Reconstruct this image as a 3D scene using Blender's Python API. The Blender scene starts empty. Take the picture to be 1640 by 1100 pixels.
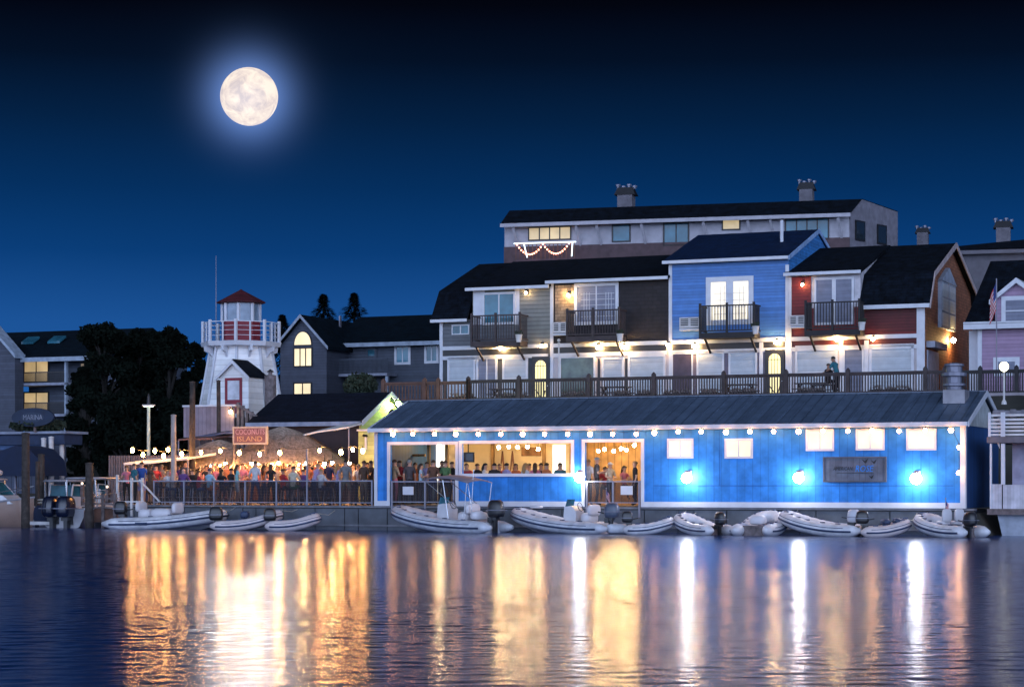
import bpy, math, random
from mathutils import Vector, Matrix
random.seed(7)
SC = bpy.context.scene
COL = SC.collection
F, CX, HY, H = 3400.0, 820.0, 775.0, 1.85      # focal length in photo pixels, principal column, horizon row, eye height

class Fr:
    """a ground-plan frame: u runs along a facade, v runs away behind it"""
    def __init__(s, deg, D):
        s.t = math.radians(deg); s.c = math.cos(s.t); s.s = math.sin(s.t); s.D = D
    def W(s, u, v, z): return Vector((u*s.c + v*s.s, s.D - u*s.s + v*s.c, z))
    def dep(s, u, v): return s.D - u*s.s + v*s.c
    def U(s, px, v):
        a = (px-CX)/F
        return (a*(s.D + v*s.c) - v*s.s)/(s.c + a*s.s)
    def V(s, px, u):
        a = (px-CX)/F
        return (a*(s.D - u*s.s) - u*s.c)/(s.s - a*s.c)
    def Z(s, px, py, v):
        return H + (HY-py)*s.dep(s.U(px, v), v)/F
    def Zu(s, py, u, v): return H + (HY-py)*s.dep(u, v)/F
Q = Fr(22.9, 82.9)

OFF = {}
def thing(name, label, cat, q=(0, 0, 0), fr=Q, group=None, yaw=0.0, local=False, kind=None):
    o = bpy.data.objects.new(name, None); COL.objects.link(o)
    o.empty_display_size = .2
    o.location = fr.W(*q); o.rotation_euler = (0, 0, -fr.t + yaw)
    OFF[o.name] = (0, 0, 0) if local else q
    o['label'] = label; o['category'] = cat
    if group: o['group'] = group
    if kind: o['kind'] = kind
    return o

class MB:
    def __init__(s): s.v = []; s.f = []; s.m = []; s.g = []
    def add(s, vs, fs, m=0):
        n = len(s.v); s.g.append((n, len(s.f))); s.v += [tuple(p) for p in vs]
        s.f += [tuple(i+n for i in f) for f in fs]; s.m += [m]*len(fs); return s
    def box(s, x0, x1, y0, y1, z0, z1, m=0):
        if x0 > x1: x0, x1 = x1, x0
        if y0 > y1: y0, y1 = y1, y0
        if z0 > z1: z0, z1 = z1, z0
        return s.add([(x0,y0,z0),(x1,y0,z0),(x1,y1,z0),(x0,y1,z0),(x0,y0,z1),(x1,y0,z1),(x1,y1,z1),(x0,y1,z1)],
                     [(0,3,2,1),(4,5,6,7),(0,1,5,4),(1,2,6,5),(2,3,7,6),(3,0,4,7)], m)
    def bar(s, a, b, w, h=None, m=0):
        """square bar from a to b"""
        a = Vector(a); b = Vector(b); h = h or w
        d = (b-a).normalized()
        up = Vector((0,0,1)) if abs(d.z) < .95 else Vector((1,0,0))
        r = d.cross(up).normalized()*w/2; t = r.cross(d).normalized()*h/2
        vs = [a-r-t, a+r-t, a+r+t, a-r+t, b-r-t, b+r-t, b+r+t, b-r+t]
        return s.add(vs, [(0,3,2,1),(4,5,6,7),(0,1,5,4),(1,2,6,5),(2,3,7,6),(3,0,4,7)], m)
    def ext(s, pts, d, m=0):
        """extrude a planar polygon by vector d"""
        n = len(pts); d = Vector(d)
        vs = [Vector(p) for p in pts] + [Vector(p)+d for p in pts]
        fs = [tuple(range(n))[::-1], tuple(range(n, 2*n))] + [(i, (i+1) % n, n+(i+1) % n, n+i) for i in range(n)]
        return s.add(vs, fs, m)
    def tube(s, pts, r, n=8, m=0, cap=True, flat=1.0):
        pts = [Vector(p) for p in pts]
        rs = r if isinstance(r, (list, tuple)) else [r]*len(pts)
        vs = []; prev = None
        for i, p in enumerate(pts):
            d = (pts[min(i+1, len(pts)-1)] - pts[max(i-1, 0)]).normalized()
            if prev is None:
                up = Vector((0,0,1)) if abs(d.z) < .9 else Vector((0,1,0))
                a = d.cross(up).normalized()
            else:
                a = (prev - d*prev.dot(d)).normalized()
            prev = a; b = a.cross(d)
            for k in range(n):
                t = 2*math.pi*k/n
                vs.append(p + a*math.cos(t)*rs[i] + b*math.sin(t)*rs[i]*flat)
        fs = []
        for i in range(len(pts)-1):
            for k in range(n):
                fs.append((i*n+k, i*n+(k+1) % n, (i+1)*n+(k+1) % n, (i+1)*n+k))
        if cap:
            fs.append(tuple(range(n))[::-1]); fs.append(tuple(range((len(pts)-1)*n, len(pts)*n)))
        return s.add(vs, fs, m)
    def lathe(s, c, prof, n=12, m=0, sx=1, sy=1, rot=0):
        vs = []; fs = []
        for r, z in prof:
            for k in range(n):
                t = 2*math.pi*k/n + rot
                vs.append((c[0]+r*math.cos(t)*sx, c[1]+r*math.sin(t)*sy, c[2]+z))
        for i in range(len(prof)-1):
            for k in range(n):
                fs.append((i*n+k, i*n+(k+1) % n, (i+1)*n+(k+1) % n, (i+1)*n+k))
        fs.append(tuple(range(n))[::-1]); fs.append(tuple(range((len(prof)-1)*n, len(prof)*n)))
        return s.add(vs, fs, m)
    def ball(s, c, r, n=8, rz=None, m=0, sx=1, sy=1):
        rz = rz or r; k = max(3, n//2)
        pr = [(max(r*math.sin(math.pi*i/k), r*.02), -rz*math.cos(math.pi*i/k)) for i in range(k+1)]
        return s.lathe(c, pr, n, m, sx, sy)
    def rbox(s, c, sz, r=.3, m=0, taper=1.0, yaw=0):
        """rounded lump: superellipse sections; sz full size"""
        prof = [(.55, -.5), (.85, -.44), (1, -.25), (1, .15), (.9, .38), (.6, .5)]
        n = 12; vs = []; fs = []
        for q, z in prof:
            tz = 1 + (taper-1)*(z+.5)
            for k in range(n):
                t = 2*math.pi*(k+.5)/n
                cx = math.copysign(abs(math.cos(t))**.55, math.cos(t)); sy = math.copysign(abs(math.sin(t))**.55, math.sin(t))
                x = cx*q*sz[0]/2*tz; y = sy*q*sz[1]/2*tz
                vs.append((c[0]+x*math.cos(yaw)-y*math.sin(yaw), c[1]+x*math.sin(yaw)+y*math.cos(yaw), c[2]+z*sz[2]))
        for i in range(len(prof)-1):
            for k in range(n):
                fs.append((i*n+k, i*n+(k+1) % n, (i+1)*n+(k+1) % n, (i+1)*n+k))
        fs.append(tuple(range(n))[::-1]); fs.append(tuple(range((len(prof)-1)*n, len(prof)*n)))
        return s.add(vs, fs, m)
    def build(s, name, mats, root, parent=None, smooth=False, label=None):
        off = Vector(OFF[root.name]) if root is not None else Vector((0,0,0))
        me = bpy.data.meshes.new(name)
        me.from_pydata([tuple(Vector(p)-off) for p in s.v], [], s.f)
        if not isinstance(mats, (list, tuple)): mats = [mats]
        for mt in mats: me.materials.append(mt)
        if len(mats) > 1: me.polygons.foreach_set('material_index', s.m)
        if smooth: me.polygons.foreach_set('use_smooth', [True]*len(me.polygons))
        me.update()
        o = bpy.data.objects.new(name, me); COL.objects.link(o)
        if parent is not None: o.parent = parent
        elif root is not None: o.parent = root
        if label: o['label'] = label
        return o

def _each(s, name, mats, root, parent=None, smooth=False, label=None):
    """one object per shape added"""
    first = None
    for i, (v0, f0) in enumerate(s.g):
        v1, f1 = s.g[i+1] if i+1 < len(s.g) else (len(s.v), len(s.f))
        k = MB(); k.v = s.v[v0:v1]; k.f = [tuple(j-v0 for j in f) for f in s.f[f0:f1]]; k.m = s.m[f0:f1]
        o = k.build(name, mats, root, parent, smooth, label); first = first or o
    return first
MB.each = _each

def structure(name, mb, mats, smooth=False, fr=Q, kind='structure'):
    """setting geometry given in frame coordinates"""
    mb.v = [tuple(fr.W(*p)) for p in mb.v]
    o = mb.build(name, mats, None, smooth=smooth); o['kind'] = kind; o['label'] = name.replace('_', ' '); return o

def copy_tree(o, parent=None):
    c = o.copy(); COL.objects.link(c)
    if parent is not None: c.parent = parent
    for ch in list(o.children): copy_tree(ch, c)
    return c
ORD = ['first','second','third','fourth','fifth','sixth','seventh','eighth','ninth','tenth','eleventh','twelfth','thirteenth','fourteenth','fifteenth','sixteenth','seventeenth','eighteenth','nineteenth','twentieth']

# ---------------------------------------------------------------- materials
MC = {}
def nd(nt, t, **k):
    n = nt.nodes.new(t)
    for a, b in k.items(): setattr(n, a, b)
    return n
def math_n(nt, op, a, b=None):
    n = nt.nodes.new('ShaderNodeMath'); n.operation = op
    for i, x in enumerate((a, b)):
        if x is None: continue
        if isinstance(x, (int, float)): n.inputs[i].default_value = x
        else: nt.links.new(x, n.inputs[i])
    return n.outputs[0]
def M(name, col, rough=.7, metal=0, noise=.25, ns=2.5, bump=.15, pat=None, pitch=.15, dark=.55, spec=.5, alpha=1, coat=0):
    if name in MC: return MC[name]
    m = bpy.data.materials.new(name); m.use_nodes = True; nt = m.node_tree; L = nt.links
    p = nt.nodes['Principled BSDF']
    p.inputs['Roughness'].default_value = rough; p.inputs['Metallic'].default_value = metal
    p.inputs['Specular IOR Level'].default_value = spec
    if coat: p.inputs['Coat Weight'].default_value = coat
    if alpha < 1: p.inputs['Alpha'].default_value = alpha
    tc = nd(nt, 'ShaderNodeTexCoord'); co = tc.outputs['Object']
    n1 = nd(nt, 'ShaderNodeTexNoise'); n1.inputs['Scale'].default_value = ns; n1.inputs['Detail'].default_value = 5
    L.new(co, n1.inputs['Vector'])
    mx = nd(nt, 'ShaderNodeMix', data_type='RGBA')
    lo = [c*(1-noise) for c in col]; hi = [min(1, c*(1+noise)) for c in col]
    mx.inputs['A'].default_value = (*lo, 1); mx.inputs['B'].default_value = (*hi, 1)
    mr = nd(nt, 'ShaderNodeMapRange'); mr.inputs['From Min'].default_value = .3; mr.inputs['From Max'].default_value = .7
    L.new(n1.outputs['Fac'], mr.inputs['Value']); L.new(mr.outputs[0], mx.inputs['Factor'])
    out = mx.outputs['Result']
    hgt = n1.outputs['Fac']; bs = .02; bstr = bump
    if pat in ('x', 'y', 'z'):
        sp = nd(nt, 'ShaderNodeSeparateXYZ'); L.new(co, sp.inputs[0])
        c = sp.outputs[{'x': 0, 'y': 1, 'z': 2}[pat]]
        fr = math_n(nt, 'FRACT', math_n(nt, 'MULTIPLY', math_n(nt, 'ADD', c, 200.0), 1/pitch))
        g = math_n(nt, 'LESS_THAN', fr, .13)
        fl = math_n(nt, 'FLOOR', math_n(nt, 'MULTIPLY', math_n(nt, 'ADD', c, 200.0), 1/pitch))
        wn = nd(nt, 'ShaderNodeTexWhiteNoise', noise_dimensions='1D'); L.new(fl, wn.inputs['W'])
        v = math_n(nt, 'ADD', math_n(nt, 'MULTIPLY', wn.outputs[0], .25), .87)
        v = math_n(nt, 'MULTIPLY', v, math_n(nt, 'SUBTRACT', 1.0, math_n(nt, 'MULTIPLY', g, 1-dark)))
        mm = nd(nt, 'ShaderNodeMix', data_type='RGBA', blend_type='MULTIPLY'); mm.inputs['Factor'].default_value = 1
        L.new(out, mm.inputs['A']); L.new(v, mm.inputs['B']); out = mm.outputs['Result']
        hgt = math_n(nt, 'SUBTRACT', fr if pat == 'z' else 1.0, math_n(nt, 'MULTIPLY', g, .9)); bstr = .6
    if pat in ('shingle', 'brick'):
        sp = nd(nt, 'ShaderNodeSeparateXYZ'); L.new(co, sp.inputs[0])
        cb = nd(nt, 'ShaderNodeCombineXYZ')
        if pat == 'brick':
            L.new(math_n(nt, 'ADD', sp.outputs[0], sp.outputs[1]), cb.inputs[0]); L.new(sp.outputs[2], cb.inputs[1])
        else:
            L.new(sp.outputs[0], cb.inputs[0]); L.new(math_n(nt, 'ADD', sp.outputs[2], sp.outputs[1]), cb.inputs[1])
        br = nd(nt, 'ShaderNodeTexBrick'); L.new(cb.outputs[0], br.inputs['Vector'])
        br.inputs['Scale'].default_value = 1.0; br.inputs['Brick Width'].default_value = pitch*2.2; br.inputs['Row Height'].default_value = pitch
        br.inputs['Mortar Size'].default_value = pitch*.09
        br.inputs['Color1'].default_value = (.75, .75, .75, 1); br.inputs['Color2'].default_value = (1.15, 1.15, 1.15, 1)
        br.inputs['Mortar'].default_value = (dark, dark, dark, 1)
        mm = nd(nt, 'ShaderNodeMix', data_type='RGBA', blend_type='MULTIPLY'); mm.inputs['Factor'].default_value = 1
        L.new(out, mm.inputs['A']); L.new(br.outputs['Color'], mm.inputs['B']); out = mm.outputs['Result']
        hgt = br.outputs['Color']; bstr = .5
    L.new(out, p.inputs['Base Color'])
    b = nd(nt, 'ShaderNodeBump'); b.inputs['Strength'].default_value = bstr; b.inputs['Distance'].default_value = bs
    L.new(hgt, b.inputs['Height']); L.new(b.outputs[0], p.inputs['Normal'])
    MC[name] = m; return m

def E(name, col, st, noise=0, ns=2, sx=1, sample=True):
    if name in MC: return MC[name]
    m = bpy.data.materials.new(name); m.use_nodes = True; nt = m.node_tree; L = nt.links
    p = nt.nodes['Principled BSDF']; p.inputs['Base Color'].default_value = (*[c*.5 for c in col], 1)
    p.inputs['Emission Color'].default_value = (*col, 1); p.inputs['Emission Strength'].default_value = st
    if noise:
        tc = nd(nt, 'ShaderNodeTexCoord'); mp = nd(nt, 'ShaderNodeMapping'); mp.inputs['Scale'].default_value = (sx, sx, 1)
        n1 = nd(nt, 'ShaderNodeTexNoise'); n1.inputs['Scale'].default_value = ns; n1.inputs['Detail'].default_value = 3
        L.new(tc.outputs['Object'], mp.inputs[0]); L.new(mp.outputs[0], n1.inputs['Vector'])
        mr = nd(nt, 'ShaderNodeMapRange'); mr.inputs['From Min'].default_value = .3; mr.inputs['From Max'].default_value = .7
        mr.inputs['To Min'].default_value = st*(1-noise); mr.inputs['To Max'].default_value = st*(1+noise)
        L.new(n1.outputs['Fac'], mr.inputs['Value']); L.new(mr.outputs[0], p.inputs['Emission Strength'])
    if not sample: m.cycles.emission_sampling = 'NONE'
    MC[name] = m; return m

white = M('white_trim_paint', (.60, .62, .68), .5, noise=.08)
offw = M('weathered_white_paint', (.6, .58, .58), .6, noise=.2)
blue_sid = M('blue_vertical_siding', (.035, .21, .60), .5, noise=.22, pat='x', pitch=.30, dark=.84, spec=.15)
blue_lap = M('blue_lap_siding', (.07, .21, .54), .55, noise=.10, pat='z', pitch=.16, dark=.7)
roof_metal = M('blue_grey_ribbed_roof', (.085, .12, .18), .4, noise=.2, pat='x', pitch=.42, dark=.7)
roof_blue = M('dark_blue_roof', (.003, .016, .055), .8, spec=.2, noise=.25, pat='shingle', pitch=.25, dark=.5)
roof_dark = M('dark_shingle_roof', (.004, .007, .013), .9, spec=.12, noise=.6, pat='shingle', pitch=.25, dark=.5)
roof_left = M('teal_shingle_roof', (.003, .009, .016), .9, spec=.12, noise=.35, pat='shingle', pitch=.25, dark=.5)
sage = M('sage_lap_siding', (.19, .20, .19), .6, noise=.1, pat='z', pitch=.22, dark=.35)
sage2 = M('grey_green_siding', (.12, .13, .15), .6, noise=.1, pat='z', pitch=.2, dark=.6)
brown_sh = M('dark_brown_shingle', (.018, .014, .017), .75, noise=.35, pat='brick', pitch=.2, dark=.5)
red_sid = M('barn_red_siding', (.16, .014, .016), .6, noise=.15, pat='z', pitch=.17, dark=.45)
cedar = M('cedar_shingle_wall', (.27, .10, .05), .7, noise=.25, pat='brick', pitch=.16, dark=.5)
grey_sid = M('slate_grey_siding', (.075, .085, .12), .7, noise=.12, pat='z', pitch=.18, dark=.75)
grey_dk = M('dark_grey_siding', (.075, .09, .125), .7, noise=.15, pat='z', pitch=.18, dark=.7)
stucco = M('pale_stucco', (.42, .40, .44), .8, noise=.12)
stucco2 = M('mauve_grey_stucco', (.13, .12, .14), .8, noise=.15)
pink = M('pink_lap_siding', (.36, .24, .36), .6, noise=.08, pat='z', pitch=.18, dark=.75)
conc = M('grey_seawall_sheet', (.10, .11, .13), .75, noise=.35, ns=1.2)
conc_dk = M('wet_dark_concrete', (.02, .022, .028), .5, noise=.4)
black = M('black_metal', (.012, .012, .015), .45, noise=.2)
blackw = M('black_stained_wood', (.011, .010, .013), .65, noise=.4)
deckwood = M('dark_deck_wood', (.045, .032, .034), .7, noise=.4)
brownwood = M('brown_deck_wood', (.13, .06, .04), .7, noise=.35)
greywood = M('weathered_grey_wood', (.16, .13, .13), .85, noise=.45, ns=5)
pilewood = M('piling_wood', (.045, .036, .032), .9, noise=.5, ns=6)
steel = M('galvanised_steel', (.20, .20, .25), .45, metal=.5, noise=.15)
chrome = M('stainless_steel', (.6, .6, .62), .25, metal=.9, noise=.1)
glass = M('dark_window_glass', (.02, .03, .04), .06, noise=.1, bump=0)
glass_b = M('twilight_window_glass', (.03, .14, .20), .12, noise=.5, ns=.8, bump=0)
blind = M('white_roller_blind', (.5, .55, .60), .6, noise=.08, pat='z', pitch=.09, dark=.9)
blind2 = M('dim_blind', (.22, .24, .32), .6, noise=.12, pat='z', pitch=.07, dark=.85)
thatch = M('palm_thatch', (.46, .35, .28), .95, noise=.55, ns=7)
redp = M('dark_red_paint', (.22, .015, .03), .55, noise=.15)
redroof = M('red_shingle_roof', (.075, .008, .014), .7, noise=.25, pat='z', pitch=.14, dark=.6)
lh_white = M('lighthouse_white_boards', (.88, .88, .88), .6, noise=.06, pat='z', pitch=.3, dark=.85)
leaf = M('night_foliage', (.004, .007, .005), .9, spec=.08, noise=.7, ns=.9)
leaf2 = M('conifer_foliage', (.005, .010, .010), .9, spec=.08, noise=.5, ns=1)
shrubm = M('shrub_foliage', (.018, .03, .016), .8, noise=.5, ns=2)
bark = M('tree_bark', (.012, .010, .009), .9, noise=.5, ns=6)
canvas_w = M('white_canvas', (.62, .60, .60), .8, noise=.1)
canvas_bl = M('navy_canvas', (.005, .014, .045), .8, noise=.2)
canvas_gr = M('grey_canvas', (.23, .21, .26), .8, noise=.15)
tubem = M('pale_grey_hypalon', (.50, .52, .58), .45, noise=.22, ns=3, coat=.1)
tubew = M('white_hypalon', (.62, .62, .66), .45, noise=.2, ns=3, coat=.1)
tubep = M('cream_hypalon', (.64, .56, .56), .45, noise=.1, ns=4)
strake = M('dark_rub_strake', (.03, .05, .11), .5)
hullw = M('white_gelcoat', (.6, .6, .64), .25, noise=.06, coat=.5)
hulltan = M('tan_gelcoat', (.3, .2, .16), .3, noise=.08, coat=.5)
cushion = M('white_vinyl_cushion', (.66, .64, .68), .45, noise=.06)
cowlb = M('black_cowling', (.012, .013, .017), .42, noise=.1, bump=0, coat=.5)
cowlg = M('blue_grey_cowling', (.07, .09, .14), .3, noise=.1, bump=0, coat=.3)
cowlw = M('white_cowling', (.6, .6, .65), .3, noise=.06, bump=0, coat=.3)
cream = M('cream_interior_wall', (.8, .66, .42), .7, noise=.12, ns=1.5)
goldw = M('golden_wood_wall', (.42, .25, .10), .6, noise=.35, pat='x', pitch=.3, dark=.6)
floorw = M('wood_floor', (.2, .11, .06), .5, noise=.3, pat='x', pitch=.2, dark=.7)
soil = M('ground_soil', (.035, .035, .03), .9, noise=.4, ns=.6)
deckstone = M('patio_boards', (.13, .10, .10), .8, noise=.3, pat='x', pitch=.2, dark=.6)
yellowg = M('pale_yellow_siding', (.46, .52, .20), .7, noise=.1, pat='z', pitch=.2, dark=.85)
e_str = E('warm_globe_bulb', (1, .44, .16), 60)
e_pat = E('amber_patio_flame', (1, .44, .12), 200)
e_int = E('warm_pendant_bulb', (1, .64, .28), 260)
e_fl = E('white_floodlight_lens', (.98, .97, 1), 62)
e_bar = E('amber_bar_bulb', (1, .48, .16), 1000)
e_tw = E('warm_lantern_globe', (1, .64, .26), 330)
e_tw2 = E('dim_lantern_globe', (1, .62, .26), 90)
e_grn = E('green_floodlight_lens', (.70, 1, .32), 650)
e_win = E('warm_lit_window', (1, .80, .48), 1.0, noise=.25, ns=.6, sample=False)
e_winW = E('bright_lit_window', (1, .93, .66), .80, noise=.22, ns=1, sample=False)
e_winD = E('dim_amber_window', (.85, .66, .38), .55, noise=.35, ns=.8, sample=False)
e_door = E('lit_door_glass', (1, .86, .42), 1.15, noise=.2, ns=.7, sample=False)
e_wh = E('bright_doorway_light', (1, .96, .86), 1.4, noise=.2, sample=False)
e_fairy = E('pink_fairy_bulb', (1, .36, .22), 7, sample=False)
e_rope = E('white_rope_light', (.8, .95, 1), 2.2, sample=False)

# ---------------------------------------------------------------- camera
cam = bpy.data.cameras.new('camera'); co = bpy.data.objects.new('camera', cam); COL.objects.link(co)
co.location = (0, 0, H); co.rotation_euler = (math.radians(90), 0, 0)
cam.sensor_width = 36; cam.lens = 36*F/1640; cam.shift_y = (HY-550)/1640
cam.clip_start = .5; cam.clip_end = 9000
SC.camera = co
SC.view_settings.view_transform = 'Standard'; SC.view_settings.look = 'None'
SC.view_settings.exposure = 0; SC.view_settings.gamma = 1
cy = SC.cycles
cy.use_denoising = True
try: cy.denoiser = 'OPENIMAGEDENOISE'; cy.denoising_input_passes = 'RGB_ALBEDO_NORMAL'
except Exception: pass
cy.max_bounces = 5; cy.diffuse_bounces = 3; cy.glossy_bounces = 3; cy.transmission_bounces = 4; cy.transparent_max_bounces = 8
cy.sample_clamp_indirect = 4; cy.caustics_reflective = False; cy.caustics_refractive = False
cy.use_light_tree = True

# ---------------------------------------------------------------- sky, moon, moonlight
MD = Vector(((399-CX)/F, 1, (HY-155)/F)).normalized()
w = bpy.data.worlds.new('World'); SC.world = w; w.use_nodes = True; nt = w.node_tree; L = nt.links
bg = nt.nodes['Background']
geo = nd(nt, 'ShaderNodeTexCoord'); sp = nd(nt, 'ShaderNodeSeparateXYZ'); L.new(geo.outputs['Generated'], sp.inputs[0])
rp = nd(nt, 'ShaderNodeValToRGB')
mr = nd(nt, 'ShaderNodeMapRange'); mr.inputs['From Min'].default_value = 0; mr.inputs['From Max'].default_value = .25
L.new(sp.outputs[2], mr.inputs['Value']); L.new(mr.outputs[0], rp.inputs[0])
stops = [(0, (.0190, .125, .40)), (.30, (.0110, .084, .305)), (.43, (.0030, .046, .185)), (.55, (.0014, .028, .112)), (.67, (.0012, .0150, .056)),
         (.78, (.0010, .0055, .019)), (.88, (.0008, .0016, .0050)), (1.0, (.0008, .0012, .0030))]
el = rp.color_ramp.elements
el[0].position = 0; el[0].color = (*stops[0][1], 1); el[1].position = 1; el[1].color = (*stops[-1][1], 1)
for p, c in stops[1:-1]:
    e = el.new(p); e.color = (*c, 1)
# dusk glow added to the unseen sky behind the viewer to light the facades
gl = nd(nt, 'ShaderNodeMapRange', interpolation_type='SMOOTHSTEP')
gl.inputs['From Min'].default_value = .15; gl.inputs['From Max'].default_value = -.85
L.new(sp.outputs[1], gl.inputs['Value'])
gz = nd(nt, 'ShaderNodeMapRange', interpolation_type='SMOOTHSTEP'); gz.inputs['From Min'].default_value = .95; gz.inputs['From Max'].default_value = 0
L.new(sp.outputs[2], gz.inputs['Value'])
gm = math_n(nt, 'MULTIPLY', gl.outputs[0], gz.outputs[0])
mx = nd(nt, 'ShaderNodeMix', data_type='RGBA', blend_type='ADD'); mx.inputs['B'].default_value = (1.95, 2.45, 3.6, 1)
L.new(gm, mx.inputs['Factor']); L.new(rp.outputs[0], mx.inputs['A'])
# thin bright air around the moon
vd = nd(nt, 'ShaderNodeVectorMath', operation='DOT_PRODUCT'); vd.inputs[1].default_value = MD
L.new(geo.outputs['Generated'], vd.inputs[0])
ang = math_n(nt, 'ARCCOSINE', math_n(nt, 'MINIMUM', vd.outputs['Value'], .9999999))
a1 = math_n(nt, 'EXPONENT', math_n(nt, 'MULTIPLY', math_n(nt, 'POWER', math_n(nt, 'MULTIPLY', ang, 1/.0165), 2.0), -1.0))
a2 = math_n(nt, 'EXPONENT', math_n(nt, 'MULTIPLY', ang, -1/.016))
hal = math_n(nt, 'ADD', math_n(nt, 'MULTIPLY', a1, .90), math_n(nt, 'MULTIPLY', a2, .05))
m2 = nd(nt, 'ShaderNodeMix', data_type='RGBA', blend_type='ADD', clamp_factor=False); m2.inputs['B'].default_value = (.20, .36, .86, 1)
L.new(hal, m2.inputs['Factor']); L.new(mx.outputs['Result'], m2.inputs['A'])
# uneven air and faint stars
sn = nd(nt, 'ShaderNodeTexNoise'); sn.inputs['Scale'].default_value = 3.2; sn.inputs['Detail'].default_value = 4
L.new(geo.outputs['Generated'], sn.inputs['Vector'])
sv = math_n(nt, 'ADD', math_n(nt, 'MULTIPLY', sn.outputs['Fac'], .22), .89)
m3 = nd(nt, 'ShaderNodeMix', data_type='RGBA', blend_type='MULTIPLY'); m3.inputs['Factor'].default_value = 1
L.new(m2.outputs['Result'], m3.inputs['A']); L.new(sv, m3.inputs['B'])
L.new(m3.outputs['Result'], bg.inputs['Color']); bg.inputs['Strength'].default_value = 1.0
w.cycles.sampling_method = 'MANUAL'; w.cycles.sample_map_resolution = 512

sun = bpy.data.lights.new('moonlight', 'SUN'); sun.energy = .125; sun.angle = math.radians(1.6); sun.color = (1, .96, .92)
so = bpy.data.objects.new('moonlight', sun); COL.objects.link(so)
so.rotation_euler = MD.to_track_quat('Z', 'Y').to_euler(); so.location = MD*50

mm = bpy.data.materials.new('moon_surface'); mm.use_nodes = True; nt = mm.node_tree; L = nt.links
p = nt.nodes['Principled BSDF']; p.inputs['Base Color'].default_value = (0, 0, 0, 1)
tc = nd(nt, 'ShaderNodeTexCoord'); n1 = nd(nt, 'ShaderNodeTexNoise'); n1.inputs['Scale'].default_value = .045; n1.inputs['Detail'].default_value = 7; n1.inputs['Roughness'].default_value = .62
L.new(tc.outputs['Object'], n1.inputs['Vector'])
n1.inputs['Distortion'].default_value = .6
cr = nd(nt, 'ShaderNodeValToRGB'); L.new(n1.outputs['Fac'], cr.inputs[0])
cr.color_ramp.elements[0].position = .36; cr.color_ramp.elements[0].color = (.62, .54, .54, 1)
cr.color_ramp.elements[1].position = .60; cr.color_ramp.elements[1].color = (.95, .84, .72, 1)
e = cr.color_ramp.elements.new(.47); e.color = (.80, .68, .62, 1)
L.new(cr.outputs[0], p.inputs['Emission Color']); p.inputs['Emission Strength'].default_value = 1.12
mm.cycles.emission_sampling = 'NONE'
mo = thing('moon', 'full pale moon glowing in the dark blue sky', 'moon', local=True); 
mo.location = Vector((0, 0, H)) + MD*3200; mo.rotation_euler = (0, 0, 0)
mb = MB(); mb.ball((0, 0, 0), 3200*.01325, 64)
mb.build('moon_globe', mm, mo, smooth=True); mo['kind'] = 'thing'

# ---------------------------------------------------------------- water and ground
wm = bpy.data.materials.new('harbour_water'); wm.use_nodes = True; nt = wm.node_tree; L = nt.links
p = nt.nodes['Principled BSDF']; p.inputs['Base Color'].default_value = (.007, .032, .15, 1)
p.inputs['IOR'].default_value = 1.40; p.inputs['Roughness'].default_value = .178; p.inputs['Specular IOR Level'].default_value = .6
tc = nd(nt, 'ShaderNodeTexCoord'); n = nd(nt, 'ShaderNodeTexNoise'); n.inputs['Scale'].default_value = 9; n.inputs['Detail'].default_value = 2
mp = nd(nt, 'ShaderNodeMapping'); mp.inputs['Scale'].default_value = (.6, 1.3, 1); L.new(tc.outputs['Object'], mp.inputs[0]); L.new(mp.outputs[0], n.inputs['Vector'])
b = nd(nt, 'ShaderNodeBump'); b.inputs['Strength'].default_value = .35; b.inputs['Distance'].default_value = .008
L.new(n.outputs['Fac'], b.inputs['Height']); L.new(b.outputs[0], p.inputs['Normal'])
import numpy as np
rng = np.random.default_rng(4)
X0, X1, Y0, Y1, DX, DY = -26.0, 26.0, 15.0, 88.0, .09, .065
xs = np.arange(X0, X1+.001, DX); ys = np.arange(Y0, Y1+.001, DY); gx, gy = np.meshgrid(xs, ys); gz = np.zeros_like(gx)
for k in range(64):
    lam = .21*(.62/.21)**rng.random(); th = math.pi/2+rng.normal(0, .8); kk = 2*math.pi/lam; amp = 0.035*lam/(2*math.pi)*math.sqrt(2/64)
    gz += amp*np.sin(kk*(math.cos(th)*gx+math.sin(th)*gy)+rng.random()*6.283)
# gusts: rougher and calmer patches
pat = .85+.22*np.sin(gx*.21+1.3*np.sin(gy*.11))*np.sin(gy*.17+.8)+.12*np.sin(gx*.5-gy*.33)
edge = np.clip(np.minimum(np.minimum(gx-X0, X1-gx), np.minimum(gy-Y0, (Y1-gy)))/1.5, 0, 1)
gz = gz*pat*edge
nx_, ny_ = len(xs), len(ys); co_ = np.stack([gx, gy, gz], -1).reshape(-1, 3)
i0 = (np.arange(ny_-1)[:, None]*nx_+np.arange(nx_-1)[None, :]).reshape(-1); q = np.stack([i0, i0+1, i0+nx_+1, i0+nx_], -1)
base = len(co_); ring = np.array([(-600, -300, 0), (600, -300, 0), (600, 140, 0), (-600, 140, 0), (X0, Y0, 0), (X1, Y0, 0), (X1, Y1, 0), (X0, Y1, 0)], float)
ring[4:, 0] = [xs[0], xs[-1], xs[-1], xs[0]]; ring[4:, 1] = [ys[0], ys[0], ys[-1], ys[-1]]
co_ = np.concatenate([co_, ring]); q = np.concatenate([q, base+np.array([(0, 1, 5, 4), (1, 2, 6, 5), (2, 3, 7, 6), (3, 0, 4, 7)])])
me = bpy.data.meshes.new('water'); me.vertices.add(len(co_)); me.vertices.foreach_set('co', co_.reshape(-1)); me.loops.add(q.size); me.loops.foreach_set('vertex_index', q.reshape(-1).astype(np.int32))
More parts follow.
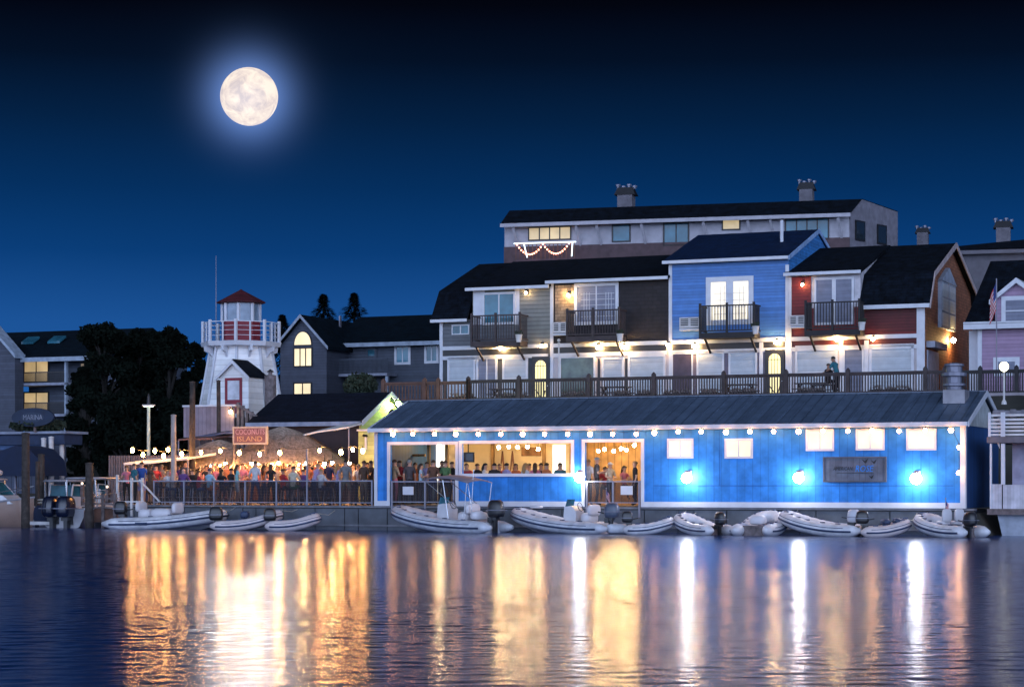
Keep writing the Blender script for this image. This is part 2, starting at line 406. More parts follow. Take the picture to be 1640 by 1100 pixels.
me.polygons.add(len(q)); me.polygons.foreach_set('loop_start', np.arange(0, q.size, 4, dtype=np.int32)); me.polygons.foreach_set('use_smooth', [True]*len(q)); me.update(calc_edges=True); me.validate()
me.materials.append(wm); o = bpy.data.objects.new('water', me); COL.objects.link(o); o['kind'] = 'structure'; o['label'] = 'dark blue harbour water'

def gh(u, v):
    def st(a, b, x):
        t = max(0, min(1, (x-a)/(b-a))); return t*t*(3-2*t)
    left = st(-13.5, -17.5, u)                       # marina basin on the left
    hr = -1.5 + 2.3*st(.25, .5, v) + 5.0*st(13, 21, v) + 2.0*st(50, 120, v)
    hl = -1.5 + 2.3*st(21, 23, v) + 2.2*st(24, 34, v) + 4*st(50, 120, v)
    bump = .15*math.sin(u*.7)*math.cos(v*.5)
    rgt = st(18.5, 19.2, u)
    hr2 = -1.5 + 2.3*st(7, 8, v) + 5.0*st(13, 21, v) + 2.0*st(50, 120, v)
    h = hr*(1-left) + hl*left
    h = h*(1-rgt) + hr2*rgt
    return h + (bump if v > 2 else 0)
us = [-400, -200, -100, -60, -40] + [-32+i*1.0 for i in range(70)] + [45, 60, 100, 200, 400]
vs = [.25, .5] + [1.5+i*1.0 for i in range(60)] + [70, 80, 100, 120, 200, 500, 1500]
mb = MB(); vv = [(u, v, gh(u, v)) for v in vs for u in us]; n = len(us)
mb.add(vv, [(j*n+i, j*n+i+1, (j+1)*n+i+1, (j+1)*n+i) for j in range(len(vs)-1) for i in range(n-1)])
structure('ground', mb, soil, smooth=True)
# ================================================================ helpers for facades
def pb(mb, fr, x0, y0, x1, y1, v0, v1, m=0):
    """box whose front face (at v0) covers the given rows and columns of the photograph"""
    u0, u1 = fr.U(x0, v0), fr.U(x1, v0); xm = (x0+x1)/2
    return mb.box(u0, u1, v0, v1, fr.Z(xm, y1, v0), fr.Z(xm, y0, v0), m)

def frame_boxes(mb, u0, u1, z0, z1, t, y0, y1):
    mb.box(u0, u0+t, y0, y1, z0, z1); mb.box(u1-t, u1, y0, y1, z0, z1)
    mb.box(u0+t, u1-t, y0, y1, z1-t, z1); mb.box(u0+t, u1-t, y0, y1, z0, z0+t)

def win(root, fr, x0, y0, x1, y1, v, fm=None, gm=None, nx=1, nz=1, t=.09, name='window', pane='pane', proud=.06, sill=False, label=None, bt=.035):
    fm = fm or white; gm = gm or glass
    u0, u1 = fr.U(x0, v), fr.U(x1, v); xm = (x0+x1)/2; z0, z1 = fr.Z(xm, y1, v), fr.Z(xm, y0, v)
    mb = MB(); frame_boxes(mb, u0, u1, z0, z1, t, v-proud, v-.004)
    for i in range(1, nx):
        x = u0+t+(u1-u0-2*t)*i/nx; mb.box(x-bt, x+bt, v-proud+.012, v-.006, z0+t, z1-t)
    for k in range(1, nz):
        z = z0+t+(z1-z0-2*t)*k/nz; mb.box(u0+t, u1-t, v-proud+.018, v-.008, z-bt*.8, z+bt*.8)
    if sill: mb.box(u0-.06, u1+.06, v-proud-.06, v-.003, z0-.07, z0-.002)
    w = mb.build(name, fm, root, label=label)
    g = MB(); g.box(u0+t, u1-t, v-.030, v-.010, z0+t, z1-t); g.build(pane, gm, root, parent=w)
    return w

def wall_open(mb, u0, u1, z0, z1, v0, v1, ops):
    """wall slab with rectangular openings (u0,u1,z0,z1)"""
    xs = sorted(set([u0, u1] + [x for o in ops for x in (o[0], o[1])]))
    for a, b in zip(xs, xs[1:]):
        m = (a+b)/2; cut = sorted((o[2], o[3]) for o in ops if o[0] < m < o[1]); z = z0
        for c, d in cut:
            if c > z+1e-4: mb.box(a, b, v0, v1, z, c)
            z = d
        if z < z1-1e-4: mb.box(a, b, v0, v1, z, z1)

def slab(mb, a, b, c, d, t=.1):
    """roof plane through four corners with thickness t downwards"""
    mb.ext([a, b, c, d], (0, 0, -t))

def lantern(px, py, v, label, mat=None, fr=Q, r=.085, wall=True, group='wall lanterns on the row houses', out=.22):
    r *= 1.3
    u, z = fr.U(px, v-out), fr.Z(px, py, v-out)
    t = thing('wall_lantern', label, 'wall lamp', (u, v, z), fr, group)
    mb = MB(); mb.box(u-.05, u+.05, v-.03, v-.002, z-.02, z+.2); mb.bar((u, v-.02, z+.16), (u, v-out, z+.16), .025)
    mb.lathe((u, v-out, z+.10), [(.03, .10), (.09, .02), (.09, -.005)], 8); mb.build('bracket', black, t)
    g = MB(); g.ball((u, v-out, z), r, 8, m=0); g.build('globe', mat or e_tw, t, smooth=True)
    return t

# ================================================================ waterfront restaurant (long blue shed)
z0 = .98; uL, uR = Q.U(600, 0), Q.U(1545, 0); zE = 4.06; DP = 6.8; vm = DP/2; zR = 5.20
R = thing('waterfront_restaurant', 'long bright blue waterfront restaurant with ribbed roof, white trim and lit openings', 'restaurant', (uL, 0, z0))
ops_px = [(625, 712, 730, 812), (740, 710, 915, 758), (937, 708, 1027, 812)]
ops = []
for x0, y0, x1, y1 in ops_px:
    zb = z0 if y1 > 800 else Q.Z((x0+x1)/2, y1, 0)
    ops.append((Q.U(x0, 0), Q.U(x1, 0), zb, Q.Z((x0+x1)/2, y0, 0)))
mb = MB(); wall_open(mb, uL, uR, z0, zE, 0, .16, ops)
mb.build('front_wall', blue_sid, R)
mb = MB()
mb.ext([(uR, .16, z0), (uR, DP, z0), (uR, DP, zE), (uR, vm, zR-.06), (uR, .16, zE)], (-.15, 0, 0))
mb.ext([(uL+.15, .16, z0), (uL+.15, DP, z0), (uL+.15, DP, zE), (uL+.15, vm, zR-.06), (uL+.15, .16, zE)], (-.15, 0, 0))
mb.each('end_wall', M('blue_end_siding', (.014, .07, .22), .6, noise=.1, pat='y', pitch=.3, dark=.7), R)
mb = MB(); mb.ext([(uR+.004, .2, zE-.1), (uR+.004, DP, zE-.1), (uR+.004, vm, zR-.08)], (.03, 0, 0)); mb.build('gable_panel', M('pale_gable_panel', (.42, .45, .46), .6), R)
mb = MB(); mb.box(uL+.15, uR-.15, DP-.15, DP, z0, zE); mb.build('rear_wall', blue_sid, R)
# roof: two ribbed slopes with an overhang, real standing ribs
ov = .28; sl = (zR-zE)/vm
def rz(v): return zR - abs(v-vm)*sl + .10
ea, eb = uL-.12, uR+.16
mb = MB()
for va, vb in ((-ov, vm), (vm, DP+ov)):
    mb.add([(ea, va, rz(va)), (eb, va, rz(va)), (eb, vb, rz(vb)), (ea, vb, rz(vb)),
            (ea, va, rz(va)-.09), (eb, va, rz(va)-.09), (eb, vb, rz(vb)-.09), (ea, vb, rz(vb)-.09)],
           [(0,1,2,3), (7,6,5,4), (0,4,5,1), (1,5,6,2), (2,6,7,3), (3,7,4,0)])
u = ea+.2
while u < eb:
    mb.bar((u, -ov, rz(-ov)+.012), (u, vm, rz(vm)+.012), .05, .03); u += .46
roof = mb.build('roof', roof_metal, R)
mb = MB(); mb.box(ea, eb, vm-.12, vm+.12, zR+.085, zR+.135); mb.build('ridge_cap', roof_metal, R, parent=roof)
mb = MB(); mb.box(ea, eb, -ov-.13, -ov-.004, rz(-ov)-.14, rz(-ov)+.01); mb.build('gutter', white, R, parent=roof)
mb = MB()
for e in (eb+.004, ea-.05):
    for va, vb in ((-ov, vm), (vm, DP+ov)):
        mb.add([(e, va, rz(va)+.03), (e+.046, va, rz(va)+.03), (e+.046, vb, rz(vb)+.03), (e, vb, rz(vb)+.03),
                (e, va, rz(va)-.17), (e+.046, va, rz(va)-.17), (e+.046, vb, rz(vb)-.17), (e, vb, rz(vb)-.17)],
               [(0,1,2,3), (7,6,5,4), (0,4,5,1), (1,5,6,2), (2,6,7,3), (3,7,4,0)])
mb.each('bargeboard', white, R, parent=roof)
# trim
mb = MB(); y0, y1 = -.045, -.003
def trim_u(x0, x1, za, zb): mb.box(Q.U(x0, 0), Q.U(x1, 0), y0, y1, za, zb)
zt = z0+.20
segs = [(uL, ops[0][0]), (ops[0][1], ops[2][0]), (ops[2][1], uR)]
for a, b in segs: mb.box(a, b, y0, y1, z0, zt)
mb.box(uL, uR, y0, y1, zE-.14, zE)
mb.box(uL, uL+.13, y0, y1, zt, zE-.14); mb.box(uR-.15, uR, y0, y1, zt, zE-.14); mb.box(uR+.003, uR+.04, y0, .2, z0, zE-.1)
for a, b, c, d in ops:
    t = .12
    zl = zt if c == z0 else c-t
    mb.box(a-t, a, y0-.01, y1, zl, d+t); mb.box(b, b+t, y0-.01, y1, zl, d+t); mb.box(a, b, y0-.01, y1, d, d+t)
    if c != z0: mb.box(a, b, y0-.05, y1, c-t, c)
mb.build('trim', white, R)
for i, (x0, yy0, x1, yy1) in enumerate([(1069, 702, 1111, 734), (1161, 702, 1206, 734), (1291, 687, 1336, 722), (1371, 686, 1417, 721), (1452, 686, 1500, 721)]):
    win(R, Q, x0, yy0, x1, yy1, 0, white, e_winW, nx=2 if i < 4 else 1, t=.085, proud=.055, bt=.028)
mb = MB(); mb.box(ops[2][1]+.5, uR-.4, -.014, -.003, 1.78, 1.80); mb.box(ops[2][1]+3.1, ops[2][1]+3.11, -.014, -.003, 1.8, 3.9)
mb.build('wall_seam', M('blue_seam', (.004, .07, .3), .6), R)
# interior
mb = MB(); mb.box(uL+.15, uR-.15, .16, DP-.15, z0, z0+.05); mb.build('floor', floorw, R)
mb = MB(); mb.box(uL+.15, uR-.15, .16, DP-.15, 3.86, 3.92); mb.build('ceiling', M('dark_ceiling_boards', (.12, .08, .05), .8, pat='x', pitch=.2), R)
vb = 5.6
mb = MB()
uA, uB, uC = Q.U(736, .3), Q.U(926, .3), Q.U(1031, .3)+.1
mb.box(uL+.15, uC+1.6, vb, vb+.1, z0+.05, 3.86)
mb.build('partition_wall', cream, R)
mb = MB(); mb.box(Q.U(925, vb), uC+1.5, vb-.05, vb-.004, z0+.05, 3.8); mb.build('wood_panelling', goldw, R)
mb = MB()
for x in (786, 868, 912): pb(mb, Q, x, 690, x+5, 800, vb-.09, vb-.006)
for x in (684, 700+13): pb(mb, Q, x, 690, x+4, 800, 1.6, 1.7)
pb(mb, Q, 625, 727, 680, 731, 3.2, 3.3); mb.each('wood_post', goldw, R)
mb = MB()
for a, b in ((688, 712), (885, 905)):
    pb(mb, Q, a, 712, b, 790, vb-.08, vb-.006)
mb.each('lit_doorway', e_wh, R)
mb = MB(); pb(mb, Q, 712, 706, 729, 790, vb-.07, vb-.006); pb(mb, Q, 632, 733, 678, 765, vb-.07, vb-.006); mb.each('wall_board', M('pale_board', (.75, .66, .5), .7), R)
mb = MB(); pb(mb, Q, 835, 716, 866, 730, vb-.06, vb-.006); mb.build('picture', M('brown_picture', (.25, .13, .06), .6, noise=.5, ns=4), R)
mb = MB(); pb(mb, Q, 657, 706, 678, 726, vb-.06, vb-.006); mb.build('dark_picture', M('dark_board', (.03, .03, .03), .6), R)

def pend(px, py, v, label, r=.075, mat=None):
    u, z = Q.U(px, v), Q.Z(px, py, v)
    t = thing('pendant_lamp', label, 'pendant lamp', (u, v, z), group='pendant lamps in the restaurant')
    mb = MB(); mb.tube([(u, v, z+r*.8), (u, v, 3.855)], .01, 5); mb.lathe((u, v, z+r*.7), [(.05, 0), (.02, .06)], 8); mb.build('cord', black, t)
    g = MB(); g.ball((u, v, z), r, 8); g.build('bulb', mat or e_int, t, smooth=True)
for i, (px, py, v) in enumerate([(799, 716, 3.2), (815, 715, 3.2), (829, 716, 3.2), (845, 715, 3.2), (862, 719, 3.2)]):
    pend(px, py, v, f'glowing pendant lamp, {ORD[i]} from the television inside the long window bay')
for i, (px, py, v) in enumerate([(958, 722, 3.6), (968, 719, 4.2), (983, 722, 3.4), (995, 718, 4.2), (1003, 720, 3.4), (1016, 713, 1.6)]):
    pend(px, py, v, f'amber pendant lamp, {ORD[i]} from the flagpole side of the right restaurant doorway')
pend(632, 721, 2.4, 'amber pendant lamp inside the left restaurant doorway above the bar', .09)
pend(704, 714, 3.8, 'bright pendant lamp deeper inside the left restaurant doorway by the white panel', .09)
# television, ladder-like easels
t = thing('television', 'black flat television hung inside the long window bay beside its left edge', 'television', (Q.U(742, 2.5), 2.5, 3))
mb = MB(); pb(mb, Q, 741, 724, 759, 740, 2.5, 2.57); mb.build('bezel', black, t)
g = MB(); pb(g, Q, 742.5, 725.5, 757.5, 738.5, 2.485, 2.497); g.build('screen', M('black_screen', (.008, .009, .01), .15), t)
g = MB(); g.bar((Q.U(750, 2.6), 2.6, 3.1), (Q.U(750, 2.6), 2.6, 3.855), .04); g.build('bracket', black, t)
for lab, px in (('tall folded wooden umbrella easel standing by the back wall of the window bay', 804), ('larger dark wooden easel right of the folded one in the window bay', 820)):
    v = 4.6; t = thing('wooden_easel', lab, 'easel', (Q.U(px, v), v, z0+.05), group='easels inside the window bay')
    u = Q.U(px, v); mb = MB(); zt_ = Q.Z(px, 722, v)
    for du, dv in ((-.22, 0), (.22, 0), (0, .4)): mb.bar((u+du, v+dv, z0+.05), (u, v+.05, zt_), .05)
    mb.build('leg', brownwood, t); mb = MB(); mb.bar((u-.13, v, z0+1.0), (u+.13, v, z0+1.0), .05); mb.build('crossbar', brownwood, t)

# door railings of the two bays
def bay_rail(x0, x1, posts, label, sign):
    v = -.02; t = thing('bay_railing', label, 'railing', (Q.U(x0, v), v, z0), group='railings in the restaurant doorways')
    u0, u1 = Q.U(x0, v), Q.U(x1, v); zt_ = z0+.97; mb = MB()
    mb.bar((u0, v, zt_), (u1, v, zt_), .05); mb.bar((u0, v, z0+.16), (u1, v, z0+.16), .04); mb.build('rail', steel, t)
    for p in posts:
        u = Q.U(p, v); g = MB(); g.bar((u, v, z0-.4), (u, v, zt_+.02), .07); g.build('post', steel, t)
    g = MB(); 
    u = u0+.1
    while u < u1: g.tube([(u, v+.03, z0+.18), (u, v+.03, zt_-.03)], .006, 4); u += .11
    g.build('wire_infill', black, t)
    g = MB(); g.box(u0+.03, u1-.03, v+.035, v+.039, z0+.18, zt_-.03); g.build('mesh_screen', M('dark_mesh_screen', (.03, .025, .035), .7, alpha=.42, bump=0), t)
    a, b, c, d = sign; s = thing('notice_board', label.replace('railing', 'blank white notice on the railing').replace('grey ', ''), 'notice', (Q.U(a, v), v-.05, z0+.4), group='white notices on the doorway railings')
    g = MB(); pb(g, Q, a, b, c, d, v-.06, v-.035); g.build('board', white, s)
bay_rail(626, 729, (628, 681, 727), 'grey railing across the left restaurant doorway', (645, 779, 662, 792))
bay_rail(938, 1026, (940, 982, 1024), 'grey railing across the right restaurant doorway', (994, 778, 1013, 792))

# string of globe bulbs along the eave
t = thing('string_lights', 'string of glowing globe bulbs under the blue restaurant eave and down its right corner', 'string lights', (uL, -.2, 3.8))
pts = [(px, 695) for px in (629, 661, 696, 730, 766, 802, 837, 872, 909, 945, 981, 1019)] + [(1048, 693), (1086, 691), (1123, 691), (1163, 692), (1201, 691), (1239, 691), (1279, 691), (1318, 690), (1358, 690), (1397, 690), (1440, 690), (1482, 689), (1523, 689), (1536, 716), (1536, 757)]
prev = None; cable = MB()
for i, (px, py) in enumerate(pts):
    v = -.46; u, z = Q.U(px, v), Q.Z(px, py, v)
    mb = MB(); mb.ball((u, v, z), .080 if i % 3 else .095, 10); bo = mb.build('bulb', e_str, t, smooth=True)
    mb = MB(); mb.lathe((u, v, z+.055), [(.028, .02), (.028, .07), (.012, .09)], 8); mb.build('socket', black, t, parent=bo)
    cur = (u, v, z+.12)
    if prev and i < 25: m_ = tuple((a+b)/2 for a, b in zip(prev, cur)); cable.tube([prev, (m_[0], m_[1], m_[2]-.05), cur], .009, 4)
    elif prev: cable.tube([prev, cur], .009, 4)
    prev = cur
cable.build('cable', black, t)

# floodlights on the blue wall
for px, py, lab, r in ((928, 764, 'white floodlight between the long window bay and the right doorway', .20), (1100, 765, 'white floodlight under the first small window right of the doorways', .20),
                    (1279, 765, 'white floodlight left of the restaurant wall sign', .20), (1467, 766, 'white floodlight right of the restaurant wall sign under the last window', .21)):
    v = 0; u, z = Q.U(px, -.42), Q.Z(px, py, -.42)
    t = thing('floodlight', lab, 'floodlight', (u, v, z), group='floodlights on the blue wall')
    mb = MB(); mb.box(u-.08, u+.08, -.06, -.004, z-.05, z+.28); mb.bar((u, -.05, z+.24), (u, -.40, z+.22), .04)
    mb.lathe((u, -.42, z+r-.02), [(.05, .10), (.10, .05), (.11, .0)], 12); mb.build('housing', steel, t)
    g = MB(); g.ball((u, -.42, z), r, 14); g.build('lens', e_fl, t, smooth=True)

# restaurant sign: weathered board, dark script strokes, blue capitals, three birds
v = -.10; t = thing('restaurant_sign', 'weathered grey restaurant name board with dark script, blue letters and birds', 'sign', (Q.U(1320, v), v, 2.2))
mb = MB(); pb(mb, Q, 1320, 733, 1418, 770, v, -.02); board = mb.build('board', M('grey_sign_boards', (.09, .11, .16), .8, noise=.3, pat='x', pitch=.22, dark=.8), t)
mb = MB(); u0, u1 = Q.U(1320, v), Q.U(1418, v); za, zb = Q.Z(1369, 770, v), Q.Z(1369, 733, v)
frame_boxes(mb, u0-.04, u1+.04, za-.04, zb+.04, .05, v-.03, v+.05); mb.build('frame', M('sign_frame', (.08, .09, .12), .7), t)
fnt = []
def text(root, body, px0, px1, pyb, h_px, v, mat, name='lettering', shear=0, fr=Q):
    cu = bpy.data.curves.new(name, 'FONT'); cu.body = body; cu.extrude = .004; cu.resolution_u = 2; cu.shear = shear
    ob = bpy.data.objects.new(name, cu); me = bpy.data.meshes.new_from_object(ob)
    bpy.data.objects.remove(ob)
    xs = [q.co.x for q in me.vertices]; ys = [q.co.y for q in me.vertices]
    u0, u1 = fr.U(px0, v), fr.U(px1, v); zb_ = fr.Z((px0+px1)/2, pyb, v); hh = fr.Z((px0+px1)/2, pyb-h_px, v)-zb_
    off = Vector(OFF[root.name])
    for q in me.vertices:
        x = u0+(q.co.x-min(xs))/(max(xs)-min(xs))*(u1-u0); z = zb_+(q.co.y-min(ys))/(max(ys)-min(ys))*hh
        q.co = Vector((x, v - q.co.z, z))-off
    me.materials.append(mat); o = bpy.data.objects.new(name, me); COL.objects.link(o); o.parent = root; return o
ink = M('dark_ink', (.004, .006, .012), .6); inkb = M('bright_blue_ink', (.01, .18, .62), .5)
text(t, 'AMERICAN', 1334, 1366, 753, 6, v-.012, ink, shear=.3)
text(t, 'ROSE', 1370, 1399, 755, 10, v-.012, inkb, shear=.2)
mb = MB(); mb.tube([(Q.U(1340, v), v-.008, Q.Z(1340, 757, v)), (Q.U(1372, v), v-.008, Q.Z(1372, 757, v)), (Q.U(1400, v), v-.008, Q.Z(1400, 758, v))], .008, 4)
mb.build('underline', ink, t)
for bx, by, s in ((1386, 739, 1), (1400, 740, .9), (1396, 764, .8)):
    mb = MB(); u, z = Q.U(bx, v), Q.Z(bx, by, v)
    mb.ext([(u-.14*s, v-.004, z+.10*s), (u-.02*s, v-.004, z+.02*s), (u+.10*s, v-.004, z+.12*s), (u+.05*s, v-.004, z-.02*s), (u, v-.004, z-.07*s), (u-.06*s, v-.004, z-.01*s)], (0, -.008, 0))
    mb.build('bird_emblem', ink, t)

# exhaust unit on the roof
u = Q.U(1527, 2.2); t = thing('roof_exhaust_unit', 'stacked metal exhaust unit on the right end of the blue restaurant roof', 'roof vent', (u, 2.2, 4.8))
mb = MB(); pb(mb, Q, 1510, 624, 1545, 646, 1.9, 2.8); mb.build('curb', M('grey_sheet_metal', (.28, .27, .30), .5, metal=.3, noise=.25), t)
mb = MB(); uc = Q.U(1528, 2.35); zc = Q.Z(1528, 624, 2.35)
mb.lathe((uc, 2.35, zc), [(.30, 0), (.30, .12), (.42, .14), (.42, .22), (.28, .24), (.28, .48), (.46, .5), (.46, .62), (.3, .64), (.3, .85), (.38, .87), (.36, .95), (.1, 1.0)], 14)
mb.build('fan_housing', steel, t, smooth=False)

# ================================================================ seawall
t = thing('sea_wall', 'grey sheet-panel sea wall below the restaurant and patio', 'sea wall', (Q.U(600, 0), 0, 0))
ua, ub = Q.U(188, 0), uR+.35
mb = MB(); mb.box(ua, ub, .12, .4, -1.2, .90); mb.build('backing', conc_dk, t)
mb = MB(); u = ua; i = 0; random.seed(3)
while u < ub-.1:
    wd = [1.35, .62, 1.3, 1.45][i % 4]; e = min(u+wd, ub)
    mb.box(u+.02, e-.02, .03+random.uniform(0, .02), .118, -.1+random.uniform(0, .04), .86); u = e; i += 1
mb.build('panels', conc, t)
mb = MB(); mb.box(ua, ub, -.02, .42, .90, .97); mb.box(ua, ub, 0, .11, .16, .22); mb.build('cap', M('seawall_cap', (.16, .165, .19), .7, noise=.3), t)
mb = MB(); mb.box(ub-.35, ub-.05, .42, 7.5, -1.2, .9); mb.build('return_wall', conc_dk, t)
mb = MB(); mb.box(ua, uL-.02, .43, 12.6, .90, .985); structure('patio', mb, deckstone)

# ================================================================ patio railing
v = .12; t = thing('patio_railing', 'long grey metal railing with wire panels along the crowded patio edge', 'railing', (Q.U(247, v), v, .98))
zt_ = 1.98; pp = (247, 295, 343, 393, 443, 492, 545, 596)
mb = MB(); mb.bar((Q.U(247, v), v, zt_), (Q.U(597, v), v, zt_), .05); mb.bar((Q.U(247, v), v, 1.10), (Q.U(597, v), v, 1.10), .04); mb.build('rail', steel, t)
for p in pp:
    mb = MB(); mb.bar((Q.U(p, v), v, .975), (Q.U(p, v), v, zt_+(.03 if p != 492 else 1.3)), .065); mb.build('post', steel, t)
mb = MB(); u = Q.U(248, v)
while u < Q.U(596, v): mb.tube([(u, v+.02, 1.11), (u, v+.02, 1.96)], .005, 3); u += .12
z = 1.2
while z < 1.95: mb.tube([(Q.U(247, v), v+.02, z), (Q.U(596, v), v+.02, z)], .004, 3); z += .12
mb.build('wire_infill', black, t)
mb = MB(); mb.box(Q.U(247, v), Q.U(596, v), v+.03, v+.034, 1.11, 1.95); mb.build('mesh_screen', M('dark_mesh_screen', (.03, .025, .035), .7, alpha=.42, bump=0), t)
v = -.05; t = thing('ramp_railing', 'lavender grey ramp gate railing left of the patio with a sloping handrail', 'railing', (Q.U(190, v), v, .9))
for p, yt in ((188, 760), (211, 765), (228, 765)):
    mb = MB(); mb.bar((Q.U(p, v), v, .5), (Q.U(p, v), v, Q.Z(p, yt, v)), .09); mb.build('post', offw, t)
mb = MB()
for y_ in (770, 803): mb.bar((Q.U(188, v), v, Q.Z(200, y_, v)), (Q.U(228, v), v, Q.Z(200, y_, v)), .06)
mb.bar((Q.U(225, v), v-.1, Q.Z(225, 768, v)), (Q.U(258, v), v-.1, Q.Z(258, 803, v)), .06); mb.build('rail', offw, t)

# ================================================================ upper terrace with its retaining wall and fence
ZD = 6.05; VF = 22.0; VH = 28.0
mb = MB(); mb.box(Q.U(612, VF), Q.U(1700, VF), VF, VH+.5, ZD-.2, ZD); structure('terrace', mb, deckwood)
t = thing('retaining_wall', 'dark timber retaining wall under the upper terrace behind the restaurant roof', 'retaining wall', (0, VF, 1))
mb = MB(); mb.box(Q.U(640, VF), Q.U(1700, VF), VF+.25, VF+.5, -.5, ZD-.21); mb.build('wall', M('dark_retaining_boards', (.05, .045, .05), .8, pat='x', pitch=.25, dark=.5), t)
mb = MB(); mb.box(Q.U(612, VF), Q.U(1700, VF), VF-.06, VF-.003, ZD-.28, ZD-.02); mb.build('fascia', M('pale_fascia', (.28, .25, .28), .7), t)
def fence(x0, x1, posts, v, zb, h, woodm, postm, label, step=.13, lean=None):
    t = thing('terrace_fence', label, 'fence', (Q.U(x0, v), v, zb), group='fences along the terrace')
    for a, b in zip(posts, posts[1:]):
        ua_, ub_ = Q.U(a, v)+.1, Q.U(b, v)-.1
        mb = MB(); mb.box(ua_, ub_, v-.06, v+.07, zb+h-.09, zb+h); mb.box(ua_, ub_, v-.02, v+.03, zb+h-.17, zb+h-.092); mb.box(ua_, ub_, v-.02, v+.03, zb+.1, zb+.17)
        n_ = max(1, int((ub_-ua_)/step))
        for i in range(n_):
            x = ua_+(ub_-ua_)*(i+.5)/n_; mb.box(x-.028, x+.028, v-.022, v+.022, zb+.17, zb+h-.17)
        mb.build('baluster_panel', woodm, t)
    for p in posts:
        u_ = Q.U(p, v); mb = MB(); mb.box(u_-.095, u_+.095, v-.09, v+.09, zb, zb+h+.08); mb.lathe((u_, v, zb+h+.08), [(.13, 0), (.12, .03), (.03, .12)], 4, rot=math.pi/4)
        mb.build('post', postm, t)
fence(700, 1510, [750, 831, 943, 1047, 1159, 1259, 1358, 1482, 1513], VF+.15, ZD, 1.08, deckwood, deckwood, 'dark stained terrace fence in front of the row houses')
fence(612, 750, [614, 680, 702, 750], VF+.15, ZD, 1.04, brownwood, brownwood, 'brown wooden terrace fence at the left end of the terrace', .17)
fence(1540, 1700, [1538, 1570, 1628, 1700], VF+.15, ZD-.1, 1.15, blackw, blackw, 'dark wooden fence in front of the pink house', .11)

# planters along the fence
for i, (a, b) in enumerate([(719, 758), (803, 846), (898, 935), (982, 1008), (1018, 1044), (1062, 1104), (1120, 1150), (1168, 1208), (1275, 1320), (1392, 1458)]):
    v = VF+.55; u0, u1 = Q.U(a, v), Q.U(b, v)
    t = thing('planter_box', f'dark planter box with low flowers, {ORD[i]} from the left along the terrace fence', 'planter', (u0, v, ZD), group='planter boxes on the terrace')
    mb = MB(); mb.box(u0, u1, v, v+.35, ZD+.02, ZD+.26); mb.build('box', blackw, t)
    mb = MB(); random.seed(i)
    for k in range(60):
        x, y, z = random.uniform(u0+.03, u1-.03), v+.17+random.uniform(-.12, .12), ZD+.26+random.random()*.16; s = .05
        mb.add([(x-s, y, z-s), (x+s, y+.03, z-s*.5), (x+s*.4, y, z+s), (x-s*.6, y-.02, z+s*.8)], [(0, 1, 2, 3)])
    fo = mb.build('flowers', M('pale_flowers', (.35, .30, .28), .8, noise=.5, ns=8), t); fo['kind'] = 'stuff'

# ================================================================ row of houses above the terrace
uE = Q.U(1480, VH)                               # right corner
def prof(px, py): v = Q.V(px, uE); return v, Q.Zu(py, uE, v)
pE = (VH-.35, Q.Zu(486, uE, VH-.35)); pB = (VH+.75, Q.Zu(436, uE, VH+.75)); pR = prof(1520, 390)
vR = pR[0]; pB2 = (2*vR-pB[0], pB[1]); pE2 = (2*vR-pE[0], pE[1])
GP = [pE, pB, pR, pB2, pE2]; VBK = pE2[0]-.35
def strip(mb, a, b, P, t=.14, over=0):
    for (v0, z0_), (v1, z1_) in zip(P, P[1:]):
        mb.add([(a, v0, z0_), (b, v0, z0_), (b, v1, z1_), (a, v1, z1_), (a, v0, z0_-t), (b, v0, z0_-t), (b, v1, z1_-t), (a, v1, z1_-t)],
               [(0,1,2,3), (7,6,5,4), (0,4,5,1), (1,5,6,2), (2,6,7,3), (3,7,4,0)])
BZ = Q.Z(795, 556, VH)                            # belt between storeys
def ux(px): return Q.U(px, VH)
def fascia(mb, a, b, v, z, h=.16): mb.box(a, b, v-.07, v-.003, z-h, z)
def house(label, a, b, upper, lower, dz=None, name='row_house'):
    """a,b in u; main block from terrace to the lower eave"""
    t = thing(name, label, 'row house', (a, VH, ZD-1.5))
    mb = MB(); mb.box(a, b, VH, VBK, ZD-1.5, BZ); mb.build('lower_wall', lower, t)
    mb = MB(); mb.box(a, b, VH, VBK, BZ+.001, pE[1]-.02)
    mb.build('upper_wall', upper, t)
    return t
def dormer(t, xa, xb, zeave, wallm, roofm, zback=None, vback=None, ridge_only=False, gable=None):
    a, b = ux(xa), ux(xb); zb_ = zback or pR[1]+.05; vb_ = vback or vR
    mb = MB()
    k = (zb_-zeave)/(vb_-VH+.4)
    mb.ext([(a, VH+.003, pE[1]-.02), (a, VH+.003, zeave-.12), (a, vb_, zb_-.2), (a, vb_, pE[1]-.02)], (b-a, 0, 0))
    w_ = mb.build('dormer_wall', wallm, t)
    mb = MB(); strip(mb, a-.25, b+.12, [(VH-.4, zeave), (vb_, zb_)] if not gable else [(VH-.4, zeave), (vb_, zb_), (2*vb_-VH+.4, zeave)])
    r_ = mb.build('dormer_roof', roofm, t)
    mb = MB(); fascia(mb, a-.25, b+.12, VH-.4, zeave+.01); mb.build('gutter', white, t, parent=r_)
    return r_
cornerw = .16
def corner(t, px, ytop, ybot=640, w_=None):
    mb = MB(); u_ = ux(px); mb.box(u_-.09, u_+.09, VH-.05, VH-.004, ZD, Q.Z(px, ytop, VH)); mb.each('corner_board', white, t)

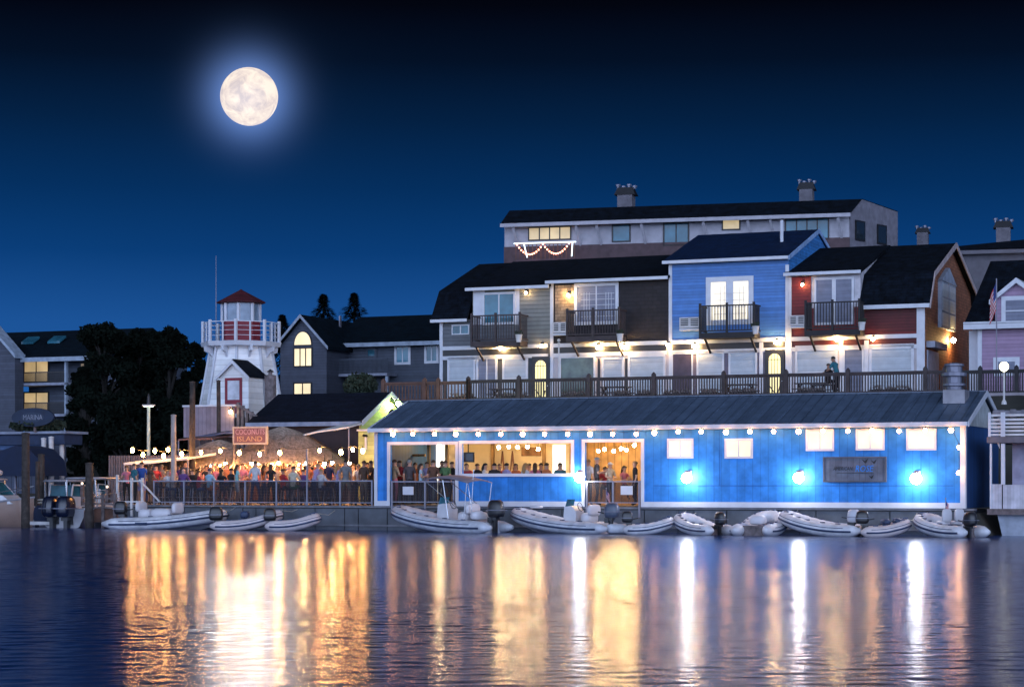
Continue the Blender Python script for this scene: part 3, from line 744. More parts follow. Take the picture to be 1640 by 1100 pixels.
# --- grey green house
u0h, u1h, u2h, u3h = ux(706), ux(882), ux(1072), ux(1262)
lw = M('dim_plaster_wall', (.16, .13, .17), .7, noise=.1)
lw2 = M('pale_lower_wall', (.50, .44, .44), .7, noise=.1)
h1 = house('grey green row house with a gambrel roof at the left end of the row', u0h, u1h-.01, sage2, M('dark_green_lower_wall', (.05, .055, .06), .7), name='row_house')
mb = MB(); strip(mb, u0h-.45, ux(752), GP); strip(mb, ux(752), u1h-.01, GP[2:]); rf = mb.build('roof', roof_dark, h1)
mb = MB(); mb.ext([(u0h, p[0], p[1]-.14) for p in GP], (.12, 0, 0)); mb.build('gable_wall', sage2, h1)
mb = MB(); fascia(mb, u0h-.45, ux(752), pE[0], pE[1]); mb.build('gutter', white, h1, parent=rf)
z1e = Q.Z(815, 459, VH-.4)
dormer(h1, 757, 880, z1e, sage, roof_dark)
mb = MB(); pb(mb, Q, 758, 463, 776, 520, VH-.03, VH-.002); pb(mb, Q, 824, 463, 832, 520, VH-.03, VH-.002); mb.each('panel_board', white, h1)
mb = MB(); pb(mb, Q, 832, 462, 881, 552, VH-.035, VH-.005); mb.build('lap_siding', sage, h1)
win(h1, Q, 724, 520, 752, 536, VH, white, glass_b, nx=2, t=.06)
w_ = win(h1, Q, 773, 468, 826, 520, VH-.03, white, glass_b, nx=2, t=.12, name='sliding_door')
win(h1, Q, 717, 572, 762, 640, VH, white, blind, t=.12); win(h1, Q, 763, 570, 797, 640, VH, white, blind2, nx=2, t=.12, name='double_door')
win(h1, Q, 805, 572, 846, 640, VH, white, blind, nx=1, nz=2, t=.12)
corner(h1, 707, 513)
# --- brown house
h2 = house('dark brown shingled row house between the grey green and blue houses', u1h, u2h-.01, brown_sh, lw2)
mb = MB(); strip(mb, u1h, u2h-.01, GP[2:]); mb.build('roof', roof_dark, h2)
z2e = Q.Z(975, 446, VH-.4)
dormer(h2, 885, 1070, z2e, brown_sh, roof_dark)
corner(h2, 884, 452)
mb = MB(); pb(mb, Q, 889, 456, 919, 532, VH-.03, VH-.002); mb.build('stone_panel', M('lit_stone_shingle', (.26, .19, .13), .85, noise=.4, pat='brick', pitch=.17), h2)
win(h2, Q, 920, 453, 991, 520, VH-.01, white, blind2, nx=2, nz=1, t=.17, name='french_door')
mb = MB()
for x in (931, 966): 
    for k in range(1, 4): pb(mb, Q, x+k*4.3-.4, 468, x+k*4.3+.4, 512, VH-.055, VH-.047)
for k in range(5): pb(mb, Q, 930, 470+k*9, 984, 470.8+k*9, VH-.058, VH-.05)
mb.build('door_muntins', white, h2)
# ground floor band of the brown house
win(h2, Q, 896, 570, 954, 640, VH, white, M('plant_reflection_glass', (.05, .08, .06), .1, noise=.8, ns=1.6), nx=1, t=.1)  # blotchy green of the first pane is a painted reflection of plants
win(h2, Q, 964, 572, 1000, 640, VH, white, blind, nx=1, nz=2, t=.12)
win(h2, Q, 1006, 568, 1066, 640, VH, white, blind, nx=1, nz=2, t=.12)
mb = MB()
for x in (957, 1001): pb(mb, Q, x, 574, x+4, 636, VH-.03, VH-.002)
mb.each('shutter', black, h2)
# --- blue house
h3 = house('bright blue row house with white french door and dark blue gable roof', u2h, u3h-.01, blue_lap, lw)
z3e = Q.Z(1160, 414, VH-.45); z3r = Q.Z(1215, 372, vR-.6)
mb = MB(); strip(mb, u2h, u3h-.01, GP[2:]); mb.build('roof', roof_dark, h3)
r3 = dormer(h3, 1072, 1262, z3e, blue_lap, roof_blue, zback=z3r, vback=vR-.6, gable=True)
mb = MB(); bb = ux(1262)
for (v0_, zz0), (v1_, zz1) in (((VH-.4, z3e), (vR-.6, z3r)), ((vR-.6, z3r), (2*(vR-.6)-VH+.4, z3e))):
    mb.ext([(bb+.13, v0_, zz0+.02), (bb+.13, v1_, zz1+.02), (bb+.13, v1_, zz1-.2), (bb+.13, v0_, zz0-.2)], (.05, 0, 0))
mb.each('bargeboard', M('blue_white_board', (.25, .38, .6), .6), h3, parent=r3)
mb = MB(); mb.ext([(bb-.004, VH+.01, pE[1]), (bb-.004, VH+.01, z3e-.15), (bb-.004, vR-.6, z3r-.16), (bb-.004, 2*(vR-.6)-VH, z3e-.15), (bb-.004, 2*(vR-.6)-VH, pE[1])], (.05, 0, 0)); mb.build('gable_wall', M('blue_gable_siding', (.04, .2, .5), .6, pat='z', pitch=.17), h3)
mb = MB(); uu = Q.U(1252, 31); mb.tube([(uu, 31, z3e+.6), (uu, 31, z3r+.25)], .09, 8); mb.build('vent_pipe', white, h3)
corner(h3, 1074, 424); corner(h3, 1261, 424)
fd = win(h3, Q, 1131, 443, 1207, 520, VH-.01, white, E('white_lit_curtain', (1, .90, .72), .95, noise=.2, sample=False), nx=2, nz=1, t=.26, name='french_door', bt=.2)
mb = MB()
for x in (1147, 1178):
    for k in range(1, 3): pb(mb, Q, x+k*6.2, 458, x+k*6.2+.7, 515, VH-.09, VH-.075)
for k in range(1, 5): pb(mb, Q, 1143, 458+k*11, 1196, 458.8+k*11, VH-.093, VH-.08)
mb.build('door_muntins', white, h3, parent=fd)
win(h3, Q, 1076, 563, 1110, 640, VH, white, M('dark_plum_door', (.05, .035, .06), .5), t=.07, name='door', pane='leaf')
win(h3, Q, 1116, 562, 1160, 640, VH, white, blind, nx=1, nz=2, t=.1); win(h3, Q, 1167, 562, 1213, 640, VH, white, blind, nx=1, nz=2, t=.1)
mb = MB(); pb(mb, Q, 1216, 548, 1222, 640, VH-.07, VH-.003); pb(mb, Q, 1258, 548, 1268, 640, VH-.07, VH-.003); mb.each('pilaster', white, h3)
# --- red house
h4 = house('red row house with cedar shingled gambrel end at the right end of the row', u3h, uE, red_sid, lw2)
mb = MB(); strip(mb, u3h, ux(1378), GP[2:]); strip(mb, ux(1378), uE+.35, GP); rf = mb.build('roof', roof_dark, h4)
mb = MB(); fascia(mb, ux(1378), uE+.35, pE[0], pE[1], .2); mb.build('gutter', white, h4, parent=rf)
z4e = Q.Z(1320, 435, VH-.4); dormer(h4, 1266, 1378, z4e, M('pale_dormer_wall', (.5, .48, .52), .6), roof_dark)
mb = MB(); pb(mb, Q, 1268, 443, 1299, 501, VH-.03, VH-.002); mb.build('red_panel', red_sid, h4)
mb = MB(); pb(mb, Q, 1382, 487, 1467, 531, VH-.03, VH-.002); mb.build('barn_red_panel', M('deep_red_lap', (.085, .008, .012), .6, noise=.15, pat='z', pitch=.15, dark=.5), h4)
win(h4, Q, 1304, 444, 1368, 520, VH-.01, white, blind2, nx=2, t=.12, name='french_door', bt=.1)
corner(h4, 1265, 443)
mb = MB(); pb(mb, Q, 1468, 488, 1481, 640, VH-.07, VH-.003); pb(mb, Q, 1384, 545, 1391, 640, VH-.07, VH-.003); pb(mb, Q, 1344, 545, 1350, 640, VH-.07, VH-.003); mb.each('pilaster', white, h4)
win(h4, Q, 1274, 553, 1342, 640, VH, white, blind, nx=1, nz=2, t=.1); win(h4, Q, 1350, 553, 1384, 640, VH, white, blind2, t=.1)
win(h4, Q, 1392, 551, 1464, 640, VH, white, blind, nx=1, nz=2, t=.14)
# cedar gable end
mb = MB(); mb.ext([(uE+.004, VH, ZD-1)] + [(uE+.004, p[0]+(.35 if i == 0 else -.35 if i == 4 else 0), p[1]-.16) for i, p in enumerate(GP)] + [(uE+.004, VBK, ZD-1)], (.06, 0, 0)); mb.build('gable_wall', cedar, h4)
mb = MB()
for (v0_, zz0), (v1_, zz1) in zip(GP, GP[1:]):
    mb.ext([(uE+.36, v0_, zz0+.03), (uE+.36, v1_, zz1+.03), (uE+.36, v1_, zz1-.24), (uE+.36, v0_, zz0-.24)], (.05, 0, 0))
mb.each('bargeboard', M('tan_bargeboard', (.42, .34, .34), .6), h4, parent=rf)
# bay window on the gable end
va, vb_ = Q.V(1508, uE+.25), Q.V(1531, uE+.25); zt1, zb1 = Q.Zu(449, uE+.25, va), Q.Zu(524, uE+.25, va)
mb = MB(); mb.box(uE+.065, uE+.25, va, vb_, zb1, zt1); mb.ext([(uE+.07, va-.1, zt1+.005), (uE+.07, (va+vb_)/2, zt1+.8), (uE+.07, vb_+.1, zt1+.005)], (.22, 0, 0)); bw = mb.build('bay_window', M('grey_blue_bay', (.3, .34, .42), .6), h4)
mb = MB(); n_ = (vb_-va)
for k in range(2):
    for j in range(3): mb.box(uE+.253, uE+.27, va+n_*(.06+.48*k), va+n_*(.46+.48*k), zb1+(zt1-zb1)*(.06+.31*j), zb1+(zt1-zb1)*(.33+.31*j))
mb.build('pane', blind, h4, parent=bw)
mb = MB(); va, vb_ = Q.V(1483, uE+.07), Q.V(1502, uE+.07); mb.box(uE+.068, uE+.13, va+.2, vb_, ZD, Q.Zu(560, uE, va)); mb.box(uE+.068, uE+.5, va+.1, vb_+.2, Q.Zu(556, uE, va), Q.Zu(546, uE, va)); mb.build('side_door', M('grey_side_door', (.3, .32, .4), .5), h4)
# belt course along the row, one piece per house
for t_, a, b in ((h1, 706, 881), (h2, 884, 1071), (h3, 1073, 1261), (h4, 1263, 1480)):
    mb = MB(); mb.box(ux(a)+.1, ux(b)-.1, VH-.09, VH-.005, BZ-.1, BZ+.10); mb.box(ux(a)+.1, ux(b)-.1, VH-.06, VH-.006, BZ-.62, BZ-.42); mb.build('belt_course', white, t_)
    mb = MB(); mb.box(ux(a)+.12, ux(b)-.12, VH-.03, VH-.006, BZ-.41, BZ-.11); mb.build('dark_frieze', black if t_ is not h4 else M('deep_red_lap', (.085, .008, .012), .6, noise=.15, pat='z', pitch=.15, dark=.5), t_)
# arched doors
def arch_door(t, x0, y0, x1, v=VH):
    u0, u1 = ux(x0), ux(x1); zt_ = Q.Z((x0+x1)/2, y0, VH)
    mb = MB(); mb.box(u0, u1, v-.10, v-.004, ZD, zt_); d = mb.build('arched_door', black, t)
    c = (u0+u1)/2; r = (u1-u0)/2-.2; zc = zt_-.2-r; P = [(c-r, v-.115, ZD+.12), (c+r, v-.115, ZD+.12)] + [(c+r*math.cos(a), v-.115, zc+r*math.sin(a)) for a in [math.pi*k/10 for k in range(11)]]
    mb = MB(); mb.ext(P, (0, .01, 0)); mb.build('door_glass', e_door, t, parent=d)
    mb = MB()
    for k in (-1, 0, 1): mb.tube([(c+k*r*.5, v-.125, ZD+.14), (c+k*r*.5, v-.125, zc+r*(.8 if k else .97))], .012, 5)
    mb.tube([(c-r*.9, v-.125, ZD+.8), (c-r*.2, v-.13, ZD+.5), (c+r*.5, v-.125, ZD+.3), (c+r*.9, v-.125, ZD+.75)], .03, 6); mb.tube([(c-r, v-.125, zc), (c+r, v-.125, zc)], .014, 5); mb.build('door_grille', black, t, parent=d)
    mb = MB(); mb.ball((u1-.1, v-.14, ZD+1), .035, 6); mb.build('handle', chrome, t, parent=d)
arch_door(h1, 853, 571, 881); arch_door(h3, 1226, 560, 1257)

# balconies
def balcony(t, x0, x1, ytop, yfl, woodm=deckwood):
    v = VH-1.25; u0, u1 = Q.U(x0, v), Q.U(x1, v); xm = (x0+x1)/2; zt_, zf = Q.Z(xm, ytop, v), Q.Z(xm, yfl, v)
    mb = MB(); mb.box(u0, u1, v, VH-.12, zf-.28, zf); bal = mb.build('balcony', woodm, t)
    mb = MB(); zz = zf+.1
    for a, b in (((u0, v), (u1, v)), ((u0, v), (u0, VH-.12)), ((u1, v), (u1, VH-.12))):
        mb.bar((a[0], a[1]+.03, zt_), (b[0], b[1]+.03, zt_), .07); mb.bar((a[0], a[1]+.03, zz), (b[0], b[1]+.03, zz), .06)
        n_ = int(max(abs(b[0]-a[0]), abs(b[1]-a[1]))/.15)
        for i in range(1, n_): mb.bar((a[0]+(b[0]-a[0])*i/n_, a[1]+.03+(b[1]-a[1])*i/n_, zz), (a[0]+(b[0]-a[0])*i/n_, a[1]+.03+(b[1]-a[1])*i/n_, zt_), .035)
    mb.build('railing', woodm, t, parent=bal)
    mb = MB()
    for a in ((u0, v+.03), ((u0+u1)/2, v+.03), (u1, v+.03)):
        mb.bar((a[0], a[1], zf-.28), (a[0], a[1], zt_+.14), .11)
    mb.each('post', woodm, t, parent=bal)
    mb = MB()
    for a in (u0+.2, u1-.2): mb.bar((a, v+.2, zf-.3), (a, VH-.1, zf-.95), .09)
    mb.each('brace', woodm, t, parent=bal)
balcony(h1, 755, 832, 505, 546, deckwood); balcony(h2, 908, 991, 497, 538); balcony(h3, 1121, 1207, 489, 532, blackw); balcony(h4, 1290, 1376, 484, 528, blackw)
for px0, px1, y0_, y1_, lab in ((885, 907, 516, 533, 'white air conditioner in the brown house wall beside its balcony'), (1088, 1120, 508, 525, 'white air conditioner in the blue house wall beside its balcony'), (1264, 1289, 505, 521, 'white air conditioner in the red house wall beside its balcony')):
    v = VH-.4; t = thing('air_conditioner', lab, 'air conditioner', (Q.U(px0, v), v, Q.Z(px0, y1_, v)), group='air conditioners on the row houses')
    mb = MB(); pb(mb, Q, px0, y0_, px1, y1_, v, VH-.01); mb.build('case', offw, t)
    mb = MB(); w3 = (px1-px0)/2
    for k in range(2):
        for j in range(4): pb(mb, Q, px0+2+k*w3, y0_+2.5+j*3, px0+k*w3+w3-2, y0_+4.2+j*3, v-.012, v-.002)
    mb.build('grille', black, t)
    mb = MB(); pb(mb, Q, px0, y1_+1, px1, y1_+4, v-.05, VH-.01); mb.build('shelf', white, t)
# flower pots on balcony ends
for px, py, lab in ((828, 541, 'grey green house'), (990, 540, 'brown house'), (1207, 528, 'blue house'), (1377, 522, 'red house')):
    v = VH-1.35; u_, z_ = Q.U(px, v), Q.Z(px, py+7, v)
    t = thing('hanging_pot', f'pale pot hung on the right balcony corner of the {lab}', 'plant pot', (u_, v, z_), group='pots on the balconies')
    mb = MB(); mb.lathe((u_+.1, v, z_), [(.13, 0), (.18, .36), (.2, .37), (.2, .4)], 10); mb.build('pot', offw, t)
    mb = MB(); random.seed(px)
    for k in range(30):
        x, y, z = u_+.1+random.uniform(-.18, .18), v+random.uniform(-.15, .15), z_+.4+random.random()*.2; s = .05
        mb.add([(x-s, y, z-s), (x+s, y+.03, z-s*.5), (x+s*.4, y, z+s)], [(0, 1, 2)])
    mb.build('leaves', shrubm, t)

# wall lanterns
LB = VH-.02
for px, py, mat, lab, r in [(801, 557, e_tw, 'very bright wall lantern over the double door of the grey green house', .10), (867, 554, e_tw2, 'small wall lantern above the arched door of the grey green house', .07),
        (842, 469, e_tw2, 'wall lantern on the lap siding beside the grey green house balcony', .06), (910, 473, e_tw, 'wall lantern on the stone panel beside the brown house balcony', .065),
        (957, 556, e_tw, 'first wall lantern right of the lamp post on the brown house', .085), (999, 556, e_tw, 'second wall lantern right of the lamp post on the brown house', .085),
        (1070, 553, e_tw2, 'wall lantern at the corner between the brown and blue houses', .085), (1112, 554, e_tw, 'wall lantern beside the plum door of the blue house', .09), (1243, 548, e_tw, 'wall lantern above the arched door of the blue house', .09),
        (1285, 456, e_tw2, 'wall lantern on the small red panel beside the red house balcony', .06), (1340, 543, e_tw, 'wall lantern over the left ground window of the red house', .09), (1398, 543, e_tw2, 'wall lantern over the wide ground window of the red house', .085)]:
    lantern(px, py, LB-.06, lab, mat, r=r)
v = VH; ul = uE+.3; vv_ = Q.V(1527, ul); zz = Q.Zu(545, ul, vv_)
t = thing('wall_lantern', 'bright wall lantern on the cedar gable end of the red house', 'wall lamp', (uE+.07, vv_, zz), group='wall lanterns on the row houses')
mb = MB(); mb.box(uE+.066, uE+.1, vv_-.05, vv_+.05, zz, zz+.25); mb.bar((uE+.08, vv_, zz+.2), (ul, vv_, zz+.15), .03); mb.build('bracket', black, t)
mb = MB(); mb.ball((ul, vv_, zz), .13, 10); mb.build('globe', e_tw, t, smooth=True)
# lamp posts on the terrace
def lamp_post(px, ytop, v, zb, label, mat, r=.1, polem=None):
    u_ = Q.U(px, v); zt_ = Q.Z(px, ytop, v)
    t = thing('lamp_post', label, 'lamp post', (u_, v, zb), group='lamp posts on the terrace')
    mb = MB(); mb.lathe((u_, v, zb), [(.12, 0), (.1, .12), (.045, .2), (.04, zt_-zb-.2), (.08, zt_-zb-r-.02)], 8); mb.build('pole', polem or offw, t)
    mb = MB(); mb.ball((u_, v, zt_), r, 10); mb.build('globe', mat, t, smooth=True)
lamp_post(895, 545, 25.0, ZD, 'slim white terrace lamp post with an unlit globe in front of the brown house', M('unlit_globe', (.5, .5, .5), .3), .09)
lamp_post(1608, 587, 14, 5.2, 'slim lamp post with a glowing globe in front of the pink house', E('round_lamp_globe', (1, .86, .5), 9), .2)

# ================================================================ long condominium above the row
R2 = Fr(14.3, 125.0)
t = thing('hilltop_condominium', 'long pale condominium with a dark mansard roof above the row houses', 'apartment building', (R2.U(808, 0), 0, 8), R2)
x0, x1 = 808, 1361; a, b = R2.U(x0, 0), R2.U(x1, 0); zt_ = R2.Z(1085, 351, 0); zb_ = R2.Z(808, 395, 0)
sy_ = 5.0; sx_ = R2.U(1437, sy_)-b                                 # end wall runs back to the right
mb = MB(); mb.ext([(a, 0, 8), (b, 0, 8), (b+sx_, sy_, 8), (a+sx_, sy_, 8)], (0, 0, zt_-8)); mb.build('upper_wall', stucco, t)
mb = MB(); mb.box(a-.02, b, -.06, -.003, 8, R2.Z(1085, 388, 0)); mb.build('brown_skirt', M('brown_skirt_wall', (.09, .055, .06), .8), t)
zr_ = R2.Z(1085, 330, 1.6)
mb = MB(); mb.add([(a-.08, -.7, zt_-.05), (b+.1, -.7, zt_-.05), (b+sx_*.24+.06, 1.2, zr_), (a+.0, 1.2, zr_), (b+sx_+.1, sy_+.1, zr_-.30), (a+sx_, sy_+.1, zr_-.30)],
                  [(0, 1, 2, 3), (3, 2, 4, 5), (0, 3, 5)]); rf = mb.build('mansard_roof', roof_dark, t)
mb = MB(); mb.box(a-.08, b+.1, -.76, -.703, zt_-.25, zt_-.04); mb.build('fascia', stucco, t, parent=rf)
mb = MB(); mb.ext([(b-.02, -.02, 8), (b-.02, -.02, zt_-.02), (b-.02+sx_*.24, sy_*.24, zr_-.03), (b+sx_-.02, sy_, zr_-.33), (b+sx_-.02, sy_, 8)], (.05, -.03, 0)); mb.build('end_gable', M('shaded_end_stucco', (.17, .16, .19), .8), t)  # shade of the side facing away is put into a darker stucco colour
for px in (826, 926, 959, 1030, 1129, 1200, 1236, 1344):
    mb = MB(); u_ = R2.U(px, 0); mb.bar((u_, -.65, zt_-.3), (u_+.15, -.02, zt_-1.35), .12); mb.build('eave_bracket', stucco, t)
win(t, R2, 846, 363, 915, 385, 0, black, e_winD, nx=4, t=.07); win(t, R2, 980, 359, 1010, 388, 0, black, glass_b, t=.08); win(t, R2, 1062, 356, 1104, 394, 0, black, glass_b, nx=2, t=.09)
win(t, R2, 1156, 351, 1186, 369, 0, black, e_winD, t=.08); win(t, R2, 1257, 349, 1328, 385, 0, black, glass_b, nx=4, t=.08)
for px in (1375, 1411):
    f_ = (px-1361)/(1440-1361); cx_, cy_ = b+sx_*f_, sy_*f_; d_ = Vector((sx_, sy_, 0)).normalized(); nrm = Vector((d_.y, -d_.x, 0))*.04; zc = zt_-1.0
    mb = MB(); p0 = Vector((cx_, cy_, zc-.45))-d_*.5+nrm*1.7; mb.ext([p0, p0+d_*1.1, p0+d_*1.1+Vector((0, 0, 1.15)), p0+Vector((0, 0, 1.15))], nrm); wd = mb.build('side_window', black, t)
    mb = MB(); p0 += nrm*1.05+d_*.1+Vector((0, 0, .1)); mb.ext([p0, p0+d_*.9, p0+d_*.9+Vector((0, 0, .95)), p0+Vector((0, 0, .95))], nrm*.3); mb.build('pane', glass, t, parent=wd)
def chimney(t, fr, px, ytop, ybot, v, wpx, m=None):
    m = m or M('dim_chimney_stucco', (.13, .12, .14), .8); wpx *= .88
    u_ = fr.U(px, v); s_ = wpx/F*fr.dep(u_, v); zb_, z2 = fr.Z(px, ybot, v), fr.Z(px, ytop, v); hh = z2-zb_
    mb = MB(); mb.box(u_-s_*.36, u_+s_*.36, v-.5, v+.5, zb_-1, zb_+hh*.5); c = mb.build('chimney', m, t)
    mb = MB(); mb.lathe((u_, v, zb_+hh*.5), [(s_*.72, 0), (s_*.5, hh*.34), (s_*.1, hh*.35)], 4, rot=math.pi/4, sy=.9); mb.build('chimney_cap', black, t, parent=c)
    mb = MB()
    for k in range(4): mb.tube([(u_+(-.4+.27*k)*s_, v, zb_+hh*.8), (u_+(-.4+.27*k)*s_, v, z2-(.1 if k % 2 else 0))], s_*.07, 6); mb.lathe((u_+(-.4+.27*k)*s_, v, z2-(.1 if k % 2 else 0)), [(s_*.12, -.08), (s_*.12, .02)], 6)
    mb.build('flue', steel, t, parent=c)
chimney(t, R2, 1003, 296, 331, 3.0, 38); chimney(t, R2, 1292, 288, 322, 3.2, 33)
# balcony with rope light and fairy garlands
v = -1.2; u0, u1 = R2.U(826, v), R2.U(920, v); zt_b, zb_b = R2.Z(872, 389, v), R2.Z(872, 412, v)
mb = MB(); mb.box(u0, u1, v, -.07, zb_b-.3, zb_b-.1); bal = mb.build('balcony', M('brown_balcony', (.1, .06, .07), .8), t)
mb = MB()
for x in [u0+(u1-u0)*k/14 for k in range(15)]: mb.bar((x, v+.03, zb_b-.1), (x, v+.03, zt_b-.04), .04)
mb.bar((u0, v+.03, zt_b-.05), (u1, v+.03, zt_b-.05), .06); mb.build('railing', brownwood, t, parent=bal)
g = thing('fairy_garland', 'rope light and looping pink fairy lights on the top condominium balcony', 'fairy lights', (u0, v, zt_b), R2)
mb = MB(); mb.tube([(u0-.1, v-.06, zt_b), (u1+.1, v-.06, zt_b)], .04, 6); mb.tube([(u0+.5, v-.06, zt_b), (u0+.7, v-.06, zb_b)], .035, 6); mb.tube([(u1-.1, v-.06, zt_b), (u1-.15, v-.06, zb_b)], .035, 6); mb.build('rope_light', e_rope, g)
mb = MB(); L_ = (u1-u0-.4)/2
for k in range(2):
    for i in range(13):
        f_ = i/12; mb.ball((u0+.1+L_*(k+f_), v-.1, zt_b-.08-3.4*(f_-f_*f_)*(zt_b-zb_b-.15)), .055, 6)
mb.build('fairy_bulbs', e_fairy, g)

# ================================================================ far roofs on the right, pink house
t = thing('rear_house', 'grey house with a long dark roof and chimneys far right behind the pink house', 'house', (R2.U(1500, 2), 2, 8), R2)
a, b = R2.U(1436, 3), R2.U(1760, 3); za = R2.Z(1560, 400, 3)
mb = MB(); mb.box(a, b, 3, 10, 6, za); mb.build('wall', stucco2, t)
mb = MB(); mb.add([(a-.3, 2.5, za-.1), (b, 2.5, za+.0), (b, 6.5, za+1.2), (a-.3, 6.5, za+.35), (b, 10.5, za), (a-.3, 10.5, za-.1)], [(0, 1, 2, 3), (3, 2, 4, 5), (0, 3, 5), (1, 4, 2), (0, 5, 4, 1)]); mb.build('roof', roof_dark, t)
mb = MB(); mb.box(a-.3, b, 2.42, 2.48, za-.3, za-.09); mb.build('fascia', stucco2, t)
chimney(t, R2, 1478, 362, 386, 6, 27); chimney(t, R2, 1607, 350, 382, 6, 35)

VP = 27.0
t = thing('pink_house', 'pink lap-sided house with a dark roof and gabled dormer at the right edge', 'house', (Q.U(1552, VP), VP, 5))
a, b = Q.U(1566, VP), Q.U(1760, VP); ze = Q.Z(1600, 519, VP)
mb = MB(); mb.box(a, b, VP, VP+9, 4, ze); mb.build('wall', pink, t)
zr2 = Q.Z(1600, 418, VP+4.5)
mb = MB(); mb.add([(a-.6, VP-.4, ze), (b, VP-.4, ze), (b, VP+4.5, zr2), (a-.2, VP+4.5, zr2), (b, VP+9.4, ze), (a-.6, VP+9.4, ze)], [(0, 1, 2, 3), (3, 2, 4, 5), (0, 3, 5), (1, 4, 2), (0, 5, 4, 1)]); mb.build('roof', roof_dark, t)
mb = MB(); mb.box(a-.6, b, VP-.5, VP-.404, ze-.25, ze); mb.box(a-.6, b, VP-.52, VP-.404, ze+.02, ze+.1); mb.build('gutter', white, t)
mb = MB(); mb.box(a, a+.2, VP-.05, VP-.004, 4.5, ze-.25); mb.each('corner_board', white, t)
mb = MB(); mb.box(Q.U(1552, VP+.6), a+.02, VP+.6, VP+3, 4.5, Q.Z(1556, 530, VP+.6)); mb.build('side_wing', white, t)
vd_ = VP-.2; a, b = Q.U(1594, vd_), Q.U(1664, vd_); zd, zp = Q.Z(1629, 517, vd_), Q.Z(1629, 473, vd_); zpk = Q.Z(1629, 447, vd_)
c = (a+b)/2
mb = MB(); mb.ext([(a, vd_, zd), (b, vd_, zd), (b, vd_, zp), (c, vd_, zpk-.15), (a, vd_, zp)], (0, 4, 0)); dm = mb.build('dormer', pink, t)
mb = MB()
for s in (-1, 1):
    e_ = c+s*(b-a)*.62; mb.ext([(c, vd_-.3, zpk+.05), (e_, vd_-.3, zp-.2), (e_, vd_-.3, zp-.42), (c, vd_-.3, zpk-.2)], (0, 4.3, 0))
mb.build('dormer_roof', white, t, parent=dm)
win(t, Q, 1604, 474, 1662, 521, vd_, white, blind2, nz=2, t=.2); win(t, Q, 1591, 572, 1633, 602, VP, white, blind2, nx=2, t=.22)
# flag and flagpole
def flag_mesh(W_, H_, droop=.5):
    """cloth hanging from a pole on its left edge; material 0 red 1 white 2 blue"""
    nx, nz = 12, 13; vs = []; fs = []; ms = []
    for j in range(nz+1):
        for i in range(nx+1):
            s = i/nx; vs.append((W_*s*(1-droop*.6), .05*math.sin(s*7+j*.3)*s*2*W_, -H_*j/nz - droop*H_*s*.9))
    for j in range(nz):
        for i in range(nx):
            k = j*(nx+1)+i; fs.append((k, k+1, k+nx+2, k+nx+1)); ms.append(2 if (i < 5 and j < 7) else (0 if j % 2 == 0 else 1))
    return vs, fs, ms
FLM = [M('flag_red', (.45, .03, .04), .8), M('flag_white', (.55, .52, .55), .8), M('flag_blue', (.02, .04, .18), .8)]
v = 24; u_ = Q.U(1596, v); t = thing('flagpole', 'thin flagpole with a drooping striped flag in front of the pink house', 'flagpole', (u_, v, 6))
mb = MB(); mb.tube([(u_, v, 5.5), (u_, v, Q.Z(1596, 446, v))], .03, 6); mb.build('pole', steel, t)
vs_, fs_, ms_ = flag_mesh(.9, 1.3, .6); mb = MB(); z_ = Q.Z(1596, 452, v)
mb.v = [(u_-.02-p[0]*.5, v+p[1], z_+p[2]) for p in vs_]; mb.f = fs_; mb.m = ms_; mb.build('flag', FLM, t)
# ================================================================ lighthouse-shaped tower
V0 = 22.0; uc = Q.U(386, V0); 
def zy(y): return Q.Zu(y, uc, V0)
s1 = Q.dep(uc, V0)/F
t = thing('lighthouse', 'white octagonal lighthouse building with red lantern room and gallery', 'lighthouse', (uc, V0, zy(690)))
def octa(mb, prof, n=8, m=0): mb.lathe((uc, V0, 0), prof, n, m, rot=math.pi/8)
mb = MB(); octa(mb, [(72*s1, zy(700)), (64*s1, zy(650)), (48*s1, zy(560)), (47*s1, zy(552))]); mb.build('tower_wall', lh_white, t)
mb = MB()
for k in range(8):
    a_ = math.pi/8+k*math.pi/4; mb.bar((uc+65*s1*math.cos(a_), V0+65*s1*math.sin(a_), zy(650)), (uc+48.5*s1*math.cos(a_), V0+48.5*s1*math.sin(a_), zy(556)), .12)
mb.each('corner_board', white, t)
mb = MB(); octa(mb, [(50*s1, zy(557)), (63*s1, zy(556)), (65*s1, zy(549)), (63*s1, zy(548.5))]); mb.build('gallery_deck', white, t)
mb = MB()
for k in range(8):
    for dk in (-.27, .27):
        a_ = k*math.pi/4+math.pi/8+dk*1.4; ca, sa = math.cos(a_), math.sin(a_)
        mb.ext([(uc+46*s1*ca, V0+46*s1*sa, zy(575)), (uc+47*s1*ca, V0+47*s1*sa, zy(556)), (uc+61*s1*ca, V0+61*s1*sa, zy(556)), (uc+60*s1*ca, V0+60*s1*sa, zy(564)), (uc+53*s1*ca, V0+53*s1*sa, zy(566))], (-sa*.08, ca*.08, 0))
mb.build('bracket', white, t)
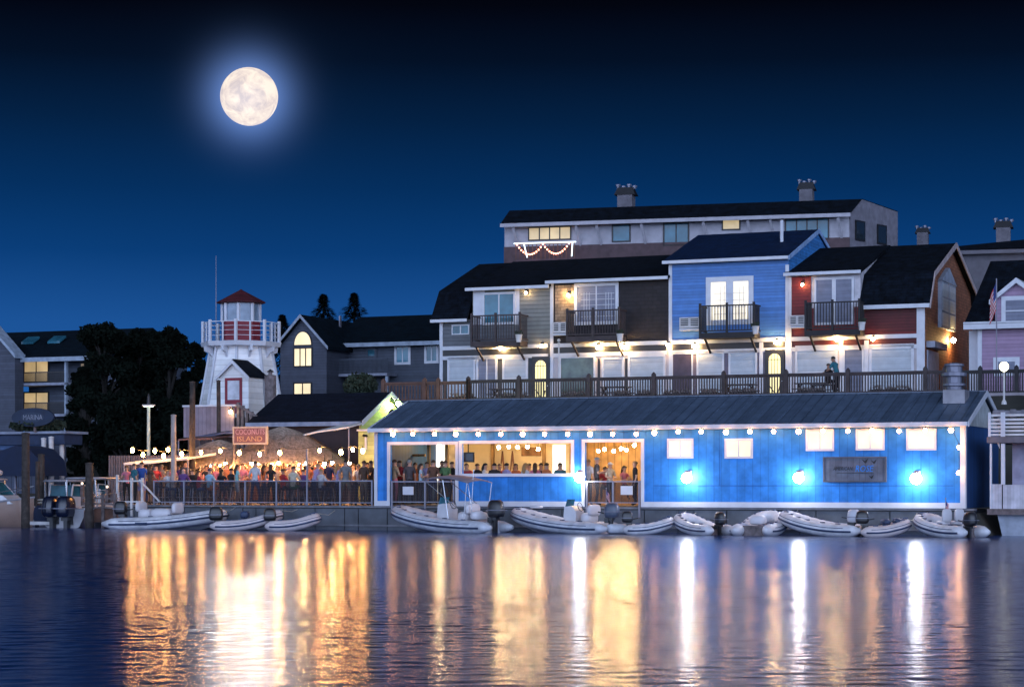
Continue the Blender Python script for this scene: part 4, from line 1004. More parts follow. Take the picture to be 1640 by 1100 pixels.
# gallery railing
mb = MB(); ring = []
for k in range(8):
    a_ = math.pi/8+k*math.pi/4; x, y = uc+61*s1*math.cos(a_), V0+61*s1*math.sin(a_); ring.append((x, y)); mb.bar((x, y, zy(549)), (x, y, zy(515)), .13)
for k in range(8):
    (x0, y0_), (x1, y1_) = ring[k], ring[(k+1) % 8]
    mb.bar(((x0+x1)/2, (y0_+y1_)/2, zy(549)), ((x0+x1)/2, (y0_+y1_)/2, zy(517)), .07)
mb.each('railing_post', white, t)
mb = MB()
for k in range(8):
    (x0, y0_), (x1, y1_) = ring[k], ring[(k+1) % 8]
    for yy in (518, 525, 532, 540): mb.bar((x0, y0_, zy(yy)), (x1, y1_, zy(yy)), .04 if yy == 518 else .022)
mb.build('railing', white, t)
mb = MB(); octa(mb, [(31*s1, zy(549)), (31*s1, zy(516))]); mb.build('red_drum', redp, t)
mb = MB(); octa(mb, [(29*s1, zy(516)), (29*s1, zy(486))]); mb.build('lantern_glass', M('lantern_pane', (.20, .27, .36), .15, noise=.5, ns=1.2, bump=0), t)
mb = MB()
for k in range(8):
    a_ = math.pi/8+k*math.pi/4; x, y = uc+30*s1*math.cos(a_), V0+30*s1*math.sin(a_); mb.bar((x, y, zy(516)), (x, y, zy(485)), .13)
mb.each('mullion', white, t)
mb = MB(); octa(mb, [(34*s1, zy(487)), (39*s1, zy(486)), (39.5*s1, zy(484)), (3*s1, zy(465)), (.5*s1, zy(463))]); mb.build('lantern_roof', redroof, t)
# entrance porch
vp = V0-62*s1-.5
mb = MB(); pb(mb, Q, 352, 604, 398, 690, vp, vp+1.5)
xa, xb, xc = Q.U(352, vp), Q.U(398, vp), Q.U(375, vp); zg = Q.Z(375, 604, vp); zk = Q.Z(375, 581, vp)
mb.ext([(xa, vp, zg+.002), (xb, vp, zg+.002), (xc, vp, zk)], (0, 1.7, 0)); po = mb.build('porch', lh_white, t)
mb = MB(); 
for x in (Q.U(348, vp), Q.U(402, vp)): mb.ext([(xc, vp-.25, zk+.14), (x, vp-.25, zg-.02), (x, vp-.25, zg-.18), (xc, vp-.25, zk-.04)], (0, .1, 0))
mb.each('bargeboard', white, t, parent=po)
mb = MB()
for x in (Q.U(349, vp), Q.U(401, vp)): mb.ext([(xc, vp-.15, zk+.20), (x, vp-.15, zg+.06), (x, vp-.15, zg-.02), (xc, vp-.15, zk+.10)], (0, 2, 0))
mb.build('porch_roof', roof_dark, t, parent=po)
win(t, Q, 361, 605, 388, 690, vp, redp, M('pale_door', (.55, .55, .6), .5), t=.14, name='door', pane='door_leaf')
mb = MB(); pb(mb, Q, 362, 640, 387, 662, vp-.08, vp-.065); mb.build('lower_door', redp, t)
mb = MB(); ua_ = Q.U(346, V0+2); mb.tube([(ua_, V0+2, zy(640)), (ua_, V0+2, zy(400))], [.05, .015], 6); 
an = thing('radio_mast', 'very thin pale radio mast rising above the lighthouse', 'mast', (ua_, V0+2, zy(640))); mb.build('mast', steel, an)
t = thing('gas_heater', 'tall grey drum chimney beside the right side of the lighthouse', 'chimney', (Q.U(432, 19), 19, 5))
mb = MB(); u_ = Q.U(433, 19); mb.lathe((u_, 19, 0), [(9*s1, Q.Z(433, 660, 19)), (9*s1, Q.Z(433, 601, 19)), (3*s1, Q.Z(433, 600, 19)), (3*s1, Q.Z(433, 595, 19))], 12); mb.build('drum', greywood, t)
mb = MB(); mb.lathe((u_, 19, Q.Z(433, 596, 19)), [(5*s1, 0), (5*s1, .05), (.02, .15)], 10); mb.build('cap', black, t)
# terrace platform under the tower
mb = MB(); mb.box(Q.U(296, 14), Q.U(470, 14), 14.3, 30, 3.5, Q.Z(386, 655, 14.3)-.4); structure('tower_terrace', mb, deckstone)
mb = MB(); t = thing('picket_fence', 'pale mauve board fence of the terrace below the lighthouse', 'fence', (Q.U(293, 13), 13, 3))
pb(mb, Q, 294, 651, 375, 700, 13, 13.08); mb.build('boards', M('mauve_board_fence', (.26, .21, .25), .8, noise=.2, pat='x', pitch=.22, dark=.7), t)
mb = MB(); pb(mb, Q, 292, 648, 377, 651, 12.93, 13.14); mb.build('top_rail', white, t)
lantern(369, 659, 12.98, 'small warm lantern on the right end of the mauve board fence', e_tw2, r=.07, group='lights of the patio side')
t = thing('timber_stairs', 'weathered timber stair with plank railing beside the lighthouse door', 'stairs', (Q.U(395, 13), 13, 3))
mb = MB()
for i in range(8): mb.box(Q.U(378, 13)+.02*i, Q.U(378, 13)+1.1+.02*i, 13+i*.28, 13.27+i*.28, 3.2+i*.19, 3.25+i*.19)
mb.build('treads', greywood, t)
mb = MB()
for i in range(5): mb.bar((Q.U(382+7*i, 12.9), 12.9, 3), (Q.U(382+7*i, 12.9), 12.9, Q.Z(396, 644+5*i, 12.9)), .14)
mb.bar((Q.U(380, 12.85), 12.85, Q.Z(380, 648, 12.9)), (Q.U(412, 12.85), 12.85, Q.Z(412, 668, 12.9)), .12); mb.build('railing', greywood, t)

# ================================================================ poles
def pole(px, y0, y1, v, r, mat, name, label, cat, cap=None, grp=None, lean=0):
    u_ = Q.U(px, v); za, zb = Q.Z(px, y1, v), Q.Z(px, y0, v); t = thing(name, label, cat, (u_, v, za), group=grp)
    random.seed(px); mb = MB(); k = 7
    mb.tube([(u_+lean*i/k+random.uniform(-.01, .01), v, za+(zb-za)*i/k) for i in range(k+1)], [r*(1.08-.16*i/k) for i in range(k+1)], 10); mb.build('shaft', mat, t, smooth=True)
    mb = MB(); mb.lathe((u_+lean, v, zb), [(r*1.05, -.03), (r*1.0, .02), (r*.2, cap or .05)], 10); mb.build('cap', mat, t); return t
pole(308, 612, 830, 3.4, .13, pilewood, 'timber_post', 'tall brown timber pole standing behind the patio left of the thatched bar', 'post')
pole(278, 665, 815, 1.6, .12, M('pale_lit_post', (.34, .29, .27), .8, noise=.3), 'timber_post', 'pale timber pole behind the first patio railing panels', 'post')
pole(350, 610, 815, 9, .10, pilewood, 'timber_post', 'dark timber pole in front of the lighthouse porch', 'post')
for px, y0_, y1_, v, r, lab in ((41, 694, 850, -2.2, .17, 'thick brown mooring pile in front of the cabin cruiser'), (66, 728, 845, 5, .16, 'dark mooring pile just behind the thick brown one'), (143, 742, 848, -1.2, .17, 'weathered mooring pile at the end of the timber jetty'),
                        (82, 700, 800, 8.6, .13, 'pale boathouse post, right one of the close pair'), (70, 702, 800, 8.6, .13, 'pale boathouse post, left one of the close pair'), (99, 696, 770, 9.4, .12, 'white boathouse corner post'), (60, 740, 845, 3, .1, 'thin dark pile behind the cabin cruiser bow')):
    pole(px, y0_, y1_, v, r, pilewood if 'pale' not in lab and 'white' not in lab else offw, 'mooring_pile', lab, 'mooring pile', grp='piles of the marina')
# floodlit T lamp post
v = 6; u_ = Q.U(238, v); t = thing('street_lamp', 'slim pale lamp post with a flat T-shaped head left of the patio', 'street lamp', (u_, v, .98))
zt_ = Q.Z(238, 650, v); mb = MB(); mb.tube([(u_, v, .98), (u_, v, zt_)], [.09, .07], 8); mb.build('pole', M('pale_green_pole', (.5, .58, .48), .5), t)
mb = MB(); mb.box(u_-.27, u_+.27, v-.12, v+.12, zt_-.0, zt_+.06); mb.build('lamp_head', offw, t); mb = MB(); mb.lathe((u_, v, zt_+.06), [(.09, 0), (.07, .35), (.02, .5)], 8); mb.build('finial', black, t)
mb = MB(); mb.box(u_-.2, u_-.08, v-.1, v+.1, zt_-.03, zt_-.004); mb.box(u_+.08, u_+.2, v-.1, v+.1, zt_-.03, zt_-.004); mb.build('lens', E('pale_green_lens', (.8, 1, .75), 6), t)

# ================================================================ dark low building with the green-lit gable end
VL = 12.5; a, b = Q.U(413, VL), Q.U(575, VL); ze = Q.Z(500, 676, VL); wd = 5.4; zr_ = Q.Z(510, 630, VL+wd/2)
t = thing('low_dark_house', 'low building with a dark blue roof and green-lit gable end behind the patio', 'house', (a, VL, .98))
mb = MB(); mb.box(a, b, VL, VL+wd, .9, ze-.05); mb.build('wall', M('dark_plum_wall', (.03, .018, .022), .7, noise=.3), t)
mb = MB(); mb.ext([(b+.004, VL, .9), (b+.004, VL, ze-.1), (b+.004, VL+wd/2, zr_-.14), (b+.004, VL+wd, ze-.1), (b+.004, VL+wd, .9)], (.08, 0, 0)); mb.build('gable_wall', yellowg, t)
mb = MB(); P = [(VL-.4, ze), (VL+wd/2, zr_), (VL+wd+.4, ze)]; strip(mb, a-.4, b+.35, P); rf = mb.build('roof', M('dark_blue_flat_roof', (.007, .010, .020), .9, spec=.15, noise=.25, pat='shingle', pitch=.25, dark=.6), t)
mb = MB(); mb.box(a-.4, b+.3, VL-.5, VL-.404, ze-.2, ze+.0); mb.build('gutter', M('dim_gutter', (.22, .26, .36), .5), t, parent=rf)
mb = MB()
for (v0_, zz0), (v1_, zz1) in zip(P, P[1:]): mb.ext([(b+.36, v0_, zz0+.03), (b+.36, v1_, zz1+.03), (b+.36, v1_, zz1-.2), (b+.36, v0_, zz0-.2)], (.05, 0, 0))
mb.each('bargeboard', white, t, parent=rf)
vv_ = VL+3.1; uu_ = b+.5; zz = zr_-.55
t = thing('floodlight', 'green-tinted floodlight high on the gable end beside the terrace', 'floodlight', (b+.1, vv_, zz))
mb = MB(); mb.bar((b+.09, vv_, zz+.1), (uu_, vv_, zz+.1), .06); mb.box(uu_-.06, uu_+.10, vv_-.15, vv_+.15, zz+.12, zz+.2); mb.build('housing', black, t)
mb = MB(); mb.ball((uu_+.02, vv_, zz), .11, 10); mb.build('lens', e_grn, t, smooth=True)
# small yellow annex, door light and notice under the gable
t = thing('service_shed', 'small pale yellow shed with a flat roof between the patio and the blue restaurant', 'shed', (Q.U(578, 9), 9, .98))
mb = MB(); pb(mb, Q, 574, 690, 612, 800, 9, 12); mb.build('wall', yellowg, t); mb = MB(); pb(mb, Q, 571, 687, 614, 690, 8.9, 12.1); mb.build('roof', white, t)
t = thing('security_camera', 'small dark security camera with white bracket on the yellow shed wall', 'camera', (Q.U(585, 8.95), 8.95, 3))
mb = MB(); pb(mb, Q, 584, 697, 587, 720, 8.93, 8.99); mb.build('bracket', white, t); mb = MB(); mb.tube([(Q.U(582, 8.8), 8.8, Q.Z(585, 697, 8.8)), (Q.U(589, 8.8), 8.7, Q.Z(585, 698, 8.8))], .06, 8); mb.build('body', black, t)
# white sail awnings
def awning(pts, v, label, mat=canvas_w, depth=1.6, th=.07):
    t = thing('awning', label, 'awning', (Q.U(pts[0][0], v), v, 2.6), group='awnings around the patio')
    mb = MB(); P = [(Q.U(x, v), v, Q.Z(x, y, v)) for x, y in pts]; n_ = len(P)
    vs_ = [p for p in P] + [(p[0], p[1]+depth, p[2]+.25) for p in P] + [(p[0], p[1], p[2]-th) for p in P] + [(p[0], p[1]+depth, p[2]+.25-th) for p in P]
    fs_ = []
    for i in range(n_-1):
        fs_ += [(i, i+1, n_+i+1, n_+i), (2*n_+i+1, 2*n_+i, 3*n_+i, 3*n_+i+1), (i, 2*n_+i, 2*n_+i+1, i+1), (n_+i+1, 3*n_+i+1, 3*n_+i, n_+i)]
    fs_ += [(0, n_, 3*n_, 2*n_), (n_-1, 3*n_-1, 4*n_-1, 2*n_-1)]
    mb.add(vs_, fs_); mb.build('canvas', mat, t, smooth=False)
    mb = MB()
    for p in (P[0], P[-1]): mb.tube([(p[0], p[1]+.05, .98), (p[0], p[1]+.05, p[2]-th)], .035, 6)
    mb.each('post', steel, t)
awning([(484, 696), (510, 690), (540, 686), (558, 683)], 8, 'white sloping canvas awning between thatched bar and yellow shed')
awning([(319, 698), (345, 695), (374, 689)], 7.6, 'dark awning with white edge left of the patio sign', M('dark_edge_canvas', (.10, .10, .16), .8), 2)
awning([(285, 703), (300, 702), (340, 701)], 6.5, 'narrow brown canopy above the left part of the thatched bar', M('brown_canvas', (.16, .08, .07), .8), 2.5)
awning([(198, 741), (240, 739), (275, 735), (300, 733)], 2.6, 'long white lit awning at the left end of the patio', canvas_w, 2.4, .09)
t = thing('slat_screen', 'vertical slat screen behind the lamp post at the left end of the patio', 'screen', (Q.U(176, 5), 5, 1)); mb = MB()
u_ = Q.U(174, 5)
while u_ < Q.U(300, 5): mb.box(u_, u_+.09, 5, 5.04, .98, Q.Z(235, 729, 5)); u_ += .13
mb.build('slats', M('screen_slats', (.16, .12, .12), .8, noise=.3), t); mb = MB(); mb.box(Q.U(174, 5), Q.U(300, 5), 5.045, 5.1, 2.6, 2.7); mb.build('rail', greywood, t)

# ================================================================ thatched bar
t = thing('thatched_bar', 'tiki bar with a shaggy palm thatch roof in the middle of the patio', 'bar', (Q.U(430, 8), 8, .985))
def thatch_hut(px0, px1, pxa, ya, yb, v, seed, ry):
    ua_, ub_ = Q.U(px0, v), Q.U(px1, v); cxx = Q.U(pxa, v); c0 = (ua_+ub_)/2; rx = (ub_-ua_)/2; zb_, za_ = Q.Z(pxa, yb, v), Q.Z(pxa, ya, v)
    random.seed(seed); mb = MB(); n_ = 40; prof = []
    for i in range(9):
        f_ = i/8; r_ = (math.cos(f_*math.pi/2)**.85)*(1-.18*math.sin(math.pi*f_)); prof.append((r_, f_**1.15))
    vs_ = []; fs_ = []
    def pt(f_, th, k=0):
        r_ = max(.02, (math.cos(f_*math.pi/2)**.8)*(1-.22*math.sin(math.pi*f_)))+k
        cx_ = c0+(cxx-c0)*f_; return (cx_+r_*rx*math.cos(th), v+r_*ry*math.sin(th), zb_+(za_-zb_)*f_)
    for i in range(9):
        for k in range(n_): vs_.append(pt(i/8, 2*math.pi*k/n_, random.uniform(-.015, .015)))
    for i in range(8):
        for k in range(n_): fs_.append((i*n_+k, i*n_+(k+1) % n_, (i+1)*n_+(k+1) % n_, (i+1)*n_+k))
    fs_.append(tuple(range(8*n_, 9*n_))); fs_.append(tuple(range(n_))[::-1]); mb.add(vs_, fs_)
    for j in range(2600):                              # straw ends, layer upon layer
        f_ = random.random()**1.3*.95; th = random.uniform(0, 2*math.pi); a_ = Vector(pt(f_, th, .01)); b_ = Vector(pt(max(f_-.16-random.random()*.08, -.05), th+random.uniform(-.05, .05), .035+random.random()*.03))
        if f_ < .12: b_.z = a_.z-.18-random.random()*.16
        s_ = Vector((-math.sin(th), math.cos(th), 0))*random.uniform(.012, .03); mb.add([a_-s_, a_+s_, b_+s_*.3, b_-s_*.3], [(0, 1, 2, 3)])
    return mb
r_ = thatch_hut(388, 545, 452, 683, 742, 8, 1, 3.4).build('thatch_roof', thatch, t)
thatch_hut(288, 410, 352, 704, 744, 7, 2, 2.4).build('side_roof', thatch, t)
mb = MB()
for px, v in ((300, 6), (345, 5.2), (400, 6), (455, 5.4), (505, 5.6), (532, 8), (330, 8.5)): mb.tube([(Q.U(px, v), v, .985), (Q.U(px, v), v, Q.Z(px, 738, v))], .08, 8)
mb.each('post', brownwood, t)
mb = MB(); pb(mb, Q, 318, 769, 470, 800, 6.3, 6.9); bc = mb.build('counter', brownwood, t)
mb = MB(); pb(mb, Q, 314, 765, 474, 768.5, 6.15, 7.0); mb.build('counter_top', M('bar_top', (.3, .16, .08), .35), t, parent=bc)
mb = MB(); pb(mb, Q, 330, 741, 470, 790, 9.6, 9.7); bk = mb.build('back_shelf', E('glowing_bar_back', (1, .60, .26), 1.5, noise=.45, ns=1.6), t)  # amber lamplight on the bar back put in as its own glow
mb = MB(); random.seed(5)
for y_ in (752, 761):
    zz = Q.Z(400, y_, 9.4)
    mb.box(Q.U(335, 9.4), Q.U(466, 9.4), 9.3, 9.55, zz-.03, zz)
mb.build('shelf_board', brownwood, t, parent=bk)
bot = [M('amber_bottle', (.4, .15, .03), .2), M('green_bottle', (.05, .2, .06), .2), M('clear_bottle', (.6, .6, .6), .2)]
mb = MB()
for y_ in (752, 761):
    zz = Q.Z(400, y_, 9.4)
    for k in range(44): mb.lathe((Q.U(337+k*2.9, 9.4), 9.42, zz), [(.035, 0), (.035, .15), (.014, .2), (.014, .27)], 6, random.randrange(3))
b_ = mb.build('bottles', bot, t, parent=bk); b_['kind'] = 'stuff'
for i, (px, py, v) in enumerate([(310, 741, 4.7), (326, 738, 5.6), (336, 745, 6.6), (352, 744, 7.5), (361, 742, 4.5), (372, 741, 6.2), (392, 742, 7.6), (403, 742, 4.5), (414, 742, 6.2), (436, 741, 7.6), (446, 741, 4.5), (458, 741, 6.2), (478, 743, 7.0), (490, 742, 4.6), (520, 742, 6.4), (532, 741, 4.8), (560, 742, 6.0)]):  # front-row lamps are added to light the thatch and the crowd
    u_, z_ = Q.U(px, v), Q.Z(px, py, v)
    l_ = thing('bar_fill_lamp', f'warm bar and fill lamp hung under the thatch eaves, {ORD[i]} from the left', 'lamp', (u_, v, z_), group='lamps under the thatch')
    mb = MB(); mb.lathe((u_, v, z_), [(.09, .05), (.03, .14), (.01, .4)], 8); mb.build('shade', black, l_); mb = MB(); mb.ball((u_, v, z_), .07, 8); mb.build('bulb', e_bar, l_, smooth=True)

# patio sign: carved board with two rows of lettering
v = 5.0; t = thing('patio_sign', 'carved rose and gold name board on posts above the patio', 'sign', (Q.U(374, v), v, 3))
mb = MB(); pb(mb, Q, 375, 685, 426, 709, v, v+.08); mb.build('board', M('rose_wood_board', (.17, .075, .085), .7, noise=.25), t)
mb = MB(); u0, u1 = Q.U(373, v), Q.U(428, v); frame_boxes(mb, u0, u1, Q.Z(400, 711.5, v), Q.Z(400, 683, v), .07, v-.03, v+.1); mb.build('frame', M('pale_sign_frame', (.42, .36, .30), .6), t)
text(t, 'COCONUTS', 377, 424, 695.5, 8.5, v-.006, M('rose_letters', (.42, .24, .28), .6)); text(t, 'ISLAND', 380, 420, 706.5, 8, v-.006, M('gold_letters', (.46, .26, .14), .6))
mb = MB()
for x in (376, 425): mb.bar((Q.U(x, v+.14), v+.14, .985), (Q.U(x, v+.14), v+.14, Q.Z(x, 684, v)), .09)
mb.each('post', greywood, t)

# amber flames and globes hung across the patio
t = thing('patio_string_lights', 'row of amber lights strung across the whole patio in front of the thatch', 'string lights', (Q.U(212, 2.2), 2.2, 3))
prev = None; cable = MB()
for i, (px, py, r) in enumerate([(212, 721, .095), (229, 728, .085), (248, 722, .085), (262, 730, .09), (269, 720, .08), (291, 727, .09), (322, 724, .08), (353, 722, .08), (383, 725, .09), (416, 727, .085), (448, 725, .09), (512, 721, .08), (546, 724, .1), (565, 720, .08), (581, 722, .095)]):
    v = 2.3+.5*(i % 2); u_, z_ = Q.U(px, v), Q.Z(px, py, v)
    mb = MB(); mb.ball((u_, v, z_), r*.9, 8, rz=r*1.25); b_ = mb.build('bulb', e_pat, t, smooth=True); mb = MB(); mb.lathe((u_, v, z_+r*1.1), [(.035, 0), (.035, .07), (.01, .1)], 8); mb.build('socket', black, t, parent=b_)
    cur = (u_, v, z_+r+.1)
    if prev: m_ = tuple((p+q)/2 for p, q in zip(prev, cur)); cable.tube([prev, (m_[0], m_[1], m_[2]-.08), cur], .008, 4)
    prev = cur
cable.build('cable', black, t)

# tables and stools on the patio
stm = M('pale_stool_metal', (.5, .5, .55), .4, metal=.3)
def stool(px, v, label):
    t = thing('bar_stool', label, 'bar stool', (Q.U(px, v), v, .985), group='bar stools on the patio', local=True)
    mb = MB()
    for sx_ in (-1, 1):
        for sy_ in (-1, 1): mb.bar((sx_*.2, sy_*.2, 0), (sx_*.13, sy_*.13, .7), .035)
    mb.bar((-.17, -.17, .3), (.17, -.17, .3), .025); mb.bar((-.17, .17, .3), (.17, .17, .3), .025); mb.build('leg_frame', stm, t)
    mb = MB(); mb.lathe((0, 0, .7), [(.17, 0), (.19, .03), (.17, .06)], 12); mb.build('seat', blackw, t); return t
s0 = None
for i, px in enumerate((262, 283, 302, 312, 333, 356, 377, 386, 458, 478, 500, 527)):
    v = 1.5+.25*(i % 3)
    lab = f'pale-legged bar stool, {ORD[i]} from the left behind the patio railing'
    if s0 is None: s0 = stool(px, v, lab)
    else:
        c = copy_tree(s0); c.location = Q.W(Q.U(px, v), v, .985); c['label'] = lab; c.rotation_euler.z += .3*i
def table(px, v, label, h=1.02, w_=1.1, mat=None):
    t = thing('bar_table', label, 'table', (Q.U(px, v), v, .985), group='tables on the patio', local=True)
    mb = MB(); mb.box(-w_/2, w_/2, -.35, .35, h-.05, h); mb.build('tabletop', mat or brownwood, t)
    mb = MB()
    for sx_ in (-1, 1): mb.bar((sx_*w_*.4, 0, 0), (sx_*w_*.4, 0, h-.05), .07)
    mb.bar((-w_*.4, 0, .2), (w_*.4, 0, .2), .05); mb.build('leg_frame', blackw, t)
    mb = MB(); random.seed(px)
    for k in range(4): mb.lathe((random.uniform(-.4, .4), random.uniform(-.2, .2), h), [(.03, 0), (.04, .12)], 8)
    mb.build('drinking_glasses', M('pale_tumbler', (.55, .5, .42), .15), t)
for i, px in enumerate((272, 322, 367, 468, 514, 585)):
    table(px, 2.1, f'high wooden patio table with glasses, {ORD[i]} from the left behind the railing')

# ================================================================ grey gabled house behind the lighthouse
VG = 40.0
a, b = Q.U(449, VG), Q.U(523, VG); c = Q.U(484, VG); ze = Q.Z(500, 551, VG); zp = Q.Z(484, 507, VG)
t = thing('grey_gabled_house', 'slate grey gabled house with a lit arched window behind the lighthouse', 'house', (a, VG, 5))
c = (a+b)/2
mb = MB(); mb.ext([(a, VG, 5), (b, VG, 5), (b, VG, ze), (c, VG, zp-.1), (a, VG, ze)], (0, 10, 0)); mb.build('gable_wall', grey_sid, t)
mb = MB()
for s in (-1, 1):
    e_ = c+s*((b-a)/2+.3); mb.ext([(c, VG-.4, zp+.1), (e_, VG-.4, ze-.2), (e_, VG-.4, ze-.38), (c, VG-.4, zp-.08)], (0, 10.6, 0))
mb.build('gable_roof', roof_left, t)
mb = MB()
for s in (-1, 1):
    e_ = c+s*((b-a)/2+.32); mb.ext([(c, VG-.46, zp+.12), (e_, VG-.46, ze-.2), (e_, VG-.46, ze-.4), (c, VG-.46, zp-.1)], (0, .05, 0))
mb.each('bargeboard', M('grey_bargeboard', (.3, .34, .42), .6), t)
win(t, Q, 470, 556, 501, 588, VG, black, e_win, nx=3, t=.09); win(t, Q, 470, 612, 500, 640, VG, black, e_win, nx=2, t=.09)
u0, u1 = Q.U(470.5, VG), Q.U(500.5, VG); r = (u1-u0)/2; cc = (u0+u1)/2; zc = Q.Z(485, 553.5, VG); k_ = (Q.Z(485, 529.5, VG)-zc)/r
mb = MB(); mb.ext([(cc+r*math.cos(x), VG-.06, zc+r*k_*math.sin(x)) for x in [math.pi*i/14 for i in range(15)]], (0, .05, 0)); aw = mb.build('arch_window', black, t)
mb = MB(); mb.ext([(cc+r*.88*math.cos(x), VG-.075, zc+.05+r*k_*.86*math.sin(x)) for x in [math.pi*i/14 for i in range(15)]], (0, .012, 0)); mb.build('pane', e_win, t, parent=aw)
VW = 43.0
a2, b2 = b+.01, Q.U(722, VW); ze2 = Q.Z(610, 548, VW)
mb = MB(); mb.box(a2, b2, VW, VW+9, 5, ze2); mb.build('wing_wall', grey_dk, t)
zr3 = Q.Z(600, 507, VW+4.5); mb = MB(); strip(mb, a2-1.5, b2, [(VW-.6, ze2-.05), (VW+4.5, zr3), (VW+9.6, ze2-.05)]); rf = mb.build('wing_roof', roof_left, t)
mb = MB(); mb.box(a2-.1, b2, VW-.7, VW-.604, ze2-.3, ze2-.05); mb.build('gutter', M('pale_blue_gutter', (.3, .36, .45), .6), t, parent=rf)
mb = MB(); mb.box(Q.U(531, VW), Q.U(533, VW), VW+1, VW+1.2, ze2, Q.Z(532, 506, VW+1)); mb.build('vent_pipe', steel, t, parent=rf)
for x0, y0_, x1, y1_, g_, fm_ in ((543, 555, 561, 576, glass_b, grey_dk), (586, 556, 604, 574, glass_b, grey_dk), (632, 552, 658, 584, glass_b, white), (680, 548, 703, 582, glass_b, white), (545, 608, 562, 630, glass_b, grey_dk)):
    win(t, Q, x0, y0_, x1, y1_, VW, fm_, g_, nx=2 if fm_ is white else 1, t=.16)
v = VW-1.4; mb = MB(); pb(mb, Q, 541, 598, 620, 602, v, VW-.01); bl = mb.build('balcony', M('pale_balcony_slab', (.28, .3, .38), .7), t)
mb = MB(); u0, u1 = Q.U(541, v), Q.U(620, v); zf, zt_ = Q.Z(580, 598, v), Q.Z(580, 575, v)
for i in range(40): x = u0+(u1-u0)*i/39; mb.bar((x, v+.05, zf), (x, v+.05, zt_), .04)
mb.bar((u0, v+.05, zt_), (u1, v+.05, zt_), .07); mb.build('railing', grey_dk, t, parent=bl)
mb = MB()
for x in (592, 617): pb(mb, Q, x, 602, x+4, 640, v, v+.2)
mb.each('balcony_post', M('pale_blue_gutter', (.3, .36, .45), .6), t)

# ================================================================ far left condominium
VC = 46.0
t = thing('marina_condominium', 'grey balcony condominium with a dark roof behind the marina at the left', 'apartment building', (Q.U(25, VC), VC, 2))
a, b = Q.U(24, VC), Q.U(175, VC); ze = Q.Z(90, 572, VC); zr_ = Q.Z(90, 530, VC+5)
mb = MB(); mb.box(a, b, VC+1.6, VC+10, 1, ze); mb.build('wall', grey_dk, t)
mb = MB(); strip(mb, a-12, b+.3, [(VC-.3, ze), (VC+5, zr_), (VC+10.4, ze)]); rf = mb.build('roof', roof_left, t)
mb = MB(); mb.box(a, b, VC-.4, VC-.304, ze-.3, ze); mb.build('gutter', M('pale_blue_gutter', (.3, .36, .45), .6), t, parent=rf)
mb = MB()
for x in (38, 80): u_ = Q.U(x, VC+2.5); zz = ze+(zr_-ze)*(2.8/5.3); mb.ext([(u_, VC+2.2, zz-.05), (u_+1, VC+2.2, zz-.05), (u_+1, VC+3, zz+.38), (u_, VC+3, zz+.38)], (0, 0, .16))
mb.each('skylight', glass_b, t, parent=rf)
VN = VC-1.0; a3, b3 = Q.U(-60, VN), Q.U(24, VN); mb = MB(); cA = (a3+b3)/2
zl = Q.Z(22, 569, VN); mb.ext([(a3, VN, 1), (b3, VN, 1), (b3, VN, zl), (a3+(b3-a3)*.5, VN, zl+2.2), (a3, VN, zl)], (0, .98, 0)); mb.build('gable_wing', grey_sid, t)
mb = MB()
for s in (-1, 1): e_ = cA+s*((b3-a3)/2+.2); mb.ext([(cA, VN-.3, zl+2.45), (e_, VN-.3, zl+.05), (e_, VN-.3, zl-.2), (cA, VN-.3, zl+2.2)], (0, 1.2, 0))
mb.build('gable_roof', M('pale_blue_gutter', (.3, .36, .45), .6), t)
for yt, yb, yw0, yw1 in ((596, 613, 577, 613), (645, 663, 627, 663)):
    v = VC+.0; mb = MB(); pb(mb, Q, 25, yb, 106, yb+4, v, VC+1.59); bl = mb.build('balcony', M('pale_balcony_slab', (.28, .3, .38), .7), t)
    mb = MB(); u0, u1 = Q.U(26, v), Q.U(105, v); zf, zt_ = Q.Z(66, yb, v), Q.Z(66, yt, v)
    for i in range(46): x = u0+(u1-u0)*i/45; mb.bar((x, v+.05, zf), (x, v+.05, zt_), .035)
    mb.bar((u0, v+.05, zt_), (u1, v+.05, zt_), .07); mb.build('railing', black, t, parent=bl)
    win(t, Q, 38, yw0, 79, yw1, VC+1.6, black, E('amber_condo_window', (1, .70, .34), .42, noise=.35, ns=.9, sample=False), nx=2, t=.1)
    win(t, Q, 128, yw0+3, 137, yw1-12, VC+1.6, grey_dk, E('dim_condo_window', (.8, .6, .4), .18, sample=False), t=.1)
mb = MB(); pb(mb, Q, 103, 573, 106, 690, VC, VC+.25); mb.build('corner_post', M('pale_blue_gutter', (.3, .36, .45), .6), t)

# ================================================================ boathouse with its blue oval sign
v = 9.0; t = thing('boathouse', 'open boathouse with a flat dark roof and pale fascia at the far left', 'boathouse', (Q.U(-20, v), v, .8))
mb = MB(); pb(mb, Q, -60, 696, 103, 712, v+.1, v+1.6); mb.build('roof_beam', M('dark_blue_beam', (.02, .035, .08), .7), t)
mb = MB(); pb(mb, Q, -60, 691, 105, 695, v-.1, v+1.8); mb.build('roof', M('pale_roof_edge', (.22, .25, .33), .6), t)
mb = MB(); pb(mb, Q, -60, 711, 68, 720, v+.3, v+.4); mb.build('fascia', M('blue_fascia', (.05, .10, .22), .6), t)
mb = MB(); pb(mb, Q, -60, 720, 66, 790, v+3, v+3.1); pb(mb, Q, 66, 712, 104, 790, v+4.4, v+4.5); mb.build('back_wall', M('grey_blue_wall', (.07, .085, .13), .7, pat='x', pitch=.4), t)
v = 8.6; t = thing('marina_sign', 'oval blue marina sign with white lettering above the boathouse roof', 'sign', (Q.U(50, v), v, 4))
u_, z_ = Q.U(52, v), Q.Z(52, 668, v); rx = Q.U(86, v)-u_; rz_ = Q.Z(52, 653, v)-z_
